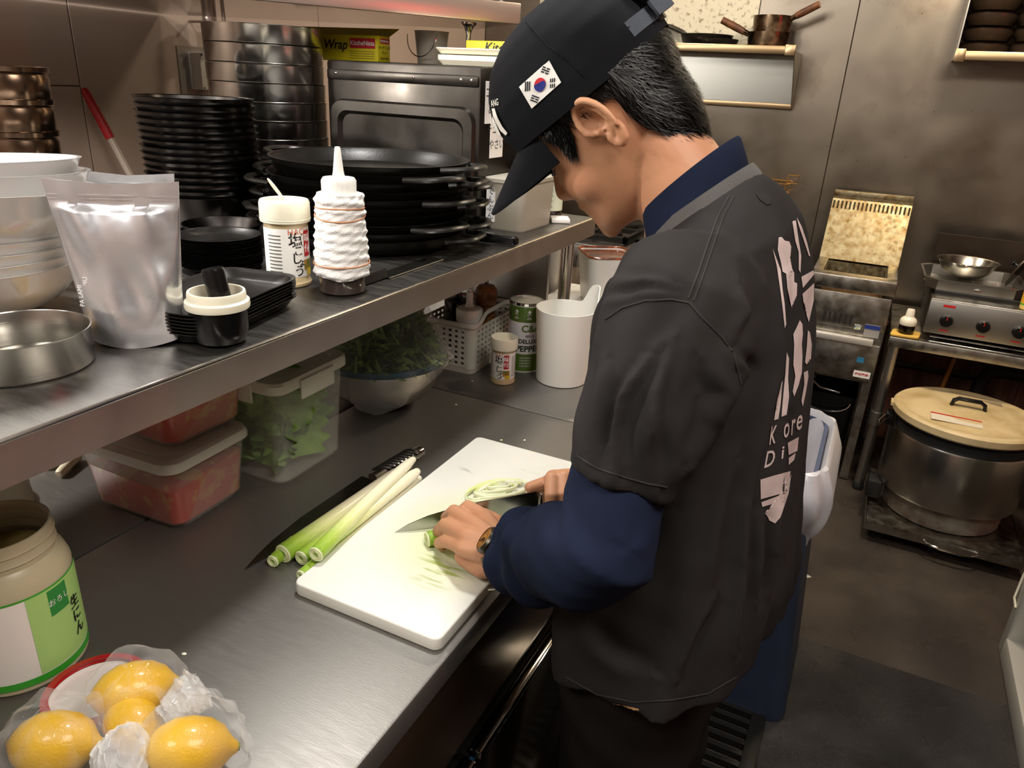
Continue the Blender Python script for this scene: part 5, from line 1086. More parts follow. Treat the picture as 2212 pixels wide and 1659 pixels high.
MB().box((-.285, -.2195, .140), (.040, .001, .009)).obj('nameplate', mat('ink_red', '#b0161a', .5), t)
for x in (-.30, .30):
    for y in (-.17, .17): MB().lathe([(.018, 0), (.016, .03)], 14, (x, y, 0), True, True).obj('foot', RUBBER, t)
MB().box((-.02, -.19, .012), (.6, .012, .006)).obj('drip_bar', CHROME, t)
# ---- tray with bowl and tools on the griddle
ZG = RZ + .1805
t = thing('oven_tray', 'deep steel tray with cut corners resting on the griddle', 'tray', (0.385, 3.33, ZG), 0.03)
def octo(w, d, c): return [(w / 2, -d / 2 + c), (w / 2, d / 2 - c), (w / 2 - c, d / 2), (-w / 2 + c, d / 2), (-w / 2, d / 2 - c), (-w / 2, -d / 2 + c), (-w / 2 + c, -d / 2), (w / 2 - c, -d / 2)]
MB().loft([ring3(octo(.325, .30, .035), 0), ring3(octo(.335, .31, .04), .04), ring3(octo(.350, .325, .042), .042), ring3(octo(.350, .325, .042), .039), ring3(octo(.331, .306, .039), .039), ring3(octo(.32, .295, .034), .002)]).obj('tray', STEEL, t)
t = thing('mixing_bowl', 'shiny steel mixing bowl sitting in the tray on the griddle', 'bowl', (0.360, 3.36, ZG + .022))
MB().lathe(shell([(.04, 0), (.052, .003), (.085, .03), (.104, .068), (.110, .0705)], .0015), 56).obj('bowl', STEELP, t)
for i, (lab_, x, y, rz_, m) in enumerate((('tongs with red grip lying in the tray on the griddle', .46, 3.235, .7, mat('red_grip', '#b3201c', .4)), ('steel spatula lying in the tray on the griddle', .40, 3.22, .35, CHROME), ('steel spoon lying in the tray near its front corner', .30, 3.235, -.3, CHROME))):
    u = thing('utensil', lab_, 'utensil', (x, y, ZG + .012), rz_, 'tools in the griddle tray')
    MB().box((.045, 0, .004), (.09, .018, .008)).obj('handle', m, u, bevel=.003); MB().box((-.045, 0, .003), (.10, .022, .003)).obj('blade', CHROME, u)
t = thing('pan_lid', 'steel lid propped upright in the tray behind the bowl', 'lid', (0.505, 3.37, ZG + .012), rot=(0, -1.15, -0.35))
MB().lathe([(.0005, .012), (.05, .009), (.085, .001), (.088, -.002), (.085, -.0005), (.05, .0075), (.0005, .0105)], 44).obj('disc', STEELP, t, loc=(.085, 0, 0)); MB().lathe([(.006, .01), (.005, .025), (.014, .03), (.012, .036), (.0005, .037)], 20).obj('knob', BLKPL, t, loc=(.085, 0, 0))
t = thing('sauce_bottle', 'yellow-labelled sauce bottle on the griddle at the right edge', 'bottle', (0.572, 3.138, RZ + .163))
MB().lathe([(.036, 0), (.039, .004), (.039, .085), (.030, .115), (.016, .15), (.014, .165)], 36, cap0=True, cap1=True).obj('body', mat('pale_oil', '#d3b968', .2), t)
MB().lathe([(.0394, .018), (.0394, .082)], 36).obj('label', mat('label_yellow', '#d59a1c', .45), t); MB().lathe([(.0396, .018), (.0396, .023)], 36).obj('green_line', mat('label_green', '#3aa52e', .45), t); MB().lathe([(.017, .16), (.017, .185), (.0005, .186)], 24).obj('cap', mat('red_cap', '#a11c1c', .35), t)
t = thing('yellow_cloth', 'folded yellow cloth under the small bottle on the rack', 'cloth', (0.198, 3.122, RZ + .0005)); MB().prism([(x + .004 * math.sin(40 * y), y + .004 * math.sin(37 * x)) for x, y in rrect(.10, .085, .012, 5)], 0, .009).obj('cloth', mat('yellow_cloth', '#c9a24a', .9, bump=.8, bscale=160), t, bevel=.003)
t = thing('dressing_bottle', 'small dark sauce bottle with clear cap on the yellow cloth', 'bottle', (0.196, 3.118, RZ + .0102))
MB().lathe([(.026, 0), (.028, .003), (.028, .035)], 30, cap0=True, cap1=True).obj('body', mat('dark_sauce', '#140b06', .15), t); MB().lathe([(.0285, .033), (.030, .036), (.030, .050), (.026, .058), (.016, .066), (.014, .09), (.012, .094), (.0005, .094)], 30).obj('cap', mat('clear_cap', '#d9d2c0', .25), t)
# pipes below the rack
for lab_, pts, r, m in (('yellow gas hose hanging behind the rice cooker', [(.46, 3.60, .632), (.44, 3.60, .5), (.42, 3.58, .33), (.43, 3.58, .12), (.44, 3.6, .009)], .009, mat('yellow_hose', '#a8742a', .5)), ('black elbow pipe low behind the rice cooker', [(.56, 3.60, .06), (.56, 3.60, .40), (.58, 3.60, .45), (.65, 3.60, .46), (1.0, 3.60, .46)], .03, BLKM), ('thin dark pipe running along the wall under the rack', [(.19, 3.64, .40), (.6, 3.64, .40)], .014, BLKM)):
    t = thing('pipe', lab_, 'pipe', (0, 0, 0)); MB().tube(pts, r, 12).obj('run', m, t)
# ---- trolley and rice cooker
t = thing('platform_trolley', 'low steel platform trolley with curved handle under the rice cooker', 'trolley', (0.452, 2.925, 0))
MB().box((0, 0, .074), (.50, .475, .006)).obj('deck', FRM, t); MB().box((0, -.2375, .062), (.50, .004, .030)).obj('front_lip', FRM, t)
for x in (-.25, .25): MB().box((x, 0, .062), (.004, .475, .03)).obj('side_lip', FRM, t)
MB().tube([(-.055, -.24, .062), (-.045, -.256, .060), (0, -.268, .058), (.06, -.268, .058), (.10, -.256, .060), (.115, -.24, .062)], .005, 8).obj('handle', CHROME, t)
for x in (-.20, .20):
    for y in (-.19, .19): MB().lathe([(.024, -.011), (.024, .011)], 18, cap0=True, cap1=True).obj('caster', RUBBER, t, loc=(x, y, .024), rot=(PI / 2, 0, 0)); MB().box((x, y, .055), (.03, .035, .03)).obj('caster_fork', BLKM, t)
t = thing('rice_cooker', 'large steel commercial rice cooker with cream lid on the trolley', 'rice cooker', (0.448, 2.945, .0775))
MB().lathe([(.190, .0), (.200, .004), (.205, .085), (.200, .09)], 64, cap0=True, cap1=True).obj('base', mat('scuffed_enamel', '#8d857a', .5, .3, c2='#5a4c3e', vscale=14), t)
MB().lathe([(.205, .085), (.2325, .092), (.235, .10), (.236, .315), (.233, .322), (.22, .324)], 72).obj('shell', STEELB, t)
MB().lathe([(.221, .318), (.222, .345), (.212, .350), (.212, .37), (.20, .375)], 64, cap1=True).obj('collar', BLKM, t)
MB().lathe([(.205, .366), (.238, .368), (.243, .374), (.243, .396), (.236, .403), (.222, .405), (.214, .401), (.195, .402), (.12, .410), (.0005, .413)], 72).obj('lid', mat('cream_lid', '#c9b48a', .42, c2='#a8905f', vscale=10, thr=(.25, .6)), t)
MB().tube([(-.055, .02, .405), (-.050, .02, .430), (-.035, .02, .440), (.035, .02, .440), (.050, .02, .430), (.055, .02, .405)], .010, 10, sx=.7, sy=1.3).obj('lid_handle', BLKPL, t)
MB().box((-.045, -.115, .412), (.16, .060, .0015)).obj('warning_label', mat('label_grey', '#cfc6b2', .5), t, rot=(.03, 0, 0)); MB().box((-.045, -.088, .4135), (.16, .007, .0015)).obj('red_stripe', mat('ink_red', '#b0161a', .5), t, rot=(.03, 0, 0)); MB().box((.06, .12, .411), (.12, .035, .0015)).obj('rating_plate', mat('label_dark', '#8a7c62', .5), t, rot=(-.04, 0, 0))
MB().box((-.242, -.02, .33), (.03, .06, .045)).obj('latch', BLKPL, t, bevel=.004); MB().tube([(-.246, -.05, .34), (-.272, -.04, .30), (-.272, 0, .30), (-.246, .02, .34)], .003, 6).obj('latch_wire', CHROME, t); MB().box((-.236, -.06, .055), (.05, .075, .07)).obj('switch_box', BLKM, t, bevel=.006); MB().box((-.235, .0, .385), (.03, .05, .012)).obj('lid_tab', mat('cream_lid', '#c9b48a', .42), t)
# ---- trash bin with bag
t = thing('trash_bin', 'tall blue plastic bin lined with a white bag behind the cook', 'bin', (-0.155, 1.80, 0))
BLU = mat('blue_bin', '#3a4763', .45, var=.25, vscale=4)
MB().loft([ring3(rrect(.42, .36, .04, 6), 0), ring3(rrect(.43, .37, .045, 6), .012), ring3(rrect(.37, .40, .05, 6, -.03), .70), ring3(rrect(.38, .41, .05, 6, -.03), .715), ring3(rrect(.36, .39, .045, 6, -.03), .715), ring3(rrect(.41, .35, .04, 6), .02)]).obj('bin', BLU, t)
NU, NV = 120, 22; vs = []; fs = []; pl = rrect(.40, .43, .09, 29, -.025)
for j in range(NV + 1):
    q = j / NV
    for i in range(NU):
        x, y = pl[i]; a = math.atan2(y, x + .03)
        if q < .3: k_ = .80 + .20 * (q / .3) + 0; z = .50 + .235 * math.sin(PI / 2 * q / .3)
        else:
            qq = (q - .3) / .7; k_ = 1 + .16 * math.sin(PI * min(1, qq * 1.15)) - .05 * qq; z = .735 - qq * (.235 + .05 * math.sin(3 * a + 1) + .03 * math.sin(7 * a))
            k_ += .030 * math.sin(13 * a + 4 * qq) * qq + .016 * math.sin(29 * a) + .020 * (abs(((a * 9 + qq * 7) / PI) % 2 - 1) - .5) * qq + .014 * (abs(((a * 17 - qq * 11) / PI) % 2 - 1) - .5)
        vs.append((-.025 + (x + .025) * k_, y * k_, z))
for j in range(NV):
    for i in range(NU): fs.append((j * NU + i, j * NU + (i + 1) % NU, (j + 1) * NU + (i + 1) % NU, (j + 1) * NU + i))
fs.append(tuple(reversed(range(NU))))
MB().add(vs, fs).obj('bag', film_mat('bin_bag', '#ecebf0', base=.50, streak=.35, scale=14, rough=.3), t, smooth=32)
for i, (x, y, m, lab_) in enumerate(((0.05, 0.02, mat('pink_wrapper', '#c85f9a', .4), 'crumpled pink wrapper inside the white bin bag'), (0.02, -0.08, mat('paper_white', '#ebe8e2', .8), 'crumpled white paper inside the bin bag'))):
    mb = MB().sphere((0, 0, 0), .05, 18, 12, (1.2, 1, .6)); r_ = random.Random(i); mb.v = [tuple(Vector(v) * (1 + .35 * math.sin(40 * v[0] + 25 * v[1] + i) * math.sin(33 * v[2] + 17 * v[1]))) for v in mb.v]
    tag(mb.obj('crumpled_litter', m, None, loc=(-0.155 + x, 1.80 + y, .545), smooth=20), lab_, 'litter')
# wet white spill on the floor
p = onz(1725, 1242, 0.0005)
tag(MB().prism([(.035 * math.cos(a) * (1 + .3 * math.sin(3 * a)), .022 * math.sin(a) * (1 + .25 * math.cos(5 * a))) for a in np.linspace(0, 2 * PI, 30, endpoint=False)], 0, .003).obj('foam_spot', mat('foam', '#b9b4aa', .6, bump=.5), None, loc=(p[0], p[1], 0.0005), bevel=.001), 'small white foamy spot on the floor beside the blue bin', 'spill')
# ---- display refrigerator at the right edge
t = thing('refrigerator', 'low refrigerator with pale door frame at the right edge', 'refrigerator', (0.90, 1.62, 0)); AL = mat('pale_frame', '#b9b6ae', .4, .3)
MB().box((.06, 0, .41), (.54, 1.22, .82)).obj('cabinet', mat('cabinet_grey', '#8f9089', .4, .2), t)
for y in (-.62, 0.0, .62): MB().box((-.255, y, .41), (.085, .05, .82)).obj('frame_post', AL, t, bevel=.006)
for z in (.035, .785): MB().box((-.255, 0, z), (.085, 1.22, .07)).obj('frame_rail', AL, t, bevel=.006)
for s in (-.31, .31):
    MB().box((-.218, s, .41), (.010, .56, .68)).obj('door_panel', mat('dim_glass', '#565d5c', .12, .4), t)
    MB().tube([(-.235, s - .272, .09), (-.235, s + .272, .09), (-.235, s + .272, .735), (-.235, s - .272, .735)], .008, 8, close=True).obj('gasket', mat('cream_gasket', '#d8d3bd', .5), t)
for k in range(4):
    z = .17 + .15 * k; MB().tube([(-.299, .61, z), (-.305, .63, z + .02), (-.300, .642, z + .09), (-.297, .643, z + .12)], .0035, 6).obj('wire_clip', mat('cream_gasket', '#d8d3bd', .5), t)

# red lit sign on the right wall, out of view, mirrored in the pots and the rice cooker
t = thing('neon_sign', 'red lit vertical sign on the right wall, seen only mirrored in steel', 'sign', (2.5, 1.28, 1.40))
MB().box((-.02, 0, 0), (.04, .16, .70)).obj('housing', BLKM, t, bevel=.004)
ne = bpy.data.materials.new('red_neon'); ne.use_nodes = True; ne.node_tree.nodes['Principled BSDF'].inputs['Emission Color'].default_value = (1, .02, .05, 1); ne.node_tree.nodes['Principled BSDF'].inputs['Emission Strength'].default_value = 13
MB().box((-.043, 0, 0), (.006, .11, .64)).obj('lit_face', ne, t)
# ================================================================== the cook
HO = Vector((-0.316, 0.908, 1.471)); HM = Matrix(((-0.719, 0.148, -0.679), (-0.042, -0.984, -0.170), (-0.694, -0.094, 0.714)))
def HW(p): return HO + HM @ Vector(p)
person = thing('person', 'cook in black cap and washed black tee bending over the cutting board', 'person', (-0.16, 0.92, 0.0))
PO = Vector(person.location)
def under(me): me.transform(Matrix.Translation(-PO)); return me
SKIN = mat('skin', '#c4926f', 0.5, c2='#b57c5c', vscale=9, sss=0.12, bump=0.08, bscale=300, thr=(.2, .75))
# ---- head surface as sections along its own vertical axis: z, front x, back x, half width, centre x
HT = np.array([(-.113, .078, .048, .014, .064), (-.108, .086, .026, .028, .055), (-.098, .092, .004, .040, .045), (-.085, .0915, -.010, .049, .030), (-.068, .0895, -.022, .0565, .018), (-.050, .0920, -.048, .0625, .008),
               (-.030, .0930, -.074, .0675, 0.0), (-.010, .0915, -.088, .0708, -.006), (.010, .0880, -.096, .0730, -.010), (.030, .0965, -.100, .0745, -.012), (.050, .0990, -.102, .0755, -.012), (.075, .0925, -.098, .0740, -.010), (.100, .0720, -.082, .0640, -.006), (.116, .044, -.055, .045, -.004), (.126, .010, -.018, .014, -.003)])
def hs(z): return [float(np.interp(z, HT[:, 0], HT[:, k])) for k in range(1, 5)]
def hsurf(phi, z, off=0.0, hair=False):
    xf, xb, hw, xc = hs(z)
    if hair and z < -.01: xb = min(xb, float(np.interp(z, [-.11, -.08, -.05, -.01], [-.074, -.082, -.086, -.089]))); hw = max(hw, float(np.interp(z, [-.11, -.04, -.01], [.052, .060, .070]))); xc = min(xc, -.004)
    c, s = math.cos(phi), math.sin(phi); e = 2 / 2.25
    rx = (xf - xc) if c > 0 else (xc - xb)
    return Vector((xc + (rx + off) * math.copysign(abs(c) ** e, c), (hw + off) * math.copysign(abs(s) ** e, s), z))
def hring(z, n=56, off=0.0): return [HW(hsurf(2 * PI * k / n, z, off)) for k in range(n)]
def cap_tube(pts, rs, n=14):
    """tube with rounded ends"""
    pts = [Vector(p) for p in pts]; a = (pts[0] - pts[1]).normalized(); b = (pts[-1] - pts[-2]).normalized(); r0, r1 = rs[0], rs[-1]
    P = [pts[0] + a * r0 * .95, pts[0] + a * r0 * .6] + pts + [pts[-1] + b * r1 * .6, pts[-1] + b * r1 * .95]; R = [r0 * .3, r0 * .8] + list(rs) + [r1 * .8, r1 * .3]
    return MB().tube(P, R, n)
def ell(c, sc, local=True, R=None): return MB().sphere(HW(c) if local else c, 1.0, 20, 14, sc, HM if local else R)
parts = [MB().loft([hring(z) for z in np.concatenate([HT[:1, 0], np.linspace(-.108, .116, 34), HT[-1:, 0]])])]
parts += [cap_tube([HW((.080, 0, .014)), HW((.091, 0, -.006)), HW((.099, 0, -.022)), HW((.102, 0, -.030))], [.006, .0075, .0095, .0108]), cap_tube([HW((.102, 0, -.032)), HW((.086, 0, -.044))], [.0095, .007])]
for s in (-1, 1):
    parts += [ell((.091, s * .0125, -.0345), (.0105, .0075, .0075)), ell((.066, s * .034, .004), (.0195, .016, .0125)), ell((.050, s * .034, -.034), (.036, .030, .036)), ell((.074, s * .03, .027), (.022, .026, .010))]
parts += [ell((.087, 0, -.058), (.0105, .024, .0055)), ell((.085, 0, -.069), (.010, .021, .0062)), ell((.080, 0, -.102), (.014, .020, .016))]
# ears
for s in (-1, 1):
    E0 = Matrix.Rotation(0.22, 3, 'Y')                        # ear leans back at the top
    def er(x, z, out): q = E0 @ Vector((x, 0, z)); return HW((q.x - .010, s * (.0750 + out), q.z + .002))
    hel = []
    for k in range(24):
        a = math.radians(-35 + 262 * k / 23)   # from front root over the top, down the back to the lobe
        rx, rz_ = .0185, .0300
        x = .001 + rx * math.cos(a) * (1.0 if k < 14 else .95); z = .004 + rz_ * math.sin(a); hel.append((x, z, .0035 + .0165 * min(1, max(0, (.010 - x) / .030)) + .002))
    hel[0] = (.013, -.004, .001); hel[1] = (.0165, .006, .003)
    parts.append(MB().tube([er(*h) for h in hel], [.0034 + .0010 * math.sin(PI * k / 23) for k in range(24)], 10))
    parts.append(MB().tube([er(x, z, o) for x, z, o in ((-.013, -.012, .012), (-.011, -.022, .010), (-.005, -.031, .0075), (.001, -.033, .006), (.005, -.028, .003), (.006, -.018, .000))], [.0042, .0056, .0068, .0066, .0060, .0050], 10))     # lobe
    # concha plate: thin leaf between rim and skull
    pl = []
    for k in range(24):
        x, z, o = hel[k]; pl.append((x, z, o))
    leaf = MB(); vs = [er(x * .98, z * .98, o - .0015) for x, z, o in pl] + [er(x * .98, z * .98, o - .0040) for x, z, o in pl]; cA = er(-.001, .003, -.0025); cB = er(-.001, .003, -.010); n_ = len(pl)
    vs += [cA, cB]; fs = []
    for k in range(n_ - 1): fs += [(k, k + 1, 2 * n_), (n_ + k + 1, n_ + k, 2 * n_ + 1), (k + 1, k, n_ + k, n_ + k + 1)]
    fs += [(n_ - 1, 0, 2 * n_), (n_, 2 * n_ - 1, 2 * n_ + 1), (0, n_ - 1, 2 * n_ - 1, n_)]
    parts.append(leaf.add(vs, fs)); parts.append(MB().sphere(er(.0040, -.0205, .0015), .0075, 12, 8))
    parts.append(MB().tube([er(x, z, o) for x, z, o in ((-.004, .022, .0095), (-.009, .012, .0105), (-.0095, .000, .0105), (-.007, -.011, .009), (-.001, -.018, .007), (.004, -.015, .005))], [.0022, .0028, .0030, .0029, .0026, .002], 8))  # antihelix
    parts.append(MB().tube([er(.012, .002, .001), er(.010, -.006, .0045), er(.009, -.012, .003)], [.003, .0042, .003], 8))     # tragus
# neck and hidden trunk
parts.append(cap_tube([(-.185, .925, 1.33), (-.205, .922, 1.385), (-.235, .918, 1.425), (-.262, .914, 1.455)], [.072, .062, .056, .054], 32))
parts.append(cap_tube([HW((.045, 0, -.085)), HW((.005, 0, -.098)), (-.235, .915, 1.405)], [.030, .036, .042], 20))
TOR = [(.820, -.149, .146, .245, 0), (.90, -.150, .150, .240, 0), (1.0, -.153, .143, .232, 0), (1.10, -.154, .133, .226, 0), (1.20, -.160, .128, .222, .05), (1.28, -.168, .119, .216, .18), (1.335, -.177, .099, .196, .40), (1.357, -.185, .081, .152, .60), (1.370, -.190, .066, .108, .80), (1.376, -.192, .058, .088, .85)]
def trings(sc=1.0, wob=0.0, n=72, ext=0.0):
    out = []
    T = np.array(TOR)
    for z in np.concatenate([np.linspace(.820, 1.335, 28), np.linspace(1.342, 1.376, 8)]):
        cx, a, b, sl = (float(np.interp(z, T[:, 0], T[:, k])) for k in (1, 2, 3, 4)); ring = []
        for k in range(n):
            ph = 2 * PI * k / n; c, s = math.cos(ph), math.sin(ph); e = 2 / 2.5; low = max(0, (1.15 - z) / .35)
            f = 1 + wob * low * (.030 * math.sin(5 * ph + 1.2) + .022 * math.sin(9 * ph - 6 * z) + .015 * math.sin(14 * ph + 2))
            x = a * sc * f * math.copysign(abs(c) ** e, c); y = b * sc * f * math.copysign(abs(s) ** e, s)
            zz = z + sl * x
            zz += max(0, (.97 - z) / .15) * (.004 * math.sin(2 * ph + .6) + .045 * max(0, c) ** 1.5 - .075 * max(0, -c) ** 1.2)
            ring.append(Vector((cx + x, .92 + y, zz)))
        out.append(ring)
    return out
parts.append(MB().loft(trings(.80)))
# arms
LSH, LEL, LWR = Vector((-.165, .745, 1.295)), Vector((-.188, .628, 1.062)), Vector((-.352, .752, .9185))
palm = k0 + KD * (KL + .058) + Vector((0, 0, .036)); RWR = palm + KD * .072 + Vector((.03, .012, .012)); RSH, REL = Vector((-.165, 1.095, 1.295)), Vector((-.150, 1.215, 1.075))
for S_, E_, W_ in ((LSH, LEL, LWR), (RSH, REL, RWR)):
    parts.append(cap_tube([S_, S_.lerp(E_, .5), E_], [.055, .047, .040], 20)); parts.append(cap_tube([E_, E_.lerp(W_, .35), E_.lerp(W_, .8), W_], [.040, .043, .030, .027], 20))
# left hand: claw grip on the leek
def W3(px, py, z): return Vector(onz(px, py, z))
LH = {'index': [(1046, 1118, .928), (1011, 1096, .929), (996, 1106, .904), (1004, 1118, .884)], 'middle': [(1024, 1134, .934), (981, 1106, .927), (965, 1119, .900), (974, 1132, .881)],
      'ring': [(1008, 1158, .930), (962, 1134, .917), (948, 1147, .894), (956, 1156, .880)], 'pinky': [(1003, 1186, .920), (962, 1169, .904), (948, 1173, .890), (955, 1181, .880)]}
FR = {'index': (.0125, .0112, .0098, .0085), 'middle': (.0130, .0115, .0100, .0088), 'ring': (.0125, .0110, .0098, .0085), 'pinky': (.0115, .0098, .0086, .0075)}
for k, pts in LH.items():
    P = [W3(*p) for p in pts]; mid = P[0].lerp(P[1], .5) + Vector((0, 0, .001)); parts.append(cap_tube([P[0], mid, P[1], P[2], P[3]], [FR[k][0], FR[k][1] * .97, FR[k][1], FR[k][2], FR[k][3]], 16))
    parts.append(cap_tube([LWR, LWR.lerp(P[0], .5) + Vector((0, 0, .002)), P[0]], [.0215, .0180, FR[k][0] * 1.05], 16))
for fr in (.25, .5, .75):
    a, b = W3(*LH['index'][0]), W3(*LH['pinky'][0]); q = LWR.lerp(a.lerp(b, fr), .6); parts.append(ell(q, (.024, .024, .016), False))
th = [LWR.lerp(W3(1046, 1118, .915), .25) + Vector((.004, .008, -.010)), W3(1068, 1128, .902), W3(1042, 1112, .893), W3(1018, 1116, .884)]
parts.append(cap_tube(th, [.017, .0145, .0118, .0098], 16)); parts.append(cap_tube([LWR + Vector((0, 0, -.006)), W3(1040, 1222, .893), W3(1002, 1202, .893)], [.022, .018, .014], 16))
# right hand: fist around the knife handle, thumb along the blade
side = Vector((-KD.y, KD.x, 0)); UP = Vector((0, 0, 1))
def kp(al, sd, u): return k0 + KD * (KL + al) + side * sd + UP * (.034 + u)
for i, (al, r) in enumerate(((.018, .0105), (.038, .0108), (.058, .0104), (.076, .0092))):
    parts.append(cap_tube([kp(al + .010, .020, .026), kp(al + .002, .004, .034), kp(al - .004, -.019, .018), kp(al - .002, -.021, -.006), kp(al + .004, -.008, -.020), kp(al + .008, .008, -.016)], [r * 1.15, r * 1.1, r * 1.05, r, r * .95, r * .8], 14))
    parts.append(cap_tube([kp(al + .010, .020, .026), kp(.085, .012, .020), RWR], [r * 1.2, .020, .024], 14))
parts.append(cap_tube([kp(.070, .022, .014), kp(.045, .027, .012), kp(.016, .020, .016), kp(-.012, .010, .017)], [.018, .0145, .0115, .0092], 16))
parts.append(ell(kp(.055, .016, .012), (.032, .026, .020), False))
bm_ = remesh(parts, .0023, 5, 'body')
V = mverts(bm_); loc_ = (V - np.array(HO)) @ np.array(HM); ed = np.empty(len(bm_.edges) * 2, dtype=np.int64); bm_.edges.foreach_get('vertices', ed); ed = ed.reshape(-1, 2)
fm = ((np.linalg.norm(loc_, axis=1) < .19) & (loc_[:, 0] > .022)).astype(float); fm *= np.clip((loc_[:, 0] - .022) / .015, 0, 1); fm *= np.where((loc_[:, 0] > .082) & (np.abs(loc_[:, 1]) < .03), .25, 1); dg = np.bincount(ed.ravel(), minlength=len(V)).astype(float)
for _ in range(60):
    ac = np.zeros_like(V); np.add.at(ac, ed[:, 0], V[ed[:, 1]]); np.add.at(ac, ed[:, 1], V[ed[:, 0]]); V = V + (ac / np.maximum(dg, 1)[:, None] - V) * (.5 * fm)[:, None]
setverts(bm_, V)
link('body', under(bm_), SKIN, person)
BVHB = None
# face details
def hobj(name, mb, m, parent, smooth=40):
    mb.v = [tuple(Vector(v) - PO) for v in mb.v]; return mb.obj(name, m, parent, smooth=smooth)
HAIR = mat('black_hair', '#0b0908', 0.40, spec=.35)
for s in (-1, 1):
    hobj('eyelash', MB().tube([HW((.0855 - .011 * abs(q) ** 1.5 + .001, s * (.034 + .0135 * q), -.002 - .003 * (1 - q * q))) for q in np.linspace(-1, 1, 9)], [.0006, .001, .0014, .0015, .0015, .0015, .0014, .001, .0006], 6), HAIR, person)
    hobj('eyebrow', MB().tube([HW((.0955 - .014 * max(0, q) ** 1.6 + .0005, s * (.034 + .020 * q), .0225 + .003 * (1 - q * q))) for q in np.linspace(-1, 1, 9)], [.001, .002, .0026, .0028, .0028, .0026, .002, .0014, .0008], 8), HAIR, person)
# ---- hair: a close shell with strands combed over it
hz = []
def hair_lo(phi):
    d = abs(math.degrees(phi))
    return float(np.interp(d, [0, 58, 60, 67, 73, 78, 100, 106, 114, 126, 150, 180], [.06, .058, .002, -.006, .018, .034, .034, .006, -.038, -.056, -.078, -.086]))
def hair_off(phi, z):
    lo = hair_lo(phi); return (.0015 + .010 * min(1, max(0, (z - lo) / .045)) ** .7) * min(1, max(.15, (.062 - z) / .026))
PHS = np.radians(np.concatenate([np.linspace(58, 180, 62), np.linspace(182, 302, 61)]))
rows = []
for j in range(27):
    q = j / 26; row = []
    for p in PHS:
        pp_ = p if p <= PI else p - 2 * PI; lo = hair_lo(pp_); z = lo + (.085 - lo) * q; row.append(HW(hsurf(pp_, z, hair_off(pp_, z), True)))
    rows.append(row)
hb = MB(); n_ = len(PHS); hb.loft(rows, closed=False, cap=False)
rr_ = random.Random(21)
for k in range(7500):
    p = math.radians(rr_.uniform(58, 302)); pp_ = p if p <= PI else p - 2 * PI; lo = hair_lo(pp_)
    z = lo + (max(.046, lo + .004) - lo) * rr_.random() ** 1.1; L = rr_.uniform(.012, .026) * (.6 if abs(pp_) < 1.45 else 1); dph = math.copysign(rr_.uniform(.02, .30), pp_) * (1 if abs(pp_) > 1.3 else -.15); w = rr_.uniform(.00025, .0005); lift = rr_.uniform(.0, .005)
    pts = []
    for f in (0, .35, .7, 1.0):
        zz = z - L * f; ph2 = pp_ + dph * f; zc_ = max(zz, -.115); o = hair_off(pp_, max(z - L * f * .6, lo)) + .0012 + lift * f * f; v = hsurf(ph2, zc_, o, True); v.z = zz; pts.append(v)
    tx = (pts[-1] - pts[0]).normalized(); nn = Vector((pts[0].x, pts[0].y, 0)).normalized(); sd = tx.cross(nn).normalized(); vs = []
    for f, v in enumerate(pts): ww = w * (1, 1, .8, .15)[f]; vs += [HW(v - sd * ww), HW(v + sd * ww)]
    hb.add(vs, [(0, 1, 3, 2), (2, 3, 5, 4), (4, 5, 7, 6)])
hair = hobj('hair', hb, HAIR, person, 80)
# ---- cap
CAPM = mat('cap_twill', '#0d0e10', 0.9, bump=.15, bscale=900, spec=.15, c2='#131417', vscale=14)
CT = np.array([(.030, .109, -.1165, .0895), (.060, .1135, -.118, .0915), (.090, .111, -.111, .0880), (.115, .098, -.093, .0760), (.135, .078, -.070, .0600), (.148, .050, -.042, .038), (.1545, .018, -.012, .012)])
cr = []
for z in np.concatenate([np.linspace(.034, .148, 24), [.1545]]):
    xf, xb, hw = (float(np.interp(z, CT[:, 0], CT[:, k])) for k in (1, 2, 3)); ring = []
    for k in range(96):
        ph = 2 * PI * k / 96; c, s = math.cos(ph), math.sin(ph); e = 2 / 2.15; low = max(0, 1 - (z - .034) / .05)
        x = (xf if c > 0 else -xb) * math.copysign(abs(c) ** e, c); y = hw * math.copysign(abs(s) ** e, s); f = 1 + .004 * math.sin(7 * ph + 60 * z)
        ring.append(HW((x * f, y * f, z + low * (.010 * c + .000) + (.012 * low * max(0, -c) ** 3))))
    cr.append(ring)
crown = MB().loft(cr); capo = thing('cap', None, None); capo.parent = person
for k in ('label', 'category'):
    if k in capo: del capo[k]
capme = MB().loft(cr); capme.v = [tuple(Vector(v) - PO) for v in capme.v]; capobj = capme.obj('crown', CAPM, capo, smooth=60)
bb = bmesh.new(); bb.from_mesh(MB().loft(cr).mesh('tmp')); BVHC = BVHTree.FromBMesh(bb); bb.free()
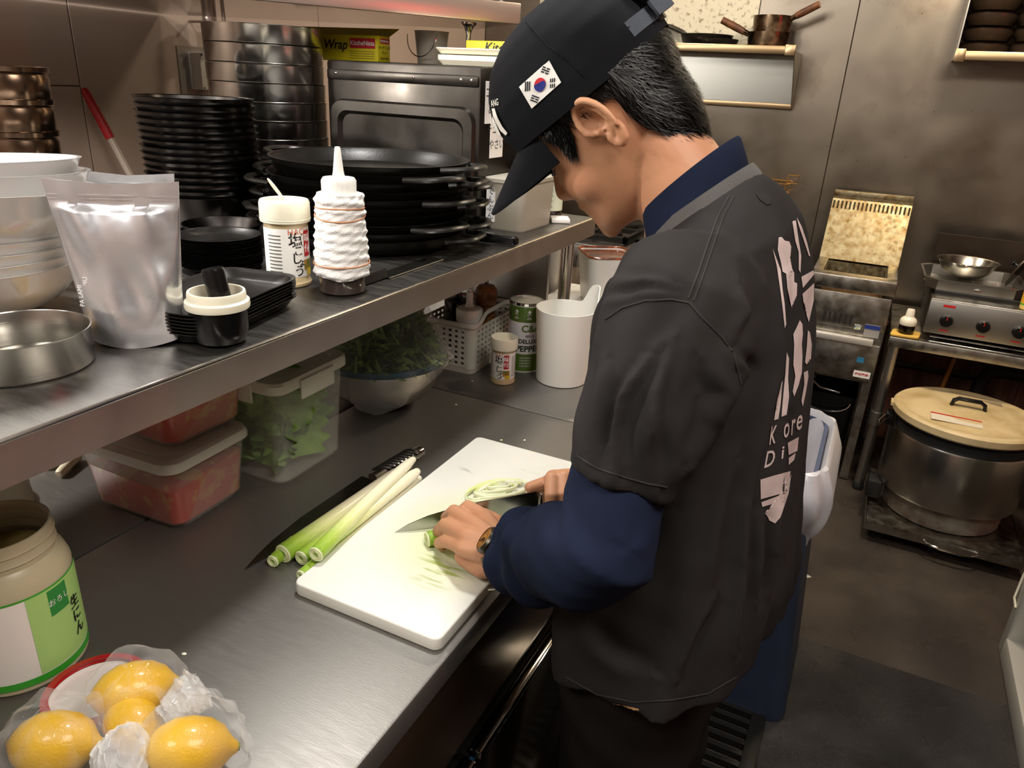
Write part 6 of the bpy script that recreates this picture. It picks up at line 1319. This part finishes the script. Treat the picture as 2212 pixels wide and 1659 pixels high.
# brim
vs = []; fs = []; NU, NV = 28, 14
for lay in (0, 1):
    for j in range(NV + 1):
        q = j / NV
        for i in range(NU + 1):
            u = -1 + 2 * i / NU; ang = u * 1.02; bx, by = .110 * math.cos(ang) ** 1.0 if abs(ang) < PI / 2 else 0, .0875 * math.sin(ang)
            L = .084 * (1 - abs(u) ** 6); x = bx + L * q * (1 - .06 * abs(u)); y = by * (1 - .06 * q); z = .044 + .004 * (1 - abs(u)) - .009 * (y / .08) ** 2 * (.35 + .65 * q) - .034 * q - lay * .0035
            vs.append(HW((x, y, z)))
N1 = (NU + 1) * (NV + 1)
for j in range(NV):
    for i in range(NU): a = j * (NU + 1) + i; fs += [(a, a + 1, a + NU + 2, a + NU + 1), (N1 + a, N1 + a + NU + 1, N1 + a + NU + 2, N1 + a + 1)]
for i in range(NU): a = NV * (NU + 1) + i; fs.append((a, a + 1, N1 + a + 1, N1 + a)); fs.append((i + 1, i, N1 + i, N1 + i + 1))
for j in range(NV):
    for i in (0, NU): a = j * (NU + 1) + i; b = a + NU + 1; fs.append((a, b, N1 + b, N1 + a))
hobj('brim', MB().add(vs, fs), CAPM, capo, 50)
# rear opening: hair tuft over the strap
tuft = MB(); rr_ = random.Random(5)
tuft.add(*(lambda s: (s.v, s.f))(MB().sphere(HW((-.103, 0, .083)), 1.0, 20, 14, (.014, .036, .026), HM)))
for k in range(700):
    a = rr_.uniform(-1, 1) * .034; z = .083 + rr_.uniform(-.018, .026); x0 = -.105 - .013 * (1 - (a / .036) ** 2) * (1 - ((z - .083) / .03) ** 2); L = rr_.uniform(.012, .028); w = rr_.uniform(.0005, .001)
    p0_, p1_, p2_ = Vector((x0, a, z)), Vector((x0 - .006, a * 1.05, z - L * .5)), Vector((x0 - .003 - rr_.uniform(0, .006), a * 1.1, z - L)); sd = Vector((0, w, 0))
    tuft.add([HW(p0_ - sd), HW(p0_ + sd), HW(p1_ - sd), HW(p1_ + sd), HW(p2_)], [(0, 1, 3, 2), (2, 3, 4)])
hobj('hair_tuft', tuft, HAIR, person, 70)
stp = MB(); NB = 20; ra = [math.radians(138 + 84 * k / NB) for k in range(NB + 1)]; vs = []
for z0, o in ((.046, .001), (.064, .001), (.064, .0045), (.046, .0045)):
    for a in ra: vs.append(HW(((.1145 + o) * math.cos(a) - .002, (.089 + o) * math.sin(a), z0)))
n_ = NB + 1; fs = []
for r in range(4):
    for k in range(NB): fs.append((r * n_ + k, r * n_ + k + 1, ((r + 1) % 4) * n_ + k + 1, ((r + 1) % 4) * n_ + k))
fs += [tuple(r * n_ for r in range(4)), tuple(r * n_ + NB for r in (3, 2, 1, 0))]
hobj('strap', stp.add(vs, fs), mat('cap_strap', '#3a4048', .8, bump=.3, bscale=500), capo)
hobj('buckle', MB().box((0, 0, 0), (.006, .018, .024), 0, HM).xf(Matrix.Translation(HW((-.1185, .010, .055)))), mat('dark_metal', '#5a5650', .3, .9), capo)
hobj('strap_end', MB().box((0, 0, 0), (.004, .030, .019), 0, HM @ Matrix.Rotation(-.55, 3, 'Z')).xf(Matrix.Translation(HW((-.127, .026, .056)))), mat('cap_strap', '#3a4048', .8), capo)
# ---- lettering and marks laid on curved surfaces
def cast(bvh, px, py, off, lim=3.0):
    d = Vector(ray(px, py)).normalized(); o = Vector(CAM); h = bvh.ray_cast(o, d, lim)
    if h[0] is None: return None
    nrm_ = h[1] if h[1].dot(d) < 0 else -h[1]; return h[0] + nrm_ * off
def decal(name, polys, bvh, m, parent, off=.0012, cuts=3, tris=None):
    """flat shapes laid on a surface; polys = lists of image-plane outline points"""
    bm = bmesh.new()
    if tris is not None:
        vv = [bm.verts.new((x, y, 0)) for x, y in tris[0]]
        for f in tris[1]:
            try: bm.faces.new([vv[i] for i in f])
            except ValueError: pass
    for pl in polys or []:
        try: bm.faces.new([bm.verts.new((x, y, 0)) for x, y in pl])
        except ValueError: pass
    bmesh.ops.triangulate(bm, faces=bm.faces)
    for _ in range(cuts):
        es = [e for e in bm.edges if e.calc_length() > 5]
        if es: bmesh.ops.subdivide_edges(bm, edges=es, cuts=1); bmesh.ops.triangulate(bm, faces=bm.faces)
    bad = []
    for v in bm.verts:
        p = cast(bvh, v.co.x, v.co.y, off)
        if p is None: bad.append(v)
        else: v.co = p - PO
    bmesh.ops.delete(bm, geom=bad, context='VERTS')
    me = bpy.data.meshes.new(name); bm.to_mesh(me); bm.free()
    if len(me.polygons) == 0: return None
    me.polygons.foreach_set('use_smooth', [True] * len(me.polygons)); return link(name, me, m, parent)
def quadmap(q):
    (a, b, c, d) = [np.array(p, float) for p in q]          # u: a->b, v: a->d
    return lambda u, v: tuple((a * (1 - u) + b * u) * (1 - v) + (d * (1 - u) + c * u) * v)
FW = mat('patch_white', '#dedcd6', .8); FB = mat('patch_black', '#15151a', .8); FRD = mat('patch_red', '#b8202c', .8); FBL = mat('patch_blue', '#1b2472', .8)
fq = quadmap(((1123, 188), (1187, 131), (1213, 178), (1150, 234)))
flag = decal('flag_patch', [[fq(u, v) for u, v in ((0, 0), (.25, 0), (.5, 0), (.75, 0), (1, 0), (1, .5), (1, 1), (.75, 1), (.5, 1), (.25, 1), (0, 1), (0, .5))]], BVHC, FW, capo, .0016, 4)
cu = lambda a, r=1.0, cx=0, cy=0: fq(.5 + (cx + r * math.cos(a)) * .165, .5 + (cy + r * math.sin(a)) * .25)
an = lambda a, b, n=14: np.linspace(a, b, n)
th0 = .55
red = [cu(a) for a in an(0, 2 * PI, 33)[:-1]]
blu = [cu(a) for a in an(th0, th0 + PI, 18)] + [cu(a, .5, -.5 * math.cos(th0), -.5 * math.sin(th0)) for a in an(th0 + PI, th0, 10)[1:]] + [cu(a, .5, .5 * math.cos(th0), .5 * math.sin(th0)) for a in an(th0 + PI, th0 + 2 * PI, 10)[1:-1]]
decal('emblem_red', [red], BVHC, FRD, capo, .0024, 2); decal('emblem_blue', [blu], BVHC, FBL, capo, .0030, 2)
def trigram(cx, cy, ang, pat):
    out = []
    for i, full in enumerate(pat):
        o = (i - 1) * .085
        for s0, s1 in (((-.5, .5),) if full else ((-.5, -.08), (.08, .5))):
            pts = [(s0 * .34, o - .025), (s1 * .34, o - .025), (s1 * .34, o + .025), (s0 * .34, o + .025)]
            out.append([fq(cx + (x * math.cos(ang) - y * math.sin(ang)) / 1.5, cy + (x * math.sin(ang) + y * math.cos(ang))) for x, y in pts])
    return out
AA = math.atan2(2, 3)
for i, (cx_, cy_, sg, pat) in enumerate(((.20, .21, -1, (1, 1, 1)), (.80, .79, -1, (0, 0, 0)), (.80, .21, 1, (0, 1, 0)), (.20, .79, 1, (1, 0, 1)))):
    decal('trigram', trigram(cx_, cy_, (PI / 2 - AA) * sg, pat), BVHC, FB, capo, .0022, 1)
CW = mat('embroidery_white', '#d8d6cc', .8)
def textdecal(name, txt, quad, bvh, m, parent, off=.0015, cuts=2):
    me = text_mesh(txt, 1.0, align='CENTER', offset=.012); a = mverts(me); mn, mx = a.min(0), a.max(0); f = quadmap(quad)
    vs = [f((x - mn[0]) / (mx[0] - mn[0]), 1 - (y - mn[1]) / (mx[1] - mn[1])) for x, y, _ in a]; fs = [tuple(p.vertices) for p in me.polygons]; bpy.data.meshes.remove(me)
    return decal(name, None, bvh, m, parent, off, cuts, (vs, fs))
textdecal('lettering', 'ANG', ((1061, 217), (1078, 212), (1079, 227), (1064, 231)), BVHC, CW, capo)
decal('emblem_stroke', [[(1067, 234), (1073, 233), (1079, 252), (1089, 271), (1100, 285), (1096, 290), (1085, 280), (1075, 262), (1070, 250)], [(1068, 250), (1074, 262), (1080, 276), (1086, 289), (1081, 291), (1074, 280), (1069, 266)]], BVHC, CW, capo, .003, 2)
for pl in (((1130, 40), (1185, 100), (1225, 130), (1265, 168)), ):
    P = []
    for a, b in zip(pl[:-1], pl[1:]):
        for q in np.linspace(0, 1, 8): p = cast(BVHC, a[0] + (b[0] - a[0]) * q, a[1] + (b[1] - a[1]) * q, .0002); P += [p - PO] if p is not None else []
    if len(P) > 3: MB().tube(P, .0009, 6).obj('seam', CAPM, capo)
# ---- t-shirt
TEE = mat('washed_black_cotton', '#2b2928', 0.92, c2='#211f1f', vscale=5, bump=.12, bscale=900, spec=.12, thr=(.3, .7))
tp = [MB().loft(trings(1.0, 1.0))]
LS = [Vector((-.168, .800, 1.315)), Vector((-.162, .748, 1.285)), Vector((-.168, .692, 1.215)), Vector((-.178, .664, 1.155)), Vector((-.183, .657, 1.133))]
tp.append(MB().tube(LS, [.078, .083, .071, .058, .055], 40)); tp.append(MB().tube([Vector((p.x, 1.84 - p.y, p.z)) for p in LS], [.078, .083, .071, .058, .055], 40))
tee = remesh(tp, .0042, 9, 'tshirt'); V = mverts(tee)
nn = np.empty(len(tee.vertices) * 3); tee.vertices.foreach_get('normal', nn); nn = nn.reshape(-1, 3)
low = np.clip((1.22 - V[:, 2]) / .35, 0, 1); u_ = np.arctan2(V[:, 1] - .92, V[:, 0] + .16)
arm = np.clip((.745 - V[:, 1]) / .06, 0, 1) * np.clip((V[:, 2] - 1.08) / .03, 0, 1)
d_ = .0028 * low * (1 - arm) * np.sin(11 * u_ + 5 * V[:, 2] + 1.5 * np.sin(9 * V[:, 2])) + .0022 * low * np.sin(23 * u_ - 7 * V[:, 2]) * (1 - arm)
d_ += .0040 * arm * np.sin(70 * V[:, 0] + 26 * V[:, 2] + 2 * np.sin(20 * V[:, 2])) * np.clip((1.27 - V[:, 2]) / .1, 0, 1) + .0022 * arm * np.sin(120 * V[:, 0] - 35 * V[:, 2])
d_ += .0035 * np.exp(-((V[:, 2] - 1.27 - .9 * (V[:, 0] + .09)) / .03) ** 2) * (V[:, 0] > -.15) * np.sin(60 * (V[:, 2] + V[:, 0])) + .0016 * wave_noise(V, 26, 4, 2)
# creases of the cloth, traced as lines
PXY = (V - CAM) @ RW; PXY = np.stack([CX + FPX * PXY[:, 0] / PXY[:, 2], CY + FPX * PXY[:, 1] / PXY[:, 2]], 1); vis = np.clip(-((nn * (V - CAM)).sum(1)) / np.linalg.norm(V - CAM, axis=1) * 3 + .3, 0, 1)
for pl, w, amp in (([(1419, 762), (1370, 838), (1343, 920), (1337, 1017)], 20, .0065), ([(1305, 784), (1297, 892), (1288, 1022)], 17, .0045), ([(1516, 784), (1549, 849), (1527, 920), (1484, 990)], 22, -.006), ([(1460, 740), (1430, 850), (1420, 960), (1425, 1050)], 20, .0045), ([(1581, 762), (1614, 795), (1592, 838), (1560, 900)], 16, .006), ([(1603, 610), (1625, 675), (1592, 730)], 17, .004),
                   ([(1705, 600), (1700, 700), (1692, 800), (1668, 900), (1636, 1040), (1610, 1200)], 15, .0055), ([(1592, 1000), (1560, 1164), (1545, 1300)], 24, .005), ([(1543, 1307), (1506, 1380), (1473, 1461)], 18, .006), ([(1620, 1100), (1602, 1289), (1587, 1400)], 13, .007), ([(1650, 1120), (1638, 1300)], 11, .006), ([(1682, 1100), (1668, 1280)], 10, .006), ([(1700, 900), (1690, 1050), (1672, 1180)], 12, .005),
                   ([(1330, 600), (1390, 590), (1450, 610)], 14, .003), ([(1300, 650), (1380, 625), (1450, 630)], 12, .003), ([(1440, 1100), (1350, 1200), (1300, 1290)], 26, .004), ([(1250, 1330), (1300, 1400), (1400, 1450)], 26, .004), ([(1540, 470), (1600, 520), (1650, 600)], 22, .004), ([(1270, 760), (1262, 880), (1258, 980)], 12, .004), ([(1395, 770), (1330, 860), (1310, 950)], 14, -.004)):
    best = np.full(len(V), 1e9); sg = np.zeros(len(V)); tt = np.zeros(len(V)); nseg = len(pl) - 1
    for i_, (a_, b_) in enumerate(zip(pl[:-1], pl[1:])):
        a_, b_ = np.array(a_, float), np.array(b_, float); ab = b_ - a_; q = np.clip(((PXY - a_) @ ab) / (ab @ ab), 0, 1); df = PXY - (a_ + q[:, None] * ab); ds = np.hypot(df[:, 0], df[:, 1]); s_ = np.sign(ab[0] * df[:, 1] - ab[1] * df[:, 0]); m_ = ds < best
        best[m_] = ds[m_]; sg[m_] = s_[m_]; tt[m_] = ((i_ + q) / nseg)[m_]
    d_ += amp * 2.5 * vis * (sg * best / w) * np.exp(-(best / w) ** 2) * np.sin(PI * np.clip(tt, .04, .96)) ** .5
setverts(tee, V + nn * d_[:, None])
bb = bmesh.new(); bb.from_mesh(tee); BVHT = BVHTree.FromBMesh(bb); bb.free()
teeo = link('tshirt', under(tee), TEE, person)
# collar rib
def cring(a, b, cx, z, sl, n=56): return [Vector((cx + a * math.cos(2 * PI * k / n), .92 + b * math.sin(2 * PI * k / n), z + sl * a * math.cos(2 * PI * k / n))) for k in range(n)]
RIB = mat('collar_rib', '#474442', .9, bump=.5, bscale=300, stretch=(3, 3, .3), sheen=.06)
hobj('collar', MB().loft([cring(.066, .096, -.188, 1.358, .84), cring(.060, .087, -.1915, 1.376, .87), cring(.054, .079, -.195, 1.389, .88), cring(.050, .0755, -.1955, 1.388, .88), cring(.053, .083, -.191, 1.355, .86)], cap=False), RIB, teeo if False else person)
def seam(pl, bvh, r, m, name='seam', off=.0004):
    P = []
    for a, b in zip(pl[:-1], pl[1:]):
        for q in np.linspace(0, 1, 10): p = cast(bvh, a[0] + (b[0] - a[0]) * q, a[1] + (b[1] - a[1]) * q, off); P += [p - PO] if p is not None else []
    P = [p for i, p in enumerate(P) if i == 0 or (p - P[i - 1]).length > 1e-4]
    if len(P) > 3: MB().tube(P, r, 6).obj(name, m, person)
SM = mat('dark_seam', '#232120', .9)
seam([(1575, 425), (1550, 470), (1528, 530), (1508, 590), (1487, 645)], BVHT, .0010, SM); seam([(1585, 425), (1561, 472), (1540, 532), (1520, 592), (1499, 650)], BVHT, .0009, SM)
seam([(1308, 690), (1345, 665), (1395, 650), (1450, 647), (1490, 655), (1520, 690), (1560, 730), (1585, 765), (1600, 830)], BVHT, .0010, SM)
seam([(1247, 985), (1290, 1012), (1345, 1030), (1400, 1045), (1440, 1052)], BVHT, .0009, SM); seam([(1222, 1462), (1290, 1500), (1370, 1517), (1450, 1512), (1530, 1498), (1590, 1462)], BVHT, .0009, SM)
# print on the back
PRT = mat('print_pale', '#b9a8a4', .75, var=.12, vscale=40); cq = lambda L: [(1600 + .4338 * x, 440 + .4338 * y) for x, y in L]
PR_ = [[(253, 90), (270, 85), (287, 200), (297, 260), (293, 345), (285, 330), (284, 240), (268, 190)], [(275, 70), (300, 115), (325, 190), (343, 265), (335, 260), (305, 170), (285, 110)],
       [(185, 170), (200, 168), (215, 185), (238, 190), (247, 215), (243, 265), (230, 270), (245, 290), (252, 325), (262, 345), (262, 390), (277, 398), (275, 460), (258, 450), (250, 520), (240, 480), (228, 420), (222, 350), (205, 340), (195, 290), (180, 230)],
       [(155, 225), (163, 245), (195, 330), (205, 430), (215, 500), (222, 600), (215, 620), (205, 520), (192, 420), (175, 310)], [(298, 365), (358, 332), (362, 352), (305, 420)], [(303, 450), (362, 395), (360, 480), (335, 590), (325, 560), (335, 470), (308, 490)],
       [(275, 615), (290, 580), (303, 600), (305, 650), (300, 700), (303, 760), (300, 840), (285, 900), (262, 960), (255, 935), (268, 860), (258, 800), (262, 700), (258, 650)], [(330, 630), (340, 640), (350, 700), (345, 775), (330, 770), (325, 800), (316, 790), (325, 710)],
       [(310, 840), (330, 830), (333, 860), (318, 950), (305, 1010), (298, 980), (312, 900)], [(225, 740), (237, 770), (232, 870), (237, 960), (225, 1050), (200, 1060), (205, 990), (215, 880)], [(200, 890), (205, 880), (195, 1000), (185, 1070), (163, 1078), (175, 990)],
       [(95, 1373), (170, 1350), (245, 1330), (235, 1390), (225, 1435), (97, 1470)], [(100, 1485), (220, 1440), (205, 1480), (105, 1508)], [(120, 1538), (160, 1530), (205, 1470), (225, 1400), (248, 1345), (235, 1440), (195, 1560), (170, 1590), (140, 1575)],
       [(230, 1190), (285, 1160), (278, 1230), (235, 1250)], [(235, 1265), (270, 1240), (262, 1275), (235, 1300)]]
for pl in PR_: decal('back_print', [cq(pl)], BVHT, PRT, person, .0010, 3)
for ch, q in (('K', ((148, 1108), (180, 1100), (168, 1190), (138, 1200))), ('o', ((212, 1095), (240, 1088), (234, 1160), (208, 1168))), ('r', ((250, 1075), (268, 1068), (262, 1145), (246, 1152))), ('e', ((275, 1060), (305, 1045), (298, 1120), (270, 1132))), ('D', ((128, 1232), (172, 1220), (160, 1300), (112, 1316))), ('i', ((203, 1208), (213, 1205), (207, 1266), (198, 1270))), ('R', ((208, 1392), (232, 1385), (228, 1430), (206, 1436)))):
    textdecal('back_lettering', ch, cq(q), BVHT, PRT if ch != 'R' else SM, person, .0013, 2)
decal('stain', [[(1632, 420), (1650, 417), (1664, 428), (1665, 441), (1655, 443), (1640, 432)]], BVHT, mat('dark_stain', '#0a0606', .9), person, .0009, 3)
decal('frayed_edge', [[(1262, 1494), (1290, 1512), (1345, 1522), (1380, 1530), (1382, 1534), (1340, 1530), (1300, 1522), (1270, 1506)]], BVHT, mat('frayed_tan', '#b58a5e', .9), person, .0010, 3)
# ---- navy long sleeves and inner collar
NAVY = mat('navy_fleece', '#1b2236', .92, bump=.15, bscale=800, spec=.12, c2='#141a2b', vscale=8)
def sleeve(name, S_, E_, W_, fold):
    d = (W_ - E_); pts = [S_.lerp(E_, .55), S_.lerp(E_, .8), E_ + Vector((.012, -.006, .004)), E_.lerp(W_, .10) + Vector((0, -.006, -.006)), E_.lerp(W_, .3), E_.lerp(W_, .45), E_.lerp(W_, .60), E_.lerp(W_, .72), E_.lerp(W_, .77)]
    cu_ = remesh([MB().tube(pts, [.052, .053, .054, .056, .058, .056, .053, .049, .046], 40)], .0045, 9, name); V = mverts(cu_); n_ = np.empty(len(V) * 3); cu_.vertices.foreach_get('normal', n_); n_ = n_.reshape(-1, 3)
    ax = np.array(d.normalized()); t_ = (V - np.array(E_)) @ ax / d.length; rad = V - np.array(E_) - np.outer((V - np.array(E_)) @ ax, ax); an_ = np.arctan2(rad[:, 2], rad[:, 1])
    am = np.clip((t_ - .25) / .3, 0, 1); D = .0055 * am * np.sin(30 * t_ + 2.2 * np.sin(an_ + fold)) + .0035 * np.sin(15 * t_ + 3 * an_) * (.3 + am) + .002 * wave_noise(V, 30, 2, 2)
    setverts(cu_, V + n_ * D[:, None]); link(name, under(cu_), NAVY, person)
    c = E_.lerp(W_, .765); ring = []; z_ = d.normalized(); a = z_.orthogonal().normalized(); b = z_.cross(a)
    hobj('cuff', MB().tube([c + (a * math.cos(t) + b * math.sin(t)) * (.0430 + .004 * math.sin(3 * t + fold)) + z_ * (.006 * math.sin(2 * t + fold)) for t in np.linspace(0, 2 * PI, 48, endpoint=False)], .0075, 10, close=True), NAVY, person, 80)
sleeve('long_sleeve', LSH, LEL, LWR, .6); sleeve('long_sleeve', RSH, REL, RWR, 2.0)
hobj('inner_collar', MB().loft([cring(.055, .083, -.194, 1.366, .9), cring(.0525, .0765, -.201, 1.390, .95), cring(.0505, .0705, -.2095, 1.4115, 1.0), cring(.0490, .0690, -.2110, 1.4155, 1.0), cring(.0455, .066, -.2105, 1.414, 1.0), cring(.0460, .069, -.203, 1.385, .95), cring(.049, .073, -.198, 1.36, .9)], cap=False), NAVY, person, 60)
# ---- watch
wd_ = (LEL - LWR).normalized(); wc = LWR + wd_ * .016; a = (Vector((-.55, -.45, .75)) - wd_ * Vector((-.55, -.45, .75)).dot(wd_)).normalized(); b = wd_.cross(a)
wt = bpy.data.objects.new('wristwatch', None); COL.objects.link(wt); wt.parent = person; wt.location = wc - PO; wt['label'] = 'dark metal watch with gold dial on the left wrist'
wp = lambda ang, r, al=0.0: (a * math.cos(ang) + b * math.sin(ang) * 1.08) * r + wd_ * al
WM = mat('watch_metal', '#4f4a41', .3, .9)
for k in range(22):
    an0 = 2 * PI * (k + .5) / 22
    if math.cos(an0) > .80: continue
    c = wp(an0, .0335); M_ = Matrix((c.normalized(), wd_.cross(c.normalized()), wd_)).transposed(); MB().box(c, (.004, .0088, .019), 0, M_).obj('link', WM, wt, bevel=.001)
M_ = Matrix((a, b, wd_)).transposed().to_4x4(); M_.translation = a * .0335
MB().lathe([(.0175, -.003), (.0195, .001), (.0195, .005), (.0165, .0085), (.0155, .0085)], 36, cap0=True).xf(M_ @ Matrix.Rotation(PI / 2, 4, 'Y')).obj('case', WM, wt)
MB().lathe([(.0005, .0080), (.0157, .0080)], 32).xf(M_ @ Matrix.Rotation(PI / 2, 4, 'Y')).obj('dial', mat('gold_dial', '#c28a2c', .3, .5, c2='#6a4a18', vscale=160), wt)
for an_, L in ((.4, .011), (2.2, .008)): MB().box(Vector((math.cos(an_) * L / 2, math.sin(an_) * L / 2, .0087)), (L, .0014, .0006), an_).xf(M_ @ Matrix.Rotation(PI / 2, 4, 'Y')).obj('hand', BLKM, wt)
hobj('loose_strap_end', MB().tube([W3(1085, 1262, .885), W3(1068, 1268, .882), W3(1055, 1270, .880)], [.003, .0038, .003], 8, sx=.6, sy=1.6), WM, wt).location = PO - wc
# ---- trousers and shoes
PANT = mat('dark_trousers', '#211d1b', .9, c2='#171413', vscale=5, bump=.2, bscale=600, spec=.1)
pp2 = [MB().loft([[Vector((-.165 + ax * math.cos(t), .92 + ay * math.sin(t), z)) for t in np.linspace(0, 2 * PI, 40, endpoint=False)] for z, ax, ay in ((.70, .115, .19), (.78, .125, .205), (.88, .122, .20), (.96, .115, .19))])]
for y, x in ((.815, -.168), (1.035, -.160)): pp2.append(MB().tube([(x, y, .80), (x, y, .70), (x - .005, y, .50), (x + .005, y, .44), (x + .01, y, .25), (x + .015, y, .07)], [.108, .104, .086, .083, .072, .066], 32))
pm = remesh(pp2, .007, 5, 'trousers'); V = mverts(pm); n_ = np.empty(len(V) * 3); pm.vertices.foreach_get('normal', n_); setverts(pm, V + n_.reshape(-1, 3) * (.004 * wave_noise(V * np.array([1, 1, 1.6]), 18, 6, 2))[:, None]); link('trousers', under(pm), PANT, person)
for y, x in ((.815, -.155), (1.035, -.148)):
    hobj('shoe', MB().loft([[Vector((x - .045 + px_ * sx_, y + py_ * sy_, z)) for px_, py_ in rrect(.27, .10, .045, 5)] for z, sx_, sy_ in ((0.001, .96, .95), (.02, 1, 1), (.05, .97, .95), (.075, .6, .8))]), BLKM, person)
